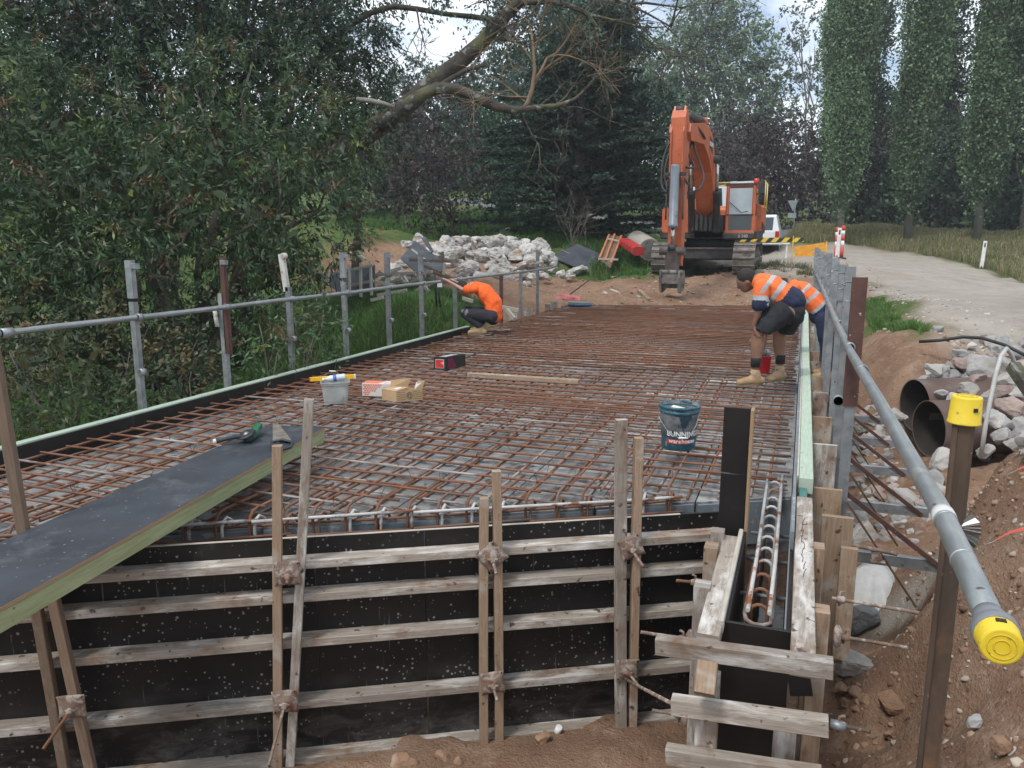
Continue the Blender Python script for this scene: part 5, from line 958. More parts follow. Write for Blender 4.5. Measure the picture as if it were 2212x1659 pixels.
# printed cardboard box
MT['card'] = M('brown_cardboard', (.38,.25,.13), (.47,.32,.18), 5, rough=.85, bump=.1); MT['cardw'] = solid('white_cardboard', (.62,.61,.60), .6, var=.05); MT['or_print'] = solid('orange_print', (.70,.17,.08), .6); MT['ink'] = solid('black_ink', (.015,.013,.012), .6)
b0 = G(764, 862, ZM); b0 = V3(b0.x, b0.y+.16, ZM); bx = thing('carton', b0, 'white carton with an orange brick pattern behind the brown box', 'carton'); ex = V3(.97,.24,0).normalized(); ey = V3(-.24,.97,0).normalized(); W_, D_, H_ = .36,.16,.125
c = b0+ex*W_/2+ey*D_/2+V3(0,0,H_/2); MB().beam(c-ex*W_/2, c+ex*W_/2, D_, H_, ch=.001).build('box', MT['cardw'], bx)
for r in range(6):
    for q in range(8-r): 
        if q*.024 < .19-r*.03: p = b0+ex*(.010+q*.024+(r%2)*.012)-ey*.001+V3(0,0,H_-.020-r*.019); MB().quad([p, p+ex*.019, p+ex*.019+V3(0,0,.013), p+V3(0,0,.013)], .0008).build('brick_print', MT['or_print'], bx)
p = b0+V3(0,0,H_+.001); MB().quad([p+ex*.004+ey*.01, p+ex*.16+ey*.01, p+ex*.20+ey*.15, p+ex*.004+ey*.15]).build('orange_lid_print', MT['or_print'], bx)
p = b0+ex*.215-ey*.001+V3(0,0,.045); MB().quad([p, p+ex*.055, p+ex*.055+V3(0,0,.045), p+V3(0,0,.045)], .0008).build('logo', MT['or_print'], bx); p = p-ey*.001+ex*.008+V3(0,0,.010); MB().quad([p, p+ex*.039, p+ex*.039+V3(0,0,.010), p+V3(0,0,.010)], .0008).build('logo_mark', MT['cardw'], bx); p = p+V3(0,0,.013); MB().quad([p, p+ex*.018, p+ex*.018+V3(0,0,.014), p+V3(0,0,.018)], .0008).build('logo_mark', MT['cardw'], bx)
p = b0+ex*.215+ey*.03+V3(0,0,H_+.001); MB().tube([p, p+ex*.09, p+ex*.11+ey*.06, p+ex*.02+ey*.06, p], .002, 4).build('logo_frame', MT['or_print'], bx)
# open brown box
b0 = G(856, 869, ZM); b0 = V3(b0.x, b0.y, ZM); bb = thing('cardboard_box', b0, 'open brown cardboard box with raised flaps and black print', 'cardboard box'); ex = V3(.72,.69,0); ex.normalize(); ey = V3(-.90,.30,0).normalized(); H_ = .105; L1, L2 = .26, .20
A, B_, C_, E_ = b0, b0+ex*L1, b0+ex*L1+ey*L2, b0+ey*L2; Z = V3(0,0,H_); th = .004
for q in ((A,B_), (B_,C_), (C_,E_), (E_,A)): MB().quad([q[0], q[1], q[1]+Z, q[0]+Z], th).build('wall', MT['card'], bb)
MB().quad([A,B_,C_,E_]).build('bottom', MT['card'], bb)
MB().quad([A+Z, E_+Z, E_+Z+ex*.13+V3(0,0,.012), A+Z+ex*.12+V3(0,0,.03)], .003).build('flap', MT['card'], bb)
MB().quad([E_+Z+ex*.08, C_+Z, C_+Z+V3(.02,.03,.085), E_+Z+ex*.09+V3(-.01,.03,.075)], .003).build('flap', MT['card'], bb)
MB().quad([B_+Z-ex*.07, B_+Z, B_+Z+V3(.015,.02,.08), B_+Z-ex*.06+V3(0,.03,.085)], .003).build('flap', MT['card'], bb)
MB().quad([B_+Z-ex*.07+V3(-.008,-.003,.012), B_+Z-ex*.02+V3(-.008,-.003,.0), B_+Z-ex*.005+V3(.004,.015,.078), B_+Z-ex*.06+V3(-.01,.02,.07)], .002).build('paper_label', MT['cardw'], bb)
MB().quad([A+Z+ex*.03+ey*.03+V3(0,0,.012), A+Z+ex*.03+ey*.08+V3(0,0,.012), A+Z+ex*.09+ey*.07+V3(0,0,.026), A+Z+ex*.075+ey*.02+V3(0,0,.026)], .001).build('paper_label', MT['cardw'], bb)
nrm_ = ex.cross(V3(0,0,1)).normalized(); 
for k in range(5):
    for (s0, s1) in ((.012,.095),(.165,.25)): p = A+nrm_*.0015+V3(0,0,.02+k*.018); MB().beam(p+ex*s0, p+ex*s1, .001, .0022).build('print_line', MT['ink'], bb)
cc = A+ex*.13+nrm_*.002+V3(0,0,.055); MB().tube([cc+ex*cos(t)*.026+V3(0,0,sin(t)*.034) for t in np.linspace(0,2*pi,18)], .002, 4).build('print_ring', MT['ink'], bb); MB().tube([cc+ex*cos(t)*.014+V3(0,0,sin(t)*.018) for t in np.linspace(0,2*pi,14)], .0022, 4).build('print_ring', MT['ink'], bb)
# red and black box
MT['redlab'] = solid('red_label', (.58,.035,.03), .4); MT['maroon'] = solid('maroon_print', (.14,.015,.05), .4)
b0 = G(936, 799, ZM); b0 = V3(b0.x, b0.y+.02, ZM); rb_ = thing('tool_box', b0, 'black carton with a bright red square label, in the middle left of the mat', 'carton'); ex = V3(.995,.09,0).normalized(); ey = V3(.10,.99,0).normalized(); W_, D_, H_ = .155,.34,.15
ey = V3(.30,.95,0).normalized(); c = b0+ex*W_/2+ey*D_/2+V3(0,0,H_/2); o = b0
qa = [o, o+ex*W_, o+ex*W_+ey*D_, o+ey*D_]; mb = MB(); Z = V3(0,0,H_)
for i in range(4): mb.quad([qa[i], qa[(i+1)%4], qa[(i+1)%4]+Z, qa[i]+Z])
mb.quad([q+Z*.97 for q in qa]); mb.build('box', MT['ink'], rb_)
p = o-ey*.002+ex*.022+V3(0,0,.020); MB().quad([p, p+ex*.105, p+ex*.105+V3(0,0,.105), p+V3(0,0,.105)], .001).build('label_border', MT['white'], rb_)
p = p-ey*.001+ex*.004+V3(0,0,.004); MB().quad([p, p+ex*.097, p+ex*.097+V3(0,0,.097), p+V3(0,0,.097)], .001).build('label', MT['redlab'], rb_)
p2 = p-ey*.001+ex*.086+V3(0,0,.04); MB().quad([p2, p2+ex*.008, p2+ex*.008+V3(0,0,.034), p2+V3(0,0,.034)], .001).build('label_mark', MT['white'], rb_); MB().tube([p-ey*.002+ex*(.072+.008*cos(t))+V3(0,0,.058+.008*sin(t)) for t in np.linspace(0,2*pi,10)], .0018, 4).build('label_mark', MT['white'], rb_)
sdn = ex; p = o+ex*(W_+.002)+V3(0,0,.012); MB().quad([p+ey*.02, p+ey*.18, p+ey*.10+V3(0,0,.128), p+ey*.02+V3(0,0,.128)], -.001).build('maroon_panel', MT['maroon'], rb_)
MB().quad([o+ex*.03+ey*.05+Z+V3(0,0,.002), o+ex*.11+ey*.06+Z+V3(0,0,.002), o+ex*.12+ey*.26+Z+V3(0,0,.01), o+ex*.04+ey*.24+Z+V3(0,0,.006)], .001).build('plastic_sheet', MT['clear'], rb_)
# loose timber, bars
p = G(1005,817,ZM); q = G(1245,833,ZM); board('loose_timber', V3(p.x,p.y+.10,ZM+.024), V3(q.x,q.y+.10,ZM+.024), .09, .045, 'wood_tan', 'loose tan timber length lying across the middle of the mat', 'timber')
def bar(name, pts, r, mt_, lab, cat='bar'): return tag(MB().tube(pts, r, 8).build(name, MT[mt_]), lab, cat)
bar('pry_bar', [G(985,781,ZM+.012), G(1030,763,ZM+.012), G(1062,750,ZM+.012), G(1066,748,ZM+.03)], .012, 'rust_post', 'dark pry bar lying behind the red and black carton')
bar('steel_pin', [G(1118,740,ZM+.01), G(1140,736,ZM+.012)], .014, 'rust_post', 'short dark steel pin on the mat right of the pry bar')
bar('loose_rod', [G(1450,648,ZM+.01), G(1494,655,ZM+.01)], .012, 'rebar_dusty', 'loose pale rod lying at the far end of the mat')
# angle grinder
zb = .152; gc = G(532, 938, zb+.055); gc = V3(gc.x, gc.y, zb+.055); MT['green_tool'] = solid('green_tool_plastic', (.01,.13,.055), .35); MT['dk'] = solid('dark_grip', (.025,.035,.045), .55)
gr_ = thing('angle_grinder', V3(gc.x, gc.y, zb), 'green angle grinder with a black disc, lying on the ply topped beam', 'angle grinder')
ax = Vector((-.15,-.35,.9)).normalized(); MB().lathe(gc, [(.060,-.004),(.062,0),(.060,.003),(.02,.004)], 28, ax).build('disc', MT['black'], gr_); MB().lathe(gc+ax*.004, [(.019,0),(.017,.005),(.008,.006),(.007,.012)], 14, ax).build('flange', MT['galv_bar'], gr_)
mb = MB(); e1 = ax.orthogonal().normalized(); e2 = ax.cross(e1); n0 = len(mb.v); 
gd = (G(565,915,zb+.05)-G(532,938,zb+.05)).normalized()
rim = [gc+ (gd*cos(t)+ax.cross(gd)*sin(t))*.067 for t in np.linspace(-1.9,1.9,18)]
for i in range(len(rim)-1): mb.quad([rim[i]-ax*.02, rim[i+1]-ax*.02, rim[i+1]+ax*.008, rim[i]+ax*.008], .002)
mb.build('guard', MT['dk'], gr_)
MB().lathe(gc-ax*.052, [(.030,0),(.036,.01),(.036,.035),(.026,.048)], 18, ax).build('gear_head', MT['dk'], gr_)
MB().loft([gc-ax*.028+gd*.03, gc-ax*.026+gd*.08, gc-ax*.02+gd*.13, gc-ax*.01+gd*.19, gc+gd*.235], [(.030,.028),(.036,.036),(.034,.034),(.024,.026),(.026,.030)], (0,0,1), 14).build('motor_body', MT['green_tool'], gr_)
hl = G(467, 953, zb+.03); hs_ = MB().tube([gc-ax*.03, gc.lerp(hl,.35), gc.lerp(hl,.7), hl], [.012,.016,.014,.018], 12).build('side_handle', MT['dk'], gr_); MB().lathe(hl, [(.019,0),(.019,.012),(.010,.02)], 12, hl-gc).build('handle_tip', MT['cream'], hs_)
# hand saw
MT['blade'] = M('worn_saw_blade', (.20,.17,.14), (.30,.27,.23), 12, rough=.45, metal=.4, patch=((.13,.08,.05), 10, .55, .65))
sw = thing('hand_saw', G(600,940,zb), 'worn hand saw lying on the ply topped beam behind the short upright', 'saw'); z_ = zb+.006
MB().quad([G(589,914,z_), G(589,951,z_), G(633,956,z_), G(611,926,z_), G(600,913,z_)][::1], .0015).build('blade', MT['blade'], sw)
MB().tube([G(587,955,z_+.01), G(588,966,z_+.012), G(606,972,z_+.014), G(628,966,z_+.012), G(633,955,z_+.01), G(610,950,z_+.01), G(587,955,z_+.01)], .010, 8).build('handle', MT['dk'], sw)
# blue tray, pink ribbon and rod at the far left end
yF = 17.2; tp_ = G(1252, 660, -.02); MT['bl'] = solid('bright_blue_plastic', (.02,.16,.36), .4); MT['pink'] = solid('pink_tape', (.75,.25,.24), .5)
ty = thing('blue_tray', tp_, 'flat blue rimmed tool tray at the far left corner of the mat', 'tray'); ov = lambda a, b_, z: [tp_+V3(a*cos(t), b_*sin(t), z) for t in np.linspace(0, 2*pi, 24, endpoint=False)]
shell([ov(.28,.17,0), ov(.31,.20,.03), ov(.29,.18,.032)], True, True).build('tray', MT['bl'], ty); shell([ov(.27,.16,.033), ov(.27,.16,.075), ov(.22,.13,.085)], True, True).build('tool', MT['pvc'], ty)
tg_ = MB(); p0 = G(1222,655,.0); 
for k in range(3): q = [p0+V3(random.uniform(-.3,.35), random.uniform(-.15,.3), .03+random.random()*.16) for _ in range(5)]; [tg_.quad([q[i], q[i+1], q[i+1]+V3(.0,.01,.055), q[i]+V3(0,.01,.055)], .001) for i in range(4)]
tag(tg_.build('pink_ribbon', MT['pink']), 'tangled pink marking ribbon at the far left corner of the mat', 'ribbon')
# nail/plastic cup etc.
cpz = G(1210,1590,-1.29); cu_ = thing('plastic_cup', cpz, 'small white plastic sleeve lying on the dirt below the front form', 'plastic sleeve'); MB().lathe(cpz+V3(-.02,0,.02), [(.017,0),(.019,.005),(.019,.045),(.016,.045)], 16, (.35,-.15,.85)).build('sleeve', MT['white'], cu_)
# ============================================================ ROCKS, PIPES, SITE EQUIPMENT
def hit(u, v, t0=1.5, t1=110):
    r = ray(u, v); t = np.geomspace(t0, t1, 700); x = r.x*t; y = r.y*t; z = H+r.z*t; g = hbase(x, y); k = np.argmax(z < g)
    if not (z < g).any(): k = len(t)-1
    return V3(x[k], y[k], z[k]), float(t[k])
_bm = bmesh.new(); bmesh.ops.create_icosphere(_bm, subdivisions=4, radius=1); ICO = np.array([v.co[:] for v in _bm.verts]); ICF = np.array([[v.index for v in f.verts] for f in _bm.faces]); _bm.free()
_bm = bmesh.new(); bmesh.ops.create_icosphere(_bm, subdivisions=2, radius=1); IC2 = np.array([v.co[:] for v in _bm.verts]); IF2 = np.array([[v.index for v in f.verts] for f in _bm.faces]); _bm.free()
def rockverts(seed, base=ICO, cuts=16, rough=.10):
    g = np.random.default_rng(seed); P = base.copy()
    for k in range(cuts): n = g.normal(size=3); n /= np.linalg.norm(n); d = g.uniform(.50, .86); s = P@n; m = s > d; P[m] -= np.outer(s[m]-d, n)*.93
    o = g.uniform(-50, 50, 3); f = fbm(P[:, 0]*1.8+o[0], P[:, 1]*1.8+o[1], P[:, 2]*1.8+o[2], 5); f2 = np.abs(fbm(P[:, 0]*3.1+o[1], P[:, 1]*3.1+o[2], P[:, 2]*3.1+o[0], 3)); return P*(1+rough*f-rough*.8*f2)[:, None]
def rotm(g): a, b, c = g.uniform(0, 6.28), g.uniform(-.5, .5), g.uniform(-.5, .5); return np.array((Matrix.Rotation(a, 3, 'Z') @ Matrix.Rotation(b, 3, 'X') @ Matrix.Rotation(c, 3, 'Y')))
def rock(c, r, mt_, seed, label, group, name='rock', sq=(1, .8, .7), cuts=16, rough=.10):
    g = np.random.default_rng(seed+1000); P = rockverts(seed, cuts=cuts, rough=rough)*np.array(sq)*g.uniform(.88, 1.12, 3); P = P@rotm(g).T*r*1.18; c = np.array(c); o = npmesh(name, P+c, ICF, MT[mt_], None, None, tuple(c)); 
    me = o.data; me.polygons.foreach_set('use_smooth', np.zeros(len(me.polygons), dtype=bool)); return tag(o, label, 'rock', group)
HEAP = [(907,520,14),(878,530,11),(960,527,14),(985,524,14),(1008,521,12),(1030,522,11),(1045,530,15),(1066,530,19),(1098,503,11),(1115,540,21),(951,549,21),(980,553,18),(1000,548,11),(1030,552,15),(1005,588,24),(1074,596,19),(1043,600,13),(857,582,14),(872,574,12),(900,545,14),(1140,548,19),(1167,537,18),(1180,556,14),(1074,552,17),(1120,556,16),(1145,570,17),(1163,580,14),(1038,556,12),(1243,588,13),(1231,598,8),(1110,602,10),(1190,583,9),(890,560,13),(925,540,13),(935,566,12),(1060,575,10),(1090,577,12),(1105,585,10),(1128,594,11),(970,575,11),(915,585,10),(1150,600,9),(1180,598,9),(1210,592,8),(1135,531,12),(850,600,9),(1090,545,12),(1015,537,11),(945,540,11),(1075,520,9),(1155,555,12),(930,600,9),(960,606,9),(885,606,8),(1017,606,8),(1190,570,9),(845,590,12),(862,603,13),(835,606,9),(880,596,10),(905,603,11),(925,610,9),(990,609,10),(1140,612,7),(1165,592,9),(1100,525,12),(1052,545,11),(995,570,9),(1125,575,9)]
hl_ = {8:'topmost pale boulder perched at the right end of the limestone heap', 0:'tall pale boulder at the left peak of the limestone heap behind the leaning dark panel', 14:'big pale boulder in front of the heap, above the crouching worker', 28:'lone pale boulder at the right foot of the heap by the dark sheet', 21:'rounded pale boulder at the right shoulder of the limestone heap', 9:'widest pale boulder in the right half of the heap'}
for i, (u, v, r) in enumerate(HEAP):
    p, t = hit(u, v+r*.55); rr = r*1.38/1680*t; p = p+V3(0,0,rr*.45); rock(p, rr, 'rock_white', 100+i, hl_.get(i, 'pale limestone boulder in the rubble heap beyond the deck'), 'limestone boulders in the heap', 'boulder', (1.12,.9,.68), 8, .15)
RIP = [(1911,868,10,'w'),(1934,894,20,'w'),(2038,863,19,'w'),(2087,790,27,'p'),(2131,795,30,'g'),(2056,813,16,'g'),(2060,832,15,'p'),(2171,860,36,'p'),(2145,902,18,'p'),(2155,936,20,'w'),(2142,954,18,'w'),(2181,949,18,'w'),(2030,1001,28,'w'),(2014,1042,24,'g'),(2035,1063,18,'w'),(1954,1081,27,'w'),(1921,1092,15,'g'),(1895,1061,16,'p'),(1863,1152,27,'w'),(1905,1141,17,'g'),(1853,1121,22,'g'),(1892,943,15,'w'),(1868,951,15,'p'),(1858,928,15,'w'),(1918,1011,16,'w'),(1946,964,15,'g'),(2105,977,15,'w'),(2134,983,15,'w'),(2004,805,12,'w'),(2075,765,11,'g'),(2190,820,30,'w'),(2200,880,28,'g'),(2090,829,14,'p'),(2003,716,10,'g'),(2023,713,13,'g'),(2130,733,14,'p'),(2110,812,15,'w'),(2150,830,16,'g'),(1880,905,11,'w'),(1875,980,13,'g'),(1900,1000,12,'p'),(1855,1000,12,'g'),(1880,1030,14,'w'),(1930,1040,13,'w'),(1980,1010,13,'g'),(2000,1085,14,'g'),(1870,1090,14,'w'),(2165,775,14,'p'),(2195,765,13,'g'),(2212,800,20,'p'),(2240,860,30,'w'),(2050,790,10,'g'),(2020,835,10,'w'),(2066,850,10,'g'),(1945,1125,13,'g'),(1990,1040,11,'w'),(2060,980,12,'w'),(2070,1010,12,'g'),(1900,925,9,'w'),(1920,910,9,'g'),(1850,1040,10,'p'),(1860,1070,10,'w')]
MT['rock_w2'] = M('pale_grey_stone', (.30,.29,.27), (.45,.43,.40), 3, rough=.9, bump=.9, bd=.03, bs=8, patch=((.34,.26,.19), 2, .56, .68), tint=.18)
for i, (u, v, r, k) in enumerate(RIP):
    p, t = hit(u, v+r*.5); rr = r*1.38/1680*t; p = p+V3(0,0,rr*.35)
    lab = {0:'small pale block nearest the guard posts left of the pipe mouths', 1:'pale square rock wedged left of the rusty pipe mouths', 2:'pale rock sitting on top between the two rusty pipes', 7:'big pinkish layered rock at the right border above the pipes', 12:'pale pointed rock just left of the yellow capped pole', 3:'pinkish rock high in the riprap left of the white hose', 4:'large grey rock in the riprap beside the white hose'}.get(i, {'w':'pale rock in the creek riprap around the rusty pipes','g':'grey rock in the creek riprap around the rusty pipes','p':'pinkish rock in the creek riprap around the rusty pipes'}[k])
    rock(p, rr, {'w':'rock_w2','g':'rock_grey','p':'rock_pink'}[k], 300+i, lab, 'riprap rocks in the creek', 'rock', (1,.8,.68), 15, .07)
NEAR = [(1846,1338,50,'rock_blue','dark blue grey rock right of the wing form, under the upper tie rod'),(1835,1428,44,'rock_grey','pale grey angular rock right of the wing form, near the lower tie rod'),(1925,1521,30,'rock_brown','flat brown rock lying in the pit right of the brown studs'),(1815,1492,17,'rock_brown','brown stone in the little cluster below the grey rock'),(1845,1500,15,'rock_brown','brown stone in the little cluster below the grey rock'),(1868,1512,18,'rock_brown','brown stone in the little cluster below the grey rock'),(1828,1520,16,'rock_brown','brown stone in the little cluster below the grey rock'),(1852,1528,14,'rock_brown','brown stone in the little cluster below the grey rock'),(1922,1590,17,'rock_brown','single brown stone low in the pit left of the rusty pole'),(875,1612,34,'rock_brown','large clay brown rock at the foot of the front form'),(962,1640,26,'rock_brown','rounded brown rock right of the large one below the front form'),(915,1605,20,'rock_brown','small brown rock just right of the large clay rock'),(948,1600,18,'rock_brown','dirt coated rock leaning on the lowest horizontal timber'),(1160,1566,17,'rock_brown','brown stone resting on the lowest timber right of the third upright pair'),(1040,1612,10,'rock_brown','pebble sized brown stone by the foot of the third upright pair'),(1105,1590,9,'rock_brown','little stone between the third and fourth upright pairs'),(985,1612,11,'rock_brown','small clod at the foot of the lowest timber'),(1530,1560,13,'rock_grey','grey clod beside the studs left of the wing form'),(1390,1600,12,'rock_brown','clod near the foot of the pair close to the bucket'),(820,1650,16,'rock_brown','clod at the bottom border left of the large clay rock'),(2160,1610,26,'rock_brown','brown clod at the lower right corner of the pit'),(2110,1560,20,'rock_grey','dark stone at the lower right beside the bank')]
for i, (u, v, r, mt_, lab) in enumerate(NEAR):
    p, t = hit(u, v+r*.5); rr = r*1.05/1680*t; p = p+(NR*.16 if 800 < u < 1450 else V3(0,0,0)); p.z = float(hbase([p.x],[p.y])[0]); p = p+V3(0,0,rr*.3); rock(p, rr, mt_, 500+i, lab, 'brown stones below the grey rock' if 'cluster' in lab else None, 'rock', (1,.8,.7), 14, .09)
for i in range(270):
    u = rng.uniform(1860, 2230); v = rng.uniform(745, 1180)
    if i > 190: u = rng.uniform(1845, 1995); v = rng.uniform(890, 1185)
    if i <= 190 and u < 1990 and v < 850 or (v > 960 and u > 2010+(v-960)*-.3 and u > 2010) or (1930 < u < 2150 and 835 < v < 1000): continue
    p, t = hit(u, v); rr = (rng.uniform(13, 30) if u > 2000 else rng.uniform(9, 20))/1680*t; k = 'wgp'[rng.integers(3)]; rock(p+V3(0,0,rr*.3), rr, {'w':'rock_w2','g':'rock_grey','p':'rock_pink'}[k], 1300+i, {'w':'pale rock in the creek riprap around the rusty pipes','g':'grey rock in the creek riprap around the rusty pipes','p':'pinkish rock in the creek riprap around the rusty pipes'}[k], 'riprap rocks in the creek', 'rock', (1,.8,.68), 15, .07)
for i, (u, v, r, k, d) in enumerate([(2150,905,28,'w',7.95),(2183,882,36,'p',8.1),(2203,925,32,'g',7.9),(2160,945,24,'w',7.8),(2190,958,22,'w',7.7),(2128,975,17,'w',7.75),(2132,862,24,'g',8.35),(2168,846,30,'p',8.5),(2210,850,30,'w',8.4),(2092,843,22,'w',8.6),(2062,862,19,'w',8.5),(2035,851,13,'g',8.6),(2225,890,30,'g',8.0),(2110,820,22,'p',8.9),(2060,835,16,'g',9.0),(2030,828,14,'w',9.2),(2230,950,26,'w',7.7),(2172,915,20,'g',7.9)]):
    rock(D(u, v, d), r*1.05/1680*d, {'w':'rock_w2','g':'rock_grey','p':'rock_pink'}[k], 1900+i, 'broken rock heaped over the buried right ends of the rusty pipes', 'rocks heaped on the pipes', 'rock', (1,.8,.7), 15, .07)
for i in range(46):
    u = rng.uniform(2085, 2240); v = rng.uniform(805, 985); p, t = hit(u, v); rr = rng.uniform(15, 30)/1680*t; k = 'wgp'[rng.integers(3)]; rock(p+V3(0,0,rr*.5), rr, {'w':'rock_w2','g':'rock_grey','p':'rock_pink'}[k], 1700+i, {'w':'pale rock in the creek riprap around the rusty pipes','g':'grey rock in the creek riprap around the rusty pipes','p':'pinkish rock in the creek riprap around the rusty pipes'}[k], 'riprap rocks in the creek', 'rock', (1,.8,.68), 15, .07)
# loose stones (countless)
def stones(name, pts, s0, s1, cols, wts, label, mtl):
    n = len(pts); R = [rockverts(900+k, IC2, 12, .14) for k in range(8)]; V, F, K = [], [], []
    for i, p in enumerate(pts): s = s0+(s1-s0)*rng.random()**3; P = (R[i % 8]*np.array([1, .85, .6]))@rotm(rng).T*s+p; F.append(IF2+len(V)*len(IC2)); V.append(P); K.append(np.tile(palette(1, cols, wts, rng)*rng.uniform(.75,1.2), (len(IF2), 1)))
    o = npmesh(name, np.concatenate(V), np.concatenate(F), mtl, None, np.concatenate(K), tuple(np.mean(pts, 0))); return tag(o, label, 'stones', kind='stuff')
ms, nts, bs_, Ns, Ls = nodes('stone_bits'); at = Ns('ShaderNodeAttribute'); at.attribute_name = 'Col'; Ls(at.outputs['Color'], bs_.inputs['Base Color']); bs_.inputs['Roughness'].default_value = .95; bumpn(nts, bs_, noi(nts, coords(nts, 'POS', (1,1,1)), 60), .6, .004)
BR = [(.24,.145,.09), (.32,.22,.15), (.36,.31,.25), (.16,.09,.055)]
pit = [(-2.6,1.6),(0,3.1),(.25,5.2),(1.0,6.5),(1.8,5.8),(2.4,3),(1.6,1.0),(-1,1)]
P = scatter(pit, 5200); P = np.concatenate([P, scatter([(.85,2),(1.0,6.2),(2.2,6.6),(3.2,4),(2.4,1.2)], 2600)]); P[:, 2] += .012; stones('loose_stones', P, .004, .038, BR+[(.42,.39,.35)], [4,3,1.5,3,.8], 'loose brown stones and clods scattered over the dirt in front', ms)
P = scatter([(-9,24),(-6,17.5),(1,20),(1.2,26),(-5,27)], 1500); P[:, 2] += .02; stones('dirt_clods', P, .012, .07, BR, [4,3,1.5,3], 'dirt clods strewn over the work pad beyond the deck', ms)
P = scatter([(p.x,p.y) for p in [G(1880,690,.2),G(2212,780,.2),G(2212,860,-.5),G(1860,860,-.9)]], 900); P[:, 2] += .01; stones('embankment_stones', P, .012, .06, BR+[(.4,.38,.35)], [3,3,1.5,2,2], 'pebbles on the dirt embankment below the side road', ms)
P = scatter([(v.x, v.y) for v in [D(1860,620,17), D(1980,700,11.5), D(2212,780,9.5), D(2212,740,11), D(1930,625,19), D(1880,600,23)]], 1600); P[:, 2] += .01; stones('road_gravel', P, .010, .045, [(.33,.31,.28),(.45,.43,.39),(.25,.2,.15)], [3,2,1], 'coarse gravel along the crumbling inner road shoulder', ms)
# culvert pipes
axd = V3(.906,.42,.02).normalized()
for (u, v, d, r, lab) in [(2006,926,8.3,.31,'rusty culvert pipe with its mouth open, the nearer lower one'),(1976,876,8.9,.31,'rusty culvert pipe behind and above the nearer one')]:
    c = D(u, v, d); cz = thing('culvert_pipe', c-V3(0,0,r), lab, 'culvert pipe', 'rusty culvert pipes in the creek')
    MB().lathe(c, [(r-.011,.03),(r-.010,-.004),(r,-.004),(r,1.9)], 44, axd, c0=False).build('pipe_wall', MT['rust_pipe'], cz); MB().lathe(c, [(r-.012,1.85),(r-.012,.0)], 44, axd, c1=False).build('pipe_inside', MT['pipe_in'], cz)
    MB().lathe(c+axd*1.2, [(r+.002,0),(r+.012,.01),(r+.012,.03),(r+.002,.04)], 44, axd).build('weld_band', MT['rust_pipe'], cz)
# white hose arch
hp = [D(2119,985,7.6), D(2128,925,7.6), D(2140,860,7.7), D(2153,800,7.8), D(2163,768,7.85), D(2174,753,7.9), D(2184,764,7.95), D(2196,795,8), D(2212,845,8.1)]
tag(MB().tube(hp, .022, 12).build('hose', solid('pale_grey_hose', (.42,.42,.40), .5)), 'pale grey hose arching over the riprap right of the yellow capped pole', 'hose')
bl = [D(1985,738,9.6), D(2030,735,9.5), D(2080,728,9.4), D(2120,730,9.3), D(2170,745,9), D(2230,775,8.7)]
tag(MB().tube(bl, .02, 8).build('black_hose', MT['black']), 'thin black hose along the lower edge of the side road', 'hose')
bq = D(2212,790,6.9); tag(MB().beam(D(2188,790,7.2), D(2230,850,6.9), .10, .10).build('stump', MT['bark_moss']), 'dark mossy stump end at the right border by the hose', 'stump')
# pink pegs on near bank
for i, (u, v, u2, v2) in enumerate([(2196,1016,2240,1010), (2150,1168,2215,1145)]):
    a = D(u, v, 3.6-.3*i); b_ = D(u2, v2, 3.6-.3*i); t = thing('survey_ribbon', a, ['pink survey ribbon at the right border, upper one','pink survey ribbon on a wire at the right border, lower one'][i], 'ribbon'); mb = MB(); m_ = (a+b_)/2+V3(0,0,.01); mb.quad([a, m_, m_+V3(0,0,.012), a+V3(0,0,.004)], .001); mb.quad([m_, b_, b_+V3(0,0,.016), m_+V3(0,0,.012)], .001); mb.build('tape', solid('hot_pink_tape%d' % i, (.80,.16,.13), .5), t)
    MB().tube([a, a+V3(-.03,0,-.02), a+V3(-.045,0,-.05), a+V3(-.04,0,-.06)], .0018, 5).build('wire', MT['galv_bar'], t)
# white sack under the arm
sk = MB(); s0 = [hit(u, v)[0] for u, v in [(1870,1215),(1900,1205),(1938,1212),(1935,1270),(1915,1340),(1880,1335),(1830,1300),(1822,1260)]]; ctr = sum(s0, V3(0,0,0))/8+V3(0,0,.12)
n0 = 10; base = len(sk.v); rings = []
for k, (f, z) in enumerate([(1.05,.0),(1.0,.05),(.8,.10),(.5,.13),(.2,.14)]):
    for i in range(24):
        a = i/24*8; p = s0[int(a) % 8].lerp(s0[(int(a)+1) % 8], a-int(a)); p = ctr+(p-ctr)*f; wr = .018*sin(i*2.6+k)*f; sk.v.append(V3(p.x, p.y, s0[0].z*.4+p.z*.6+z+wr-.02))
for k in range(4):
    for i in range(24): A = base+k*24+i; B = base+k*24+(i+1)%24; sk.face([A,B,B+24,A+24], [(0,0)]*4, True)
sk.face([base+96+i for i in range(24)], [(0,0)]*24, True); tag(sk.build('white_sack', MT['white_tarp']), 'crumpled white woven sack lying under the nearest outrigger arms', 'sack')
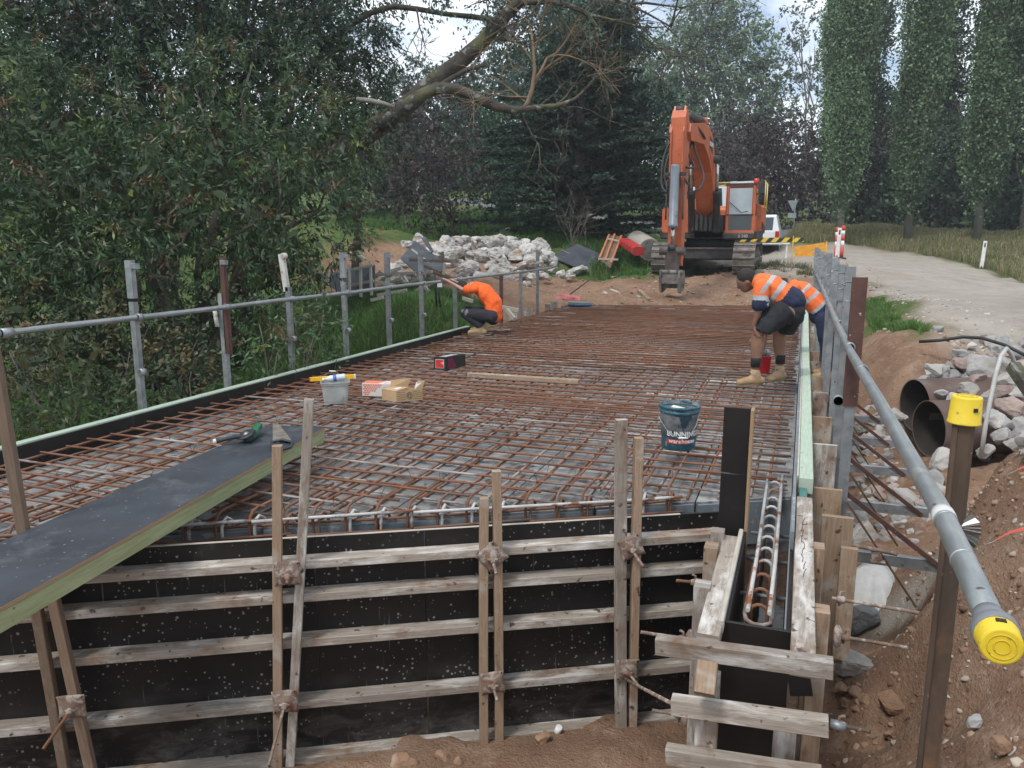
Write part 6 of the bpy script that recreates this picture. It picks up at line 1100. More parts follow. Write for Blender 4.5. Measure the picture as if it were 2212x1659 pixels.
# ---------- left timber pile and panels (crop frame: u = 648+.2197a, v = 475.2+.2197b)
def U2(a, b, d): return D(648+.2197*a, 475.2+.2197*b, d)
pf = thing('formwork_sheet', U2(500,750,18), 'black ply panel with pale battens propped at the left of the timber pile', 'formwork panel')
q = [U2(275,520,18.6), U2(735,440,18), U2(735,700,17.7), U2(480,760,17.8), U2(275,640,18.4)]; MB().quad(q[::-1], .02).build('sheet', MT['ply_dusty'], pf)
for (a, b, c, d) in [(100,570,715,445),(450,655,725,598)]: MB().beam(U2(a,b,17.9), U2(c,d,17.7), .05, .06).build('batten', MT['dirty_wood_pale'], pf)
for (a, b, c, d) in [(280,490,272,640),(405,540,415,660),(487,440,487,740),(597,420,600,760),(690,405,705,740)]: MB().beam(U2(a,b,17.8), U2(c,d,17.6), .05, .06, (0,1,0)).build('batten', MT['dirty_wood_pale'], pf)
pd = thing('formwork_sheet', U2(1200,500,19.5), 'blue grey ply panel leaning cornerwise against the limestone heap', 'formwork panel'); MB().quad([U2(990,375,20.5), U2(1150,520,19.3), U2(1420,500,19.3), U2(1410,410,20.4), U2(1130,200,22)], .03).build('sheet', MT['ply_dusty'], pd)
MB().beam(U2(1100,290,20.4), U2(1270,420,19.6), .05,.03).build('batten', MT['dirty_wood_pale'], pd); MB().quad([U2(1190,180,22), U2(1290,320,21), U2(1310,300,21), U2(1230,160,22)], .03).build('torn_strip', MT['ply_dusty'], pd)
ST = [(1075,392,1555,410,18.6,'long pale timber lying level across the dark leaning panel'),(1425,430,1405,575,18.3,'short upright pale timber just above the crouching worker hand'),(740,540,1135,520,18.2,'pale timber stretched level in the middle of the pile'),(1210,520,1300,508,18.3,'short pale timber right of the level one'),(1130,590,1180,520,18.1,'short pale block of timber tilted in the pile'),(970,725,1250,735,17.2,'lowest pale timber along the front of the pile'),(740,610,930,645,17.6,'pale timber low at the left of the pile'),(1220,450,1510,580,18.4,'dark edged timber sloping down to the rail'),(1300,515,1520,590,18.2,'pale timber sloping beside the dark edged one'),(780,610,960,500,18.4,'timber slanting up in the pile, first slanted one'),(880,620,1000,575,18,'timber slanting in the pile behind the guard posts'),(1020,560,1060,620,18,'short slanted timber in the pile'),(950,575,1050,625,18,'greyed timber crossing the pile'),(1210,640,1280,720,17.6,'timber pointing down in the right of the pile'),(760,740,1050,690,17.4,'greyed timber near the ground under the pile'),(1130,700,1300,620,17.7,'greyed slanted timber at the right of the pile'),(740,560,800,500,18.6,'short slanted timber at the left top of the pile'),(560,330,640,390,20,'weathered log piece on the dirt mound'),(300,475,420,465,20,'dark stick lying on the dirt mound'),(700,790,820,760,17,'greyed board end in the grass'),(1600,770,1700,800,15.5,'pale splinter board behind the crouching worker'),(1950,850,2150,890,14.6,'pale timber behind the short brown post'),(2030,880,2110,970,14.4,'pale timber slanting down between the last left posts'),(1080,620,1200,560,18,'rough pale stick in the pile'),(900,500,1000,470,18.8,'dusty timber at the back of the pile')]
for a, b, c, d, dd, lab in ST: board('scrap_timber', U2(a,b,dd), U2(c,d,dd-.15), .05 if dd > 16 else .04, .07, 'dirty_wood_pale' if 'dark' not in lab else 'wood_dark', lab, 'timber', 'scrap timbers in the pile')
for i, (a, b, c) in enumerate([(1325,540,850),(1360,650,860)]): tag(MB().tube([U2(a,b,13), U2(a+20,c,13)], .016, 6).build('steel_stake', MT['black']), ['thin black steel stake in the grass, left of two','thin black steel stake in the grass with a white tag, right of two'][i], 'stake')
tag(MB().beam(U2(1350,640,12.9), U2(1398,640,12.9), .004, .07).build('tag', MT['white']), 'small white tag on the right black stake', 'tag')
# ---------- beyond the deck (u = 1026+.1953a, v = 475.2+.1953b)
def U3(a, b, d): return D(1026+.1953*a, 475.2+.1953*b, d)
ds_ = thing('dark_sheet', U3(1100,590,22), 'large dark ply sheet lying tilted on the grass right of the heap', 'sheet'); q = [hit(1026+.1953*a, 475.2+.1953*b)[0]+V3(0,0,z) for a, b, z in ((835,450,.12),(1240,590,.05),(1450,465,.18),(1130,365,.30))]; MB().quad(q, .03).build('sheet', MT['ply_dusty'], ds_)
MB().beam(q[0].lerp(q[3],.45)+V3(0,0,.01), q[1].lerp(q[2],.45)+V3(0,0,.01), .03,.012).build('seam', MT['dirty_wood_pale'], ds_)
op = thing('formwork_sheet', U3(1490,450,23.5), 'form panel with orange rails lying on the grass', 'formwork panel'); MB().quad([U3(1375,430,23.4), U3(1500,525,23), U3(1625,185,26), U3(1480,165,26)], .03).build('sheet', MT['wood_dark'], op); MT['orail'] = solid('orange_timber', (.42,.16,.06), .7)
for (a, b, c, d) in [(1378,425,1485,165),(1440,445,1545,160),(1505,480,1620,178)]: MB().beam(U3(a,b,23.3), U3(c,d,25.9), .06,.07).build('rail', MT['orail'], op)
for (a, b, c, d, e) in [(1465,205,1670,250,25.3),(1365,430,1585,438,23.2)]: MB().beam(U3(a,b,e), U3(c,d,e-.2), .06,.05).build('cross_batten', MT['dirty_wood_pale'], op)
rb2 = thing('red_barrier', U3(1740,370,24), 'red plastic road barrier lying on its side on the grass', 'barrier'); MT['rbar'] = solid('red_barrier_plastic', (.45,.035,.035), .5)
A_, B2 = U3(1810,345,23.6), U3(1650,245,25.2); MB().beam(A_, B2, .34, .26, ch=.05).build('body', MT['rbar'], rb2)
for t in (.2,.4,.6,.8): p = A_.lerp(B2, t); MB().beam(p, p+(B2-A_).normalized()*.05, .345, .265, ch=.05).build('groove', solid('red_groove%d' % int(t*10), (.25,.02,.02), .5), rb2)
cp_ = thing('corrugated_culvert', U3(1880,380,25), 'pale corrugated half culvert lying on the grass left of the excavator', 'culvert'); a0 = U3(1930,330,24.6); a1 = U3(1790,240,26.2); dr = (a1-a0); L = dr.length; dr.normalize(); pr_ = []
for k in range(48): pr_.append((.34+(.022 if (k//2) % 2 else 0), L*k/47))
MB().lathe(a0, pr_, 24, dr).build('shell', MT['dirty_wood_pale'], cp_); MB().lathe(a0-dr*.002, [(.30,0),(.30,.001)], 24, dr).build('mouth', MT['concrete'], cp_)
bits = [(1785,865,1930,905,18.6,.09,'short plank lying on the dirt before the far mat edge'),(1500,795,1585,825,19.6,.08,'pale offcut on the dirt, left of the short plank'),(1425,825,1470,850,19.4,.09,'brick sized pale offcut beside the other on the dirt'),(1790,865,1830,885,18.8,.07,'tiny pale chip by the short plank')]
for a, b, c, d, e, w_, lab in bits:
    p = hit(1026+.1953*a, 475.2+.1953*b)[0]; q = hit(1026+.1953*c, 475.2+.1953*d)[0]
    if lab.startswith('short'): p = hit(1026+.1953*1815, 475.2+.1953*800)[0]
    board('timber_offcut', p+V3(0,0,.05), q+V3(0,0,.05), w_, .05, 'dirty_wood_pale' if 'pale' in lab else 'wood_tan', lab, 'timber', 'offcuts on the dirt pad')
p = hit(1026+.1953*970, 475.2+.1953*905)[0]; tag(MB().tube([p+V3(0,0,.05), D(1274,604,18.8)], .018, 6).build('pole', MT['rust_post']), 'thin pole slanting up out of the dirt at the far left corner', 'pole')
p = D(1690+55,606,13.6); rock(V3(.32,13.3,.42), .20, 'rock_w2', 777, 'pale domed rock seen behind the second bending worker', None)
# ---------- guide posts, bollards, sign, barrier
def gpost(u, vb, d, lab):
    p = D(u, vb, d); p = V3(p.x, p.y, hz1(p.x, p.y)-.05); t = thing('guide_post', p, lab, 'guide post', 'white roadside guide posts'); top = p+V3(.04,0,1.05)
    MB().beam(p+V3(0,0,.08), top, .13, .03, (0,1,0), ch=.012).build('post', MT['white'], t); MB().beam(p.lerp(top,.78)+V3(0,-.018,0), p.lerp(top,.93)+V3(0,-.018,0), .045, .004, (0,1,0)).build('reflector', MT['ink'], t); MB().beam(p, p+V3(0,0,.12), .05,.03,(0,1,0)).build('stub', MT['rust_post'], t); return t
gpost(2120,578,29.4,'white roadside guide post standing alone by the dry grass'); gpost(1807,562,27,'white guide post at the red and white bollards')
def bollard(u, vb, d, lab):
    p = D(u, vb, d); p = V3(p.x, p.y, hz1(p.x, p.y)-.03); t = thing('bollard', p, lab, 'bollard', 'red and white bollards'); MB().lathe(p, [(.16,0),(.15,.06),(.06,.08)], 16).build('foot', MT['black'], t)
    for z0, z1, m_ in ((.06,.42,'red_b'),(.42,.62,'white'),(.62,.80,'red_b'),(.80,.95,'white'),(.95,1.12,'red_b')): MB().lathe(p, [(.055,z0),(.055,z1)], 16).build('band', MT[m_], t)
MT['red_b'] = solid('bollard_red', (.60,.06,.04), .5)
bollard(1817,564,26.5,'red and white bollard right of the white guide post'); bollard(1804,560,28,'red topped bollard behind the white guide post')
p = D(1713.7,508,40); p.z = hz1(p.x,p.y)-.1; sg = thing('road_sign', p, 'back of a triangular give way sign on a grey pole', 'road sign'); pt2 = D(1713.7,429,40); MB().tube([p, V3(p.x,p.y,pt2.z)], .035, 8).build('pole', MT['galv_bar'], sg); MT['sgray'] = solid('sign_back_grey', (.30,.34,.35), .5, .3)
MB().quad([D(1701.5,433,39.9), D(1713,457,39.9), D(1724.5,433,39.9)], .01).build('triangle_plate', MT['sgray'], sg); MB().quad([D(1702,460,39.9), D(1702,471,39.9), D(1720,471,39.9), D(1720,460,39.9)], .01).build('name_plate', MT['sgray'], sg)
def striped():
    m, nt, b, N, L = nodes('black_yellow_stripes'); tc = N('ShaderNodeTexCoord'); mp = N('ShaderNodeMapping'); L(tc.outputs['UV'], mp.inputs[0]); mp.inputs['Rotation'].default_value = (0,0,.75); w_ = N('ShaderNodeTexWave'); w_.inputs['Scale'].default_value = 1.15; w_.wave_profile = 'SIN'; L(mp.outputs[0], w_.inputs['Vector']); L(mixc(nt, ramp(nt, w_.outputs['Fac'], .48, .52), (.02,.02,.02), (.75,.50,.03)), b.inputs['Base Color']); b.inputs['Roughness'].default_value = .5; return m
bb_ = thing('barrier_board', D(1660,560,28), 'black and yellow striped barrier board standing behind the right track', 'barrier'); a = D(1590,519,28); b_ = D(1736,518,28); MB().quad([D(1590,524,28), D(1736,522.5,28), D(1736,513.5,28), D(1590,513,28)], .03).build('striped_board', striped(), bb_)
MB().beam(D(1604,527,28), D(1706,526,28), .03,.05).build('white_rail', MT['white'], bb_)
for u in (1605,1700): q = D(u,526,28.05); MB().beam(V3(q.x,q.y,hz1(q.x,q.y)), q, .05,.04,(0,1,0)).build('leg', MT['white'], bb_)
nb_ = thing('number_plate_box', D(1589,533,27.5), 'small white box marked 17 beside the striped barrier', 'box'); MB().beam(D(1581,529,27.5), D(1597,529,27.5), .12,.16).build('box', MT['white'], nb_); text_mesh('17', .15, MT['ink'], 'digits', nb_, D(1589,528,27.42)+V3(0,-.07,0), rt, (0,0,1), .002, .004)
q = D(1589,529,27.55); MB().beam(V3(q.x,q.y,hz1(q.x,q.y)), q-V3(0,0,.07), .05,.04,(0,1,0)).build('leg', MT['white'], nb_)
fl = thing('orange_flag', D(1750,556,24), 'orange sheet hung between stakes beside the gravel', 'sheet'); MT['oflag'] = solid('orange_sheet', (.80,.36,.04), .6, .2); mb = MB(); TL, TR_, BR_, BL = D(1716,533,24), D(1782,524,24), D(1787,552,24), D(1717,555,24); n_ = 10
for i in range(n_):
    t0, t1 = i/n_, (i+1)/n_; w0, w1 = sin(t0*9)*.04, sin(t1*9)*.04; mb.quad([TL.lerp(TR_,t0)+V3(0,w0,0), BL.lerp(BR_,t0)+V3(0,w0,0), BL.lerp(BR_,t1)+V3(0,w1,0), TL.lerp(TR_,t1)+V3(0,w1,0)], .004)
mb.build('cloth', MT['oflag'], fl)
for (u, v0) in ((1714,509),(1786,520)): q = D(u,v0,24.05); MB().tube([V3(q.x,q.y,hz1(q.x,q.y)-.05), q], .012, 6).build('stake', MT['lvl'], fl)
# ---------- vehicles
MT['carw'] = solid('white_car_paint', (.62,.64,.66), .25, var=.03); MT['glass'] = M('dark_glass', (.02,.03,.035), (.035,.05,.055), 2, rough=.08, bump=0, spec=.8); MT['tyre'] = solid('tyre_rubber', (.015,.015,.015), .8); MT['lamp'] = solid('red_lamp_glass', (.40,.02,.015), .2)
def vehicle(name, o, L, W, Hh, lab, cat, boxy):
    t = thing(name, o, lab, cat); secs = [(0,.45,.95),(.0,.50,1.0)]; mb = MB(); hw = W/2; gl = .82 if not boxy else .95
    prof = [(0,.42),(.02,.75),(.05,1.02),(.28 if not boxy else .1,Hh-.08),(.45,Hh),(L*.62,Hh),(L*.75,1.08),(L-.15,.95),(L,.75),(L,.42)]
    for s in (-1, 1): mb.v += [Vector(o)+V3(s*hw*(gl if z > 1.1 else 1), y, z) for (y, z) in prof]
    n = len(prof); mb.face(list(range(n)), [(0,0)]*n); mb.face([n+i for i in range(n)][::-1], [(0,0)]*n)
    for i in range(n): j = (i+1)%n; mb.face([i,n+i,n+j,j], [(0,0)]*4)
    mb.build('body', MT['carw'], t); zt, zb_ = Hh-.12, 1.10; y0, y1 = prof[3][0], .07; f = lambda z: y1+(y0-y1)*(z-1.02)/(Hh-.08-1.02)
    MB().quad([Vector(o)+V3(-hw*.76*gl/.82*.9, f(zb_)-.02, zb_), Vector(o)+V3(hw*.76*gl/.82*.9, f(zb_)-.02, zb_), Vector(o)+V3(hw*.70, f(zt)-.02, zt), Vector(o)+V3(-hw*.70, f(zt)-.02, zt)], .01).build('rear_window', MT['glass'], t)
    for s in (-1, 1): q = [Vector(o)+V3(s*(hw*gl+.012), y, z) for (y, z) in ((.42,1.15),(L*.66,1.15),(L*.60,Hh-.14),(.55,Hh-.14))]; MB().quad(q if s > 0 else q[::-1], .01).build('side_window', MT['glass'], t)
    for s in (-1, 1): MB().beam(Vector(o)+V3(s*(hw-.09),-.01,.78), Vector(o)+V3(s*(hw-.09),-.01,1.06), .16,.06,(0,1,0)).build('tail_lamp', MT['lamp'], t)
    MB().beam(Vector(o)+V3(-hw,-.06,.52), Vector(o)+V3(hw,-.06,.52), .12,.20).build('bumper', MT['black'], t)
    for s in (-1, 1):
        for y in (.85, L-.85): c = Vector(o)+V3(s*(hw-.12), y, .36); w_ = MB().lathe(c-V3(s*.12,0,0), [(.30,0),(.36,.02),(.36,.22),(.30,.24)], 24, (s,0,0)).build('wheel', MT['tyre'], t); MB().lathe(c+V3(s*.10,0,0), [(.2,0),(.18,.03),(.05,.035)], 16, (s,0,0)).build('rim', MT['galv'], w_)
    return t
q = D(1633,552,35); suv = vehicle('parked_car', V3(q.x, q.y, q.z), 4.5, 1.85, 1.78, 'white four wheel drive parked behind the excavator cab', 'car', False); MB().beam(V3(q.x-.6,q.y+1,hz1(q.x,q.y)+1.83), V3(q.x+.6,q.y+1,hz1(q.x,q.y)+1.83), .3,.08).build('roof_rack', MT['black'], suv)
q = D(1525,520,42); vehicle('parked_van', V3(q.x, q.y, hz1(q.x,q.y)), 4.8, 1.95, 2.35, 'white van glimpsed behind the excavator boom', 'van', True)
# ============================================================ EXCAVATOR
MT['exo'] = M('weathered_orange_paint', (.46,.105,.035), (.56,.15,.06), 3, rough=.45, bump=.05, patch=((.30,.10,.05), 3, .58, .72), spots=((.16,.07,.04), 14, .68, .75))
MT['exd'] = M('greasy_dark_steel', (.018,.018,.020), (.05,.048,.045), 5, rough=.6, bump=.2); MT['exg'] = M('dusty_track_steel', (.13,.115,.10), (.23,.21,.185), 7, rough=.7, metal=.3, bump=.4, patch=((.06,.05,.045), 5, .55, .65)); MT['cyl'] = M('blue_grey_cylinder_paint', (.12,.15,.18), (.19,.22,.25), 4, (1,1,.3), rough=.4, patch=((.07,.07,.07), 3, .58, .7)); MT['chrome'] = M('chrome_rod', (.45,.45,.45), (.5,.5,.5), 3, rough=.2, metal=.9, bump=0); MT['exb'] = M('brown_worn_steel', (.075,.06,.055), (.14,.115,.10), 6, rough=.6, metal=.3, bump=.3)
MT['cglass'] = M('cab_glass', (.26,.33,.36), (.38,.45,.48), 1.5, rough=.1, bump=0, spec=.8); MT['safe_y'] = solid('safety_yellow', (.60,.46,.14), .5)  # cab glass: pale base colour stands in for reflected sky
def PE(a, b, y): return PY(1382.4+.2603*a, 216+.2603*b, y)
g0 = PE(480,1450,23.1); zg_ = .42; ex_ = thing('excavator', V3(g0.x, 24.5, zg_), 'orange tracked excavator with raised boom and bare hitch, facing the deck', 'excavator')
xl0 = PE(88,1450,23.1).x; xr1 = PE(945,1440,23.1).x; tw_ = .60
def track(x0, lbl):
    x1 = x0+tw_; y0, y1, r = 23.5, 26.7, .44; zc = zg_+r+.03; xm = (x0+x1)/2
    fr = MB().beam((xm,y0,zc),(xm,y1,zc), .34,.42,ch=.03).build('track_frame', MT['exb'], ex_); pts = []; N = 46; per = 2*(y1-y0)+2*pi*r
    mb = MB()
    for k in range(N):
        s = per*k/N; 
        if s < y1-y0: p = (y0+s, zc+r); a = 0
        elif s < y1-y0+pi*r: a = (s-(y1-y0))/r; p = (y1+r*sin(a), zc+r*cos(a))
        elif s < 2*(y1-y0)+pi*r: a = pi; p = (y1-(s-(y1-y0)-pi*r), zc-r)
        else: a = pi+(s-2*(y1-y0)-pi*r)/r; p = (y0+r*sin(a), zc+r*cos(a))
        n = V3(0, sin(a), cos(a)); t = V3(0, cos(a), -sin(a)); c = V3(xm, p[0], p[1]); mb.beam(c-V3(tw_/2,0,0), c+V3(tw_/2,0,0), per/N*.88, .03, n, ch=.004); mb.beam(c-V3(tw_/2,0,0)+n*.03-t*.05, c+V3(tw_/2,0,0)+n*.03-t*.05, .014, .035, n, ch=.002)
    mb.build('track_shoes', MT['exg'], ex_)
    for y in (y0, y1): MB().lathe((x1-.12,y,zc), [(.36,-.3),(.36,.0),(.2,.06),(.08,.08)], 24, (1,0,0)).build('track_wheel', MT['exb'], ex_)
    for k in range(5): MB().lathe((x1-.12,y0+.5+k*.55,zc-r+.16), [(.12,-.25),(.12,.02),(.05,.04)], 14, (1,0,0)).build('roller', MT['exd'], ex_)
    MB().beam((x1-.06,y0+.3,zc-.02),(x1-.06,y1-.3,zc-.02), .03,.10).build('side_rail', MT['exg'], ex_)
track(xl0, 'l'); track(xr1-tw_, 'r')
xm = (xl0+xr1)/2; MB().beam((xl0+.5,24.2,zg_+.62),(xr1-.5,24.2,zg_+.62), .9,.36,ch=.05).build('car_body', MT['exd'], ex_); MB().beam((xl0+.55,23.72,zg_+.78),(xr1-.55,23.72,zg_+.78), .03,.05).build('car_body_lip', MT['exb'], ex_); MB().lathe((xm,25.2,zg_+.75), [(.75,0),(.75,.32)], 32).build('slew_ring', MT['exd'], ex_)
# upper structure
zp = zg_+1.05; MB().beam((xl0+.1,25.6,zp+.12),(xr1-.02,25.6,zp+.12), 3.2,.24,ch=.03).build('deck_plate', MT['exd'], ex_)
cA = PE(700,1105,23.95); cB = PE(970,690,23.95); cx0, cx1, cz0, cz1 = cA.x, cB.x, cA.z, cB.z; cy0, cy1 = 23.95, 25.6
cab_ = MB(); 
for (x, y) in ((cx0,cy0),(cx1,cy0),(cx0,cy1),(cx1,cy1)): cab_.beam((x+(.05 if x==cx0 else -.05),y+(.05 if y==cy0 else -.05),cz0),(x+(.05 if x==cx0 else -.05),y+(.05 if y==cy0 else -.05),cz1), .10,.10,(0,1,0),ch=.03)
cab_.beam((cx0,cy0+.05,cz0+.04),(cx1,cy0+.05,cz0+.04), .09,.08); cab_.beam((cx0,(cy0+cy1)/2,cz1-.04),(cx1,(cy0+cy1)/2,cz1-.04), cy1-cy0,.09,ch=.03); cab_.beam((cx1-.03,cy0+.1,cz0+.25),(cx1-.03,cy1,cz0+.25), .05,.50); cab_.beam((cx0+.03,cy0+.1,cz0+.25),(cx0+.03,cy1,cz0+.25), .05,.50); cab_.beam((cx0,cy1-.03,cz0+.5),(cx1,cy1-.03,cz0+.5), .05,1.0)
cab = cab_.build('cab', MT['exo'], ex_)
zmid = PE(800,952,cy0).z
MB().quad([(cx0+.10,cy0+.04,zmid),(cx1-.10,cy0+.04,zmid),(cx1-.10,cy0+.04,cz1-.12),(cx0+.10,cy0+.04,cz1-.12)], .02).build('windscreen', MT['cglass'], cab)
MB().quad([(cx0+.10,cy0+.035,cz0+.08),(cx1-.10,cy0+.035,cz0+.08),(cx1-.10,cy0+.035,zmid-.03),(cx0+.10,cy0+.035,zmid-.03)], .02).build('lower_window', MT['glass'], cab)
gl_ = MB(); gl_.beam((cx0,cy0,zmid),(cx1-.05,cy0,zmid), .03,.03)
for k in range(9): z = cz0+.12+(zmid-cz0-.14)*k/8; gl_.beam((cx0+.1,cy0+.005,z),(cx1-.1,cy0+.005,z), .008,.008)
gl_.build('guard_grille', MT['exd'], cab)
MB().quad([(cx1+.002,cy0+.15,cz0+.55),(cx1+.002,cy1-.15,cz0+.55),(cx1+.002,cy1-.15,cz1-.12),(cx1+.002,cy0+.15,cz1-.12)], .01).build('side_window', MT['glass'], cab)
MB().beam((cx0-.02,cy0+.1,cz1-.02),(cx1+.02,cy0+.1,cz1-.02), .22,.06).build('roof_visor', MT['exd'], cab); MB().beam((cx0+.1,cy0+.2,cz1+.035),(cx1-.1,cy0+.2,cz1+.035), .3,.05).build('roof_lid', MT['white'], cab)
for x in (cx0+.2, cx1-.2): MB().beam((x-.06,cy0+.02,cz1+.03),(x+.06,cy0+.02,cz1+.03), .05,.07).build('work_light', MT['clear'], cab)
MB().tube([(cx0+.12,cy0-.005,zmid+.35),(cx0+.45,cy0-.005,zmid+.06),(cx1-.2,cy0-.005,zmid+.10)], .012, 6).build('wiper', MT['exd'], cab)
MB().beam((cx0-.03,cy0+.05,cz0-.09),(cx1,cy0+.05,cz0-.09), .30,.19,ch=.04).build('front_bumper', MT['exd'], ex_); text_mesh('S 340', .12, MT['cloudy'], 'lettering', ex_, (cx1-.3,cy0-.105,cz0-.09), (1,0,0), (0,0,1), .002, .003)
mr = PE(1010,720,23.9); MB().beam(mr-V3(0,0,.17), mr+V3(0,0,.17), .18,.08,(0,1,0),ch=.02).build('mirror', MT['exd'], ex_); MB().tube([mr, (cx1,cy0+.1,cz1-.35)], .015, 6).build('mirror_arm', MT['exd'], ex_)
# yellow hand rails, beacon
hr = MB(); zr1 = cz1+.14
for y in (25.8, 27.0): hr.tube([(xl0+1.2,y,zr1),(xr1+.05,y,zr1+.04)], .018, 6); hr.tube([(xl0+1.2,y,zr1-.75),(xr1+.05,y,zr1-.72)], .014, 6)
for x in (xl0+1.2, xr1-.3, xr1+.05):
    for y in (25.8, 27.0): hr.tube([(x,y,zp+.9),(x,y,zr1+.03)], .018, 6)
hr.build('hand_rail', MT['safe_y'], ex_)
MB().lathe((cx1-.1,cy1-.2,cz1+.02), [(.08,0),(.09,.10),(.09,.12),(.085,.20),(.06,.21)], 14).build('beacon', MT['lamp'], ex_)
# engine house, counterweight, left body
MB().beam((xr1-.40,24.9,zp+.62),(xr1-.40,27.6,zp+.62), .85,.80,ch=.08).build('side_housing', MT['exo'], ex_); MB().beam((xr1+.045,25.2,zp+.40),(xr1+.045,26.8,zp+.30), .02,.20).build('side_stripe', MT['exd'], ex_)
MB().beam((xl0+.1,27.4,zp+.62),(xr1,27.4,zp+.62), .9,.9,ch=.15).build('counterweight', MT['exo'], ex_)
MB().beam((xl0+.62,23.9,zp+.55),(xl0+.62,26.8,zp+.55), .95,.72,ch=.05).build('tank_housing', MT['exo'], ex_); MB().beam((xl0+.95,24.6,zp+1.05),(xl0+.95,25.6,zp+1.05), .4,.3,ch=.03).build('tank_top', MT['exo'], ex_); MB().beam((xl0+.6,23.92,zp+.16),(xl0+.6,24.3,zp+.16), 1.0,.26).build('step_box', MT['exd'], ex_)
# boom and stick in one vertical plane
ft = PE(560,985,24.4); ft.z = zp+.45; st_ = D(1471,250,19.2); e1 = V3(st_.x-ft.x, st_.y-ft.y, 0); Lh = e1.length; e1.normalize(); e2 = V3(0,0,1); sn = e1.cross(e2)   # sn = to the machine's left/right side
def arm(poly, w, name, mat, par=ex_, off=0): 
    o = ft+sn*(w/2+off); mb = MB(); mb.poly(poly, o, e1, e2, 0); base = len(mb.v); n = len(poly); mb = MB(); A = [o+e1*a+e2*b for a, b in poly]; B = [p-sn*w for p in A]; mb.v = A+B
    mb.face(list(range(n)), [(a,b) for a, b in poly]); mb.face([n+i for i in range(n)][::-1], [(a,b) for a, b in poly][::-1])
    for i in range(n): j = (i+1)%n; mb.face([i,n+i,n+j,j][::-1], [(0,0),(0,w),(.3,w),(.3,0)])
    return mb.build(name, MT[mat], par)
zt_ = st_.z-ft.z
bp_ = [(0,-.18),(.22,-.12),(.55,.35),(.95,.95),(1.35,1.40),(1.95,1.72),(2.9,1.98),(Lh-.10,zt_-.55),(Lh+.08,zt_-.38),(Lh,zt_-.18),(2.9,2.52),(2.1,2.50),(1.55,2.40),(.95,2.0),(.30,1.05),(-.12,.2),(-.18,-.02)]
boom = arm(bp_, .50, 'boom', 'exo')
for s in (-.255, .255): o_ = arm([(1.0,1.75),(1.45,2.15),(2.0,2.30),(2.0,1.95),(1.4,1.62),(1.1,1.30)], .012, 'boom_side_plate', 'exo', boom, s)
arm([(1.40,1.86),(1.52,2.22),(1.98,2.28),(1.98,1.98)], .012, 'name_plate', 'exd', boom, -.262)
arm([(1.40,1.86),(1.52,2.22),(1.98,2.28),(1.98,1.98)], .012, 'name_plate', 'exd', boom, .262)
for s in (1, -1):
    c = ft+e1*1.73+e2*2.09+sn*(.272*s); text_mesh('DOOSAN', .17, MT['white'], 'lettering', boom, c, e1*(-1 if s < 0 else 1)*(1), e2, .003, .004) if False else text_mesh('DOOSAN', .16, MT['white'], 'lettering', boom, c, (-e1 if sn.cross(V3(0,0,1)).dot(e1)*s > 0 else e1), e2, .003, .004)
def cylinder(a, b, off, rb, nm, split=.6, mat='cyl', rr=None):
    A = ft+e1*a[0]+e2*a[1]+sn*off; B = ft+e1*b[0]+e2*b[1]+sn*off; d = (B-A).normalized(); L = (B-A).length
    c = MB().lathe(A, [(rb*.8,-.05),(rb,.0),(rb,L*split),(rb*1.12,L*split+.01),(rb*1.12,L*split+.09),(rb*.7,L*split+.10)], 20, d).build(nm, MT[mat], ex_); MB().tube([A+d*L*split, B], rr or rb*.5, 12).build('rod', MT['chrome'], c); MB().tube([B-sn*.09, B+sn*.09], rb*.9, 12).build('rod_eye', MT['exd'], c); return c
for s in (-1, 1): cylinder((.62,-.22), (1.12,1.75), .36*s, .10, 'lift_cylinder', .52, 'exd')
MB().tube([ft+e1*1.12+e2*1.75-sn*.48, ft+e1*1.12+e2*1.75+sn*.48], .10, 14).build('boom_pin', MT['exd'], ex_)
cylinder((1.9,2.70), (Lh+.02,zt_+.05), 0, .11, 'stick_cylinder', .55, 'exd', .06)
MB().tube([ft+e1*1.9+e2*2.70-sn*.15, ft+e1*1.9+e2*2.70+sn*.15], .09, 12).build('cylinder_mount', MT['exo'], ex_)
# stick
zb_ = D(1465,566,19.2).z-ft.z; top_ = D(1471,240,19.2).z-ft.z
sp_ = [(Lh-.34,top_-.55),(Lh-.20,top_-.15),(Lh-.02,top_+.02),(Lh+.16,top_),(Lh+.30,top_-.18),(Lh+.34,top_-.9),(Lh+.30,top_-1.7),(Lh+.18,zb_+.25),(Lh+.16,zb_-.05),(Lh-.10,zb_-.10),(Lh-.16,zb_+.2),(Lh-.30,zb_+1.3),(Lh-.42,top_-1.3)]
stick = arm(sp_, .33, 'stick', 'exo')
for s in (-.14,.14): arm([(Lh+.28,top_-.35),(Lh+.40,top_-.5),(Lh+.44,top_-1.55),(Lh+.32,top_-1.75),(Lh+.28,top_-1.6)], .03, 'stick_rib', 'exo', stick, s)
for s in (-.12,.12): arm([(Lh-.1,top_-.1),(Lh,top_+.10),(Lh+.12,top_+.10),(Lh+.22,top_-.1)], .04, 'top_lug', 'exo', stick, s)
MB().tube([ft+e1*(Lh+.05)+e2*(top_+.01)-sn*.10, ft+e1*(Lh+.05)+e2*(top_+.01)+sn*.10], .10, 16).build('top_pin', MT['exd'], stick)
cylinder((Lh+.48,D(1461,362,19).z-ft.z), (Lh+.50,D(1461,535,19).z-ft.z), .0, .105, 'bucket_cylinder', .70, 'cyl', .045)
MB().beam(ft+e1*(Lh+.40)+e2*(D(1461,377,19).z-ft.z)-sn*.25, ft+e1*(Lh+.40)+e2*(D(1461,377,19).z-ft.z)+sn*.25, .10,.08).build('hose_clamp', MT['exd'], stick)
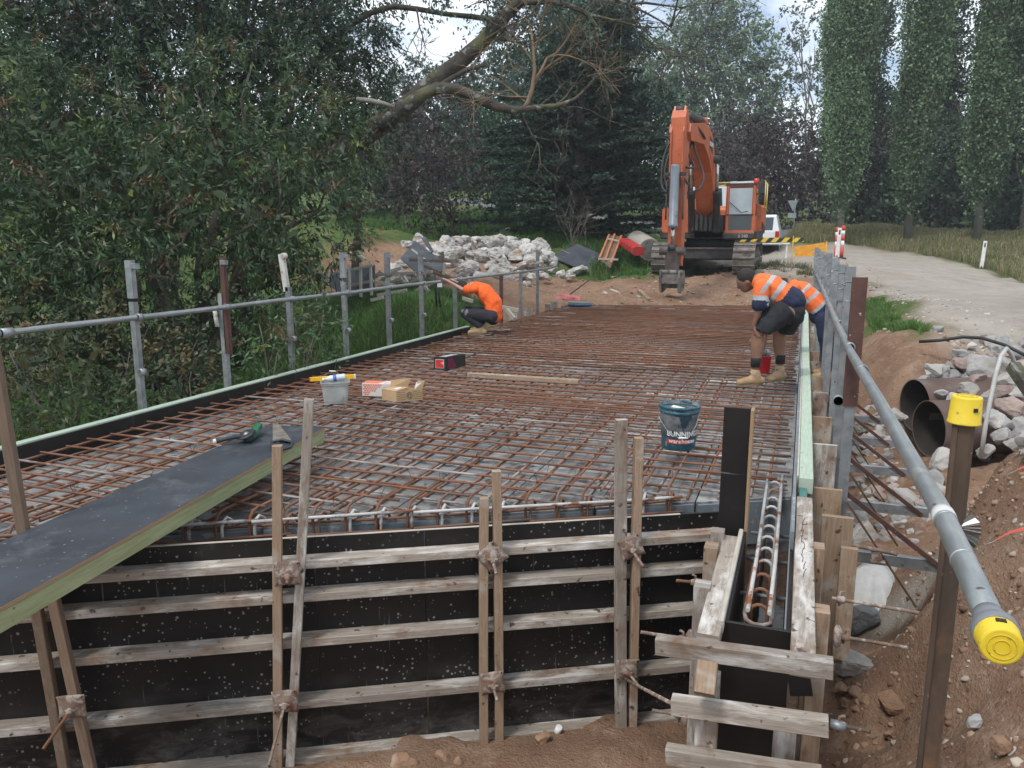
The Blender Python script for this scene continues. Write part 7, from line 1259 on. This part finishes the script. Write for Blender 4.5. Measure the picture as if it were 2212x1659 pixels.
for s in (-1,1): MB().tube([ft+e1*(Lh+.38)+sn*(.20*s)+e2*z for z in (top_-1.6, top_-2.4, zb_+1.0)], .022, 6).build('hydraulic_pipe', MT['exd'], stick)
zl = D(1461,542,19).z-ft.z; MB().tube([ft+e1*(Lh+.45)+e2*zl-sn*.30, ft+e1*(Lh+.45)+e2*zl+sn*.30], .10, 16).build('linkage_pin', MT['exb'], ex_)
for s in (-.22,.22): MB().beam(ft+e1*(Lh+.02)+e2*(zl-.02)+sn*s, ft+e1*(Lh+.5)+e2*zl+sn*s, .06,.16,ch=.03).build('link_plate', MT['exb'], ex_)
z2 = D(1460,582,19).z-ft.z; MB().beam(ft+e1*(Lh+.44)+e2*zl, ft+e1*(Lh+.38)+e2*(z2-.02), .32,.20,e1,ch=.04).build('bucket_link', MT['exb'], ex_)
z3 = D(1460,632,19).z-ft.z; hc = ft+e1*(Lh+.12); qh = MB()
for s in (-.22,.22): 
    A = hc+sn*s; pl = [(-.32,z2-.28),(-.22,z2-.04),(-.05,z2-.02),(.12,z2-.10),(.28,z2+.0),(.42,z2-.02),(.46,z2-.18),(.40,z3+.04),(.20,z3),(-.2,z3+.06)]; P1_ = [A+e1*a+e2*b for a, b in pl]; qh.quad(P1_, .05)
qh.beam(hc+e1*.40+e2*(z2-.22)-sn*.22, hc+e1*.40+e2*(z2-.22)+sn*.22, .05,.22); qh.beam(hc+e1*.0+e2*(z3+.16)-sn*.22, hc+e1*.0+e2*(z3+.16)+sn*.22, .4,.10); qh.build('quick_hitch', MT['exg'], ex_)
MB().tube([hc+e1*.36+e2*(z2-.06)-sn*.27, hc+e1*.36+e2*(z2-.06)+sn*.27], .06, 12).build('hitch_pin', MT['exg'], ex_)
# hoses
def hose(pts, r=.028): 
    P = [Vector(p) for p in pts]; out = []
    for i in range(len(P)-1):
        p0, p1, p2, p3 = P[max(i-1,0)], P[i], P[i+1], P[min(i+2,len(P)-1)]
        for t in np.linspace(0, 1, 5, endpoint=False): out.append(.5*((2*p1)+(p2-p0)*t+(2*p0-5*p1+4*p2-p3)*t*t+(3*p1-p0-3*p2+p3)*t**3))
    out.append(P[-1]); MB().tube(out, r, 6).build('hydraulic_hose', MT['exd'], ex_)
def E_p(a, b, d): return D(1382.4+.2603*a, 216+.2603*b, d)
hose([E_p(250,350,19.3),E_p(205,450,19.2),E_p(180,600,19.1),E_p(185,720,19),E_p(225,770,18.9)]); hose([E_p(258,400,19.3),E_p(225,500,19.1),E_p(205,620,19),E_p(230,760,18.9)])
hose([E_p(440,350,20),E_p(470,450,19.6),E_p(510,550,19.4),E_p(530,650,19.2),E_p(490,740,19.1),E_p(395,770,19)]); hose([E_p(430,350,20),E_p(405,440,19.5),E_p(440,520,19.3),E_p(450,560,19.2),E_p(385,560,19)]); hose([E_p(370,640,18.7),E_p(390,690,18.7),E_p(410,700,18.9)]); hose([E_p(415,180,19.6),E_p(470,220,20),E_p(520,280,20.5),E_p(540,320,21)])
vb = MB(); 
for k in range(6): x = ft.x-.35+k*.13; vb.beam((x,23.75,zp+.25),(x,23.75,zp+.70), .08,.15,(0,1,0))
vb.build('valve_block', MT['exd'], ex_); MB().beam((ft.x-.45,24.3,zp+.35),(ft.x+.50,24.3,zp+.35), .6,.7,ch=.04).build('boom_bracket', MT['exd'], ex_)
for s in (-1,1): hose([(ft.x+s*.12,23.7,zp+.70),(ft.x+s*.30,23.65,zp+.82),(ft.x+s*.42,23.8,zp+.70)], .018)
# ============================================================ PEOPLE
def blob(name, lofts, voxel, mats, parent, origin, fm=None, sm=6, wr=0., balls=()):
    """limbs swept as tapered ellipses, fused into ONE continuous surface"""
    mb = MB()
    for lf_ in lofts: mb.loft(lf_[0], lf_[1], lf_[2], 16, 0, lf_[3] if len(lf_) > 3 else 1.)
    for (c, r, ax) in balls:   # ellipsoids (centre, radii, forward axis)
        f = Vector(ax).normalized(); s_ = f.cross(V3(0,0,1)); s_ = s_.normalized() if s_.length > .01 else V3(1,0,0); u_ = s_.cross(f); base = len(mb.v); n, m = 16, 10
        for i in range(m+1):
            th = pi*i/m
            for k in range(n): a = 2*pi*k/n; mb.v.append(Vector(c)+f*(cos(th)*r[0])+s_*(sin(th)*cos(a)*r[1])+u_*(sin(th)*sin(a)*r[2]))
        for i in range(m):
            for k in range(n): A = base+i*n+k; B = base+i*n+(k+1)%n; mb.face([A, A+n, B+n, B], [(0,0)]*4, True)
    o = mb.build(name, mats, parent, origin=root_of(parent))
    md = o.modifiers.new('r', 'REMESH'); md.mode = 'VOXEL'; md.voxel_size = voxel; md.use_smooth_shade = True; ms_ = o.modifiers.new('s', 'SMOOTH'); ms_.iterations = sm; ms_.factor = .5
    dg = bpy.context.evaluated_depsgraph_get(); me = bpy.data.meshes.new_from_object(o.evaluated_get(dg)); old = o.data; o.modifiers.clear(); o.data = me; bpy.data.meshes.remove(old); me.name = name
    me.materials.clear()
    for q in (mats if isinstance(mats, (list, tuple)) else [mats]): me.materials.append(q)
    n = len(me.vertices); co_ = np.empty(n*3, dtype=np.float32); me.vertices.foreach_get('co', co_); co_ = co_.reshape(-1, 3)
    if wr:
        no = np.empty(n*3, dtype=np.float32); me.vertices.foreach_get('normal', no); no = no.reshape(-1, 3); f = fbm(co_[:, 0]*9, co_[:, 1]*9, co_[:, 2]*9, 3)+.7*np.abs(vnoise(co_[:, 0]*16+3, co_[:, 1]*16, co_[:, 2]*7)); co_ = co_+no*(f*wr)[:, None]; me.vertices.foreach_set('co', co_.astype(np.float32).ravel())
    if fm:
        O = np.array(root_of(parent)); cs = np.array([p.center[:] for p in me.polygons])+O; me.polygons.foreach_set('material_index', fm(cs).astype(np.int32))
    me.polygons.foreach_set('use_smooth', np.ones(len(me.polygons), dtype=bool)); me.update(); return o
MT['skin_tan'] = M('tanned_skin', (.20,.105,.065), (.26,.14,.09), 8, rough=.55, bump=.1, bd=.002); MT['skin_light'] = M('light_skin', (.36,.20,.14), (.43,.25,.18), 8, rough=.55, bump=.1, bd=.002)
MT['hiviz'] = solid('hi_vis_orange_cloth', (.80,.155,.035), .8, var=.08); MT['tee'] = solid('bright_orange_tee', (.86,.125,.015), .8, var=.06); MT['silver'] = solid('silver_reflective_tape', (.36,.38,.39), .4, var=.08); MT['navy'] = solid('navy_cloth', (.012,.018,.050), .85, var=.2); MT['shorts'] = solid('black_shorts_cloth', (.014,.016,.020), .85, var=.2); MT['pants'] = solid('charcoal_work_trousers', (.020,.019,.026), .85, var=.2); MT['knee_patch'] = solid('worn_grey_knee_patch', (.16,.15,.16), .85)
MT['boot'] = M('tan_boot_leather', (.30,.19,.10), (.40,.27,.15), 9, rough=.8, bump=.3, patch=((.42,.35,.26), 9, .55, .7)); MT['sole'] = solid('boot_sole', (.20,.15,.10), .8); MT['hair'] = solid('dark_hair', (.018,.013,.011), .8); MT['sock'] = solid('black_sock', (.015,.016,.017), .9)
def head(lofts, balls, c, f, r=.10):
    """head ellipsoid with brow, nose, jaw; f = facing"""
    c = Vector(c); f = Vector(f).normalized(); s_ = f.cross(V3(0,0,1)).normalized(); u_ = s_.cross(f); balls.append((c, (r*.98, r*.78, r*1.12), f)); balls.append((c+f*r*.32-u_*r*.70, (r*.62, r*.55, r*.42), f)); balls.append((c+f*r*1.02-u_*r*.22, (r*.18, r*.13, r*.22), f))
    for k in (-1, 1): balls.append((c+s_*r*.80*k-u_*r*.12, (r*.18, r*.10, r*.26), f))
def face_bits(par, c, f, r=.10):
    c = Vector(c); f = Vector(f).normalized(); s_ = f.cross(V3(0,0,1)).normalized(); u_ = s_.cross(f)
    for k in (-1, 1): MB().lathe(c+f*r*.86+s_*k*r*.33-u_*r*.02, [(.006,0),(.010,.004),(.004,.008)], 8, f).build('eye', MT['ink'], par)
    MB().tube([c+f*r*.86-u_*r*.62-s_*r*.22, c+f*r*.93-u_*r*.62, c+f*r*.86-u_*r*.62+s_*r*.22], .004, 5).build('mouth', MT['lamp'], par)
def hairmesh(par, c, f, r=.10):
    c = Vector(c); f = Vector(f).normalized(); s_ = f.cross(V3(0,0,1)).normalized(); u_ = s_.cross(f); return blob('hair', [], .010, MT['hair'], par, None, None, 3, .004, balls=[(c-f*r*.16+u_*r*.26, (r*1.0, r*.86, r*1.02), f), (c-f*r*.45-u_*r*.2, (r*.62, r*.76, r*.75), f)])
def hand(lofts, wrist, d, palmn, L=.18, curl=.5):
    """palm plus five separate bent fingers of unequal length"""
    w_ = Vector(wrist); d = Vector(d).normalized(); n = Vector(palmn); n = (n-d*n.dot(d)).normalized(); s_ = d.cross(n); k = w_+d*L*.48; lofts.append(([w_, w_+d*L*.25, k], [(.026,.018),(.038,.017),(.038,.014)], s_))
    for i, (o, l) in enumerate([(-.030,.42),(-.010,.47),(.010,.44),(.029,.35)]):
        a = k+s_*o; b = a+(d*cos(curl*.6)+n*sin(curl*.6))*L*l*.5; c = b+(d*cos(curl*1.7)+n*sin(curl*1.7))*L*l*.5; lofts.append(([a, b, c], [(.0095,.0095),(.009,.009),(.0075,.0075)], s_))
    t0 = w_+d*L*.18-s_*.030; t1 = t0+(d*.6-s_*.8+n*.3).normalized()*.045; t2 = t1+(d*.9-s_*.2+n*.4).normalized()*.035; lofts.append(([t0, t1, t2], [(.012,.012),(.010,.010),(.008,.008)], n))
def boot(par, ankle, toe, name='boot', zs=None):
    a = Vector(ankle); t = Vector(toe); zs = t.z if zs is None else zs; d = (t-a); d.z = 0; d.normalize(); s_ = d.cross(V3(0,0,1)); g = V3(a.x, a.y, zs); hl = g-d*.075; te = g+d*.20
    o = blob(name, [([hl+V3(0,0,.055), g+d*.03+V3(0,0,.06), g+d*.10+V3(0,0,.052), te+V3(0,0,.042)-d*.03], [(.040,.045),(.045,.052),(.048,.042),(.046,.034)], s_), ([g+V3(0,0,.05)-d*.02, a+V3(0,0,.05)], [(.046,.056),(.050,.056)], s_)], .011, MT['boot'], par, None, None, 3, .002)
    sh = [];
    for k in range(20):
        an = 2*pi*k/20; x = cos(an); y = sin(an); sh.append(g+d*(.062+.145*x)+s_*(.047+.006*x)*y)
    shell([[p+V3(0,0,.001) for p in sh], [p+V3(0,0,.024) for p in sh]], True, True).build('sole', MT['sole'], o)
    MB().tube([a+V3(0,0,.06)+d*.02-s_*.04, a+V3(0,0,.04)+d*.062, a+V3(0,0,.06)+d*.02+s_*.04], .004, 5).build('lace', MT['sock'], o); return o
def torso_fm(A, B, seq):
    A = np.array(A); B = np.array(B); ax = (B-A)/np.linalg.norm(B-A)**2
    def f(cs): s = (cs-A)@ax; m = np.zeros(len(cs)); 
    def g(cs):
        s = (cs-A)@ax; m = np.zeros(len(cs))
        for s0, mi in seq: m = np.where(s > s0, mi, m)
        return m
    return g
SY = V3(0,1,0)
# --- bending worker
n_ = 8.42; f_ = 8.80; mY = 8.62
P = dict(pel=PY(1709,668,mY), wai=PY(1690,642,mY), che=PY(1662,622,mY), nec=PY(1634,606,mY), hd=PY(1612,606,mY), hn=PY(1700,676,n_+.05), hf=PY(1708,680,f_-.05), kn=PY(1638,716,n_), kf=PY(1683,721,f_), an=PY(1632,790,n_), af=PY(1685,783,f_), sn=PY(1646,622,n_-.02), en=PY(1640,668,n_-.06), wn=PY(1628,704,n_-.04), sf=PY(1644,618,f_+.02), ef=PY(1654,690,f_-.02), wf=PY(1651,742,f_-.06))
w2 = thing('person', V3(P['an'].x, mY, ZM), 'worker bending over in orange and navy hi vis shirt, dark shorts and tan boots', 'person', 'workers on the bridge'); L = []; Bl = []
L += [([P['pel'], P['wai'], P['che'], P['nec']], [(.155,.12),(.135,.105),(.165,.11),(.075,.07)], SY), ([P['nec'], P['hd']], [(.055,.055),(.055,.055)], SY)]
for h, k, a in (('hn','kn','an'),('hf','kf','af')): L.append(([P[h], P[h].lerp(P[k],.5), P[k], P[k].lerp(P[a],.35), P[a]+V3(0,0,-.02)], [(.085,.095),(.078,.085),(.060,.066),(.060,.070),(.038,.042)], SY))
for s_, e_, w_ in (('sn','en','wn'),('sf','ef','wf')): L.append(([P[s_], P[s_].lerp(P[e_],.5), P[e_], P[e_].lerp(P[w_],.4), P[w_]], [(.050,.052),(.044,.046),(.038,.038),(.037,.035),(.025,.022)], SY))
hand(L, P['wn'], (.25,0,-1), (1,.2,0), .17, .7); hand(L, P['wf'], (-.1,0,-1), (1,0,-.2), .17, 1.1); fc = V3(-.85,-.12,-.50); head(L, Bl, P['hd'], fc, .103)
bd = blob('body', L, .012, MT['skin_tan'], w2, None, None, 4, balls=Bl); hairmesh(w2, P['hd'], fc, .103); face_bits(bd, P['hd'], fc, .103)
up_t = lambda k: P[k]
T0 = P['nec']; T1 = PY(1724,664,mY); tfm = torso_fm(T0-(T1-T0)*.05, T1, [(.23,1),(.31,0),(.46,1),(.55,0),(.66,2)])
def shirt_fm(cs):
    m = tfm(cs); zc = cs[:, 2]; a = np.array(P['sn']); b_ = np.array(P['en']); out = m
    for s_, e_ in (('sn','en'),('sf','ef')):
        a = np.array(P[s_]); b_ = np.array(P[e_]); ax = (b_-a)/((b_-a)@(b_-a)); t = (cs-a)@ax; dist = np.linalg.norm(cs-(a+np.clip(t,0,1)[:,None]*(b_-a)), axis=1); sl = (dist < .085) & (t > .28); out = np.where(sl, np.where(t > .62, 2, np.where(t > .38, 1, 0)), out)
    return out
slv = []
for s_, e_, q in (('sn','en',.80),('sf','ef',.70)): slv.append(([P[s_]+V3(0,0,.01), P[s_].lerp(P[e_],q*.6), P[s_].lerp(P[e_],q)], [(.075,.078),(.072,.080),(.074,.084)], SY))
blob('shirt', [([PY(1712,651,mY), P['wai'], P['che'], P['nec'].lerp(P['che'],.25)], [(.195,.120),(.195,.145),(.205,.145),(.11,.09)], SY)]+slv, .012, [MT['hiviz'], MT['silver'], MT['navy']], w2, None, shirt_fm, 3, .012)
blob('shorts', [([PY(1702,652,mY), PY(1710,672,mY), PY(1706,688,mY)], [(.185,.120),(.190,.145),(.19,.135)], SY, .4), ([PY(1682,680,mY), PY(1676,697,mY-.03)], [(.15,.10),(.15,.10)], SY, .4), ([PY(1700,668,n_+.06), PY(1676,686,n_+.03), PY(1655,703,n_), PY(1649,715,n_)], [(.125,.135),(.118,.125),(.112,.112),(.112,.098)], SY, .12), ([PY(1712,670,f_-.06), PY(1706,692,f_-.03), PY(1699,708,f_), PY(1697,718,f_)], [(.125,.125),(.115,.115),(.11,.100),(.11,.090)], SY, .12)], .012, MT['shorts'], w2, None, None, 2, .010)
for a_, t_ in (('an', PY(1585,824,n_-.12)), ('af', PY(1664,822,f_-.14))):
    A = P[a_]; T_ = V3(t_.x, t_.y, ZM); MB().tube([A+V3(0,0,-.01), A+V3(0,0,.05), A+V3(0,0,.085)], [.050,.052,.054], 14).build('sock', MT['sock'], w2); A2 = V3(A.x, A.y, .06); boot(w2, A2, T_, zs=ZM+.001)
# red pail he dips into
rc = V3(P['wf'].x+.0, P['wf'].y-.02, ZM+.002); rc = G(1650,807,ZM); rc.y += .05; rp_ = thing('red_pail', rc, 'small bright red pail between the bending worker boots', 'bucket'); MT['redp'] = solid('red_plastic', (.50,.012,.02), .4)
MB().lathe(rc, [(.055,0),(.058,.005),(.072,.19),(.076,.192),(.076,.20),(.068,.20),(.060,.05)], 24).build('pail', MT['redp'], rp_)
gl2 = MB(); rr3 = random.Random(3)
for k in range(6): a = rr3.random()*6; gl2.tube([rc+V3(.02*cos(a),.02*sin(a),.19), rc+V3(.045*cos(a),.045*sin(a),.235), rc+V3(.03*cos(a+.6),.03*sin(a+.6),.27)], [.022,.026,.014], 7)
tag(gl2.build('rag_gloves', MT['cyl']), 'bunched grey gloves stuffed in the red pail', 'gloves')
# --- squatting workers
def squat(lab, n_, f_, px_, shirt, trou, skin, seq, handp=None, patches=False, zs=None):
    zs = ZM if zs is None else zs
    mY = (n_+f_)/2; g = {k: PY(v[0], v[1], mY) for k, v in px_.items() if k in ('pel','wai','che','nec','hd')}; g.update({k+'n': PY(*px_[k], n_) for k in ('hip','kne','ank','sho','elb')}); g.update({k+'f': PY(px_[k][0]+px_['df'][0], px_[k][1]+px_['df'][1], f_) for k in ('hip','kne','ank','sho','elb')}); g['wr'] = handp or PY(*px_['wr'], n_)
    g['wf'] = g['wr']+V3(.03, .22, -.02); t = thing('person', V3(g['ankn'].x, mY, zs), lab, 'person', 'workers on the bridge'); L = []; Bl = []
    L += [([g['pel'], g['wai'], g['che'], g['nec']], [(.150,.115),(.130,.10),(.155,.10),(.07,.065)], SY), ([g['nec'], g['hd']], [(.052,.052),(.052,.052)], SY)]
    for q in 'nf': L.append(([g['hip'+q], g['hip'+q].lerp(g['kne'+q],.5), g['kne'+q], g['kne'+q].lerp(g['ank'+q],.4), g['ank'+q]], [(.08,.085),(.07,.075),(.052,.055),(.05,.055),(.033,.035)], SY)); L.append(([g['sho'+q], g['sho'+q].lerp(g['elb'+q],.5), g['elb'+q], g['wr' if q == 'n' else 'wf']], [(.047,.05),(.042,.044),(.036,.036),(.024,.021)], SY))
    hd_ = (g['wr']-g['elbn']).normalized(); hand(L, g['wr'], hd_+V3(0,0,-.1), (0,0,-1), .16, 1.1); hand(L, g['wf'], hd_+V3(0,0,-.1), (0,0,-1), .16, 1.1); fc = V3(-.62,-.05,-.78); head(L, Bl, g['hd'], fc, .10)
    bd = blob('body', L, .012, skin, t, None, None, 4, balls=Bl); hairmesh(t, g['hd'], fc, .10); face_bits(bd, g['hd'], fc, .10)
    slv = [([g['sho'+q], g['sho'+q].lerp(g['elb'+q],.4), g['sho'+q].lerp(g['elb'+q],.68)], [(.068,.07),(.066,.070),(.066,.074)], SY) for q in 'nf']
    blob('shirt', [([g['pel']+V3(.03,0,.0), g['wai']+V3(.01,0,0), g['che'], g['nec'].lerp(g['che'],.25)], [(.190,.130),(.180,.135),(.185,.130),(.10,.08)], SY)]+slv, .012, shirt, t, None, torso_fm(g['nec'], g['pel'], seq) if seq else None, 3, .012)
    tl = [([g['pel']+V3(0,0,-.03), g['pel'].lerp((g['hipn']+g['hipf'])/2,.9)], [(.165,.13),(.165,.13)], SY)]
    for q in 'nf': tl.append(([g['hip'+q], g['hip'+q].lerp(g['kne'+q],.5), g['kne'+q]], [(.098,.105),(.090,.094),(.072,.076)], SY)); tl.append(([g['kne'+q], g['kne'+q].lerp(g['ank'+q],.5), g['ank'+q]], [(.072,.074),(.066,.072),(.055,.060)], SY))
    tr = blob('trousers', tl, .012, [trou, MT['knee_patch']], t, None, (lambda cs: ((np.linalg.norm(cs-np.array(g['knen']+V3(.03,-.08,.03)), axis=1) < .065) & (vnoise(cs[:,0]*22, cs[:,2]*22) > -.25)).astype(float)) if patches else None, 4, .008)
    for q in 'nf': A = V3(g['ank'+q].x, g['ank'+q].y, zs+.10); boot(t, A, A+V3(-.3,-.05,0), zs=zs+.001)
    return t
squat('crouching worker in plain bright orange tee and dark trousers gripping the left rail', 11.42, 11.76, dict(pel=(1064,680), wai=(1064,655), che=(1046,629), nec=(1020,617), hd=(1000,623), hip=(1062,684), kne=(1003,676), ank=(1037,704), sho=(1026,624), elb=(1000,626), df=(4,-5)), MT['tee'], MT['pants'], MT['skin_light'], None, handp=V3(-5.36,11.42,.83), patches=True)
squat('worker half hidden behind the bending one, rounded orange back with silver stripes', 10.35, 10.70, dict(pel=(1770,674), wai=(1758,653), che=(1734,630), nec=(1708,612), hd=(1692,622), hip=(1780,690), kne=(1784,745), ank=(1786,800), sho=(1716,622), elb=(1704,655), wr=(1700,680), df=(3,-4)), [MT['hiviz'], MT['silver'], MT['navy']], MT['navy'], MT['skin_tan'], [(.30,1),(.38,0),(.55,1),(.64,0),(.85,1),(.93,2)], zs=PY(1776,800,10.5).z-.10)
board('walk_plank', (.27,9.4,PY(1776,800,10.5).z-.125), (.27,11.8,PY(1776,800,10.5).z-.125), .16, .04, 'wood_grey', 'narrow plank under the half hidden worker, outside the right side form', 'timber')
# ============================================================ AIR
hm = bpy.data.materials.new('air'); hm.use_nodes = True; nt = hm.node_tree; nt.nodes.remove(nt.nodes['Principled BSDF']); pv = nt.nodes.new('ShaderNodeVolumePrincipled'); pv.inputs['Color'].default_value = (.90,.95,1,1); pv.inputs['Density'].default_value = .0011; pv.inputs['Anisotropy'].default_value = .2; nt.links.new(pv.outputs[0], nt.nodes['Material Output'].inputs['Volume'])
zlo = float(GZ.min())-1.5; mb = MB(); x0, x1, y0, y1, z1 = gx[0]-5, gx[-1]+5, gy[0]-5, gy[-1]+5, 30.
mb.v = [V3(x, y, z) for z in (zlo, z1) for y in (y0, y1) for x in (x0, x1)]
for f in ((0,2,3,1),(4,5,7,6),(0,1,5,4),(2,6,7,3),(0,4,6,2),(1,3,7,5)): mb.face(list(f), [(0,0)]*4)
tag(mb.build('haze', hm), 'thin pale air haze over the whole site', 'haze', kind='stuff')
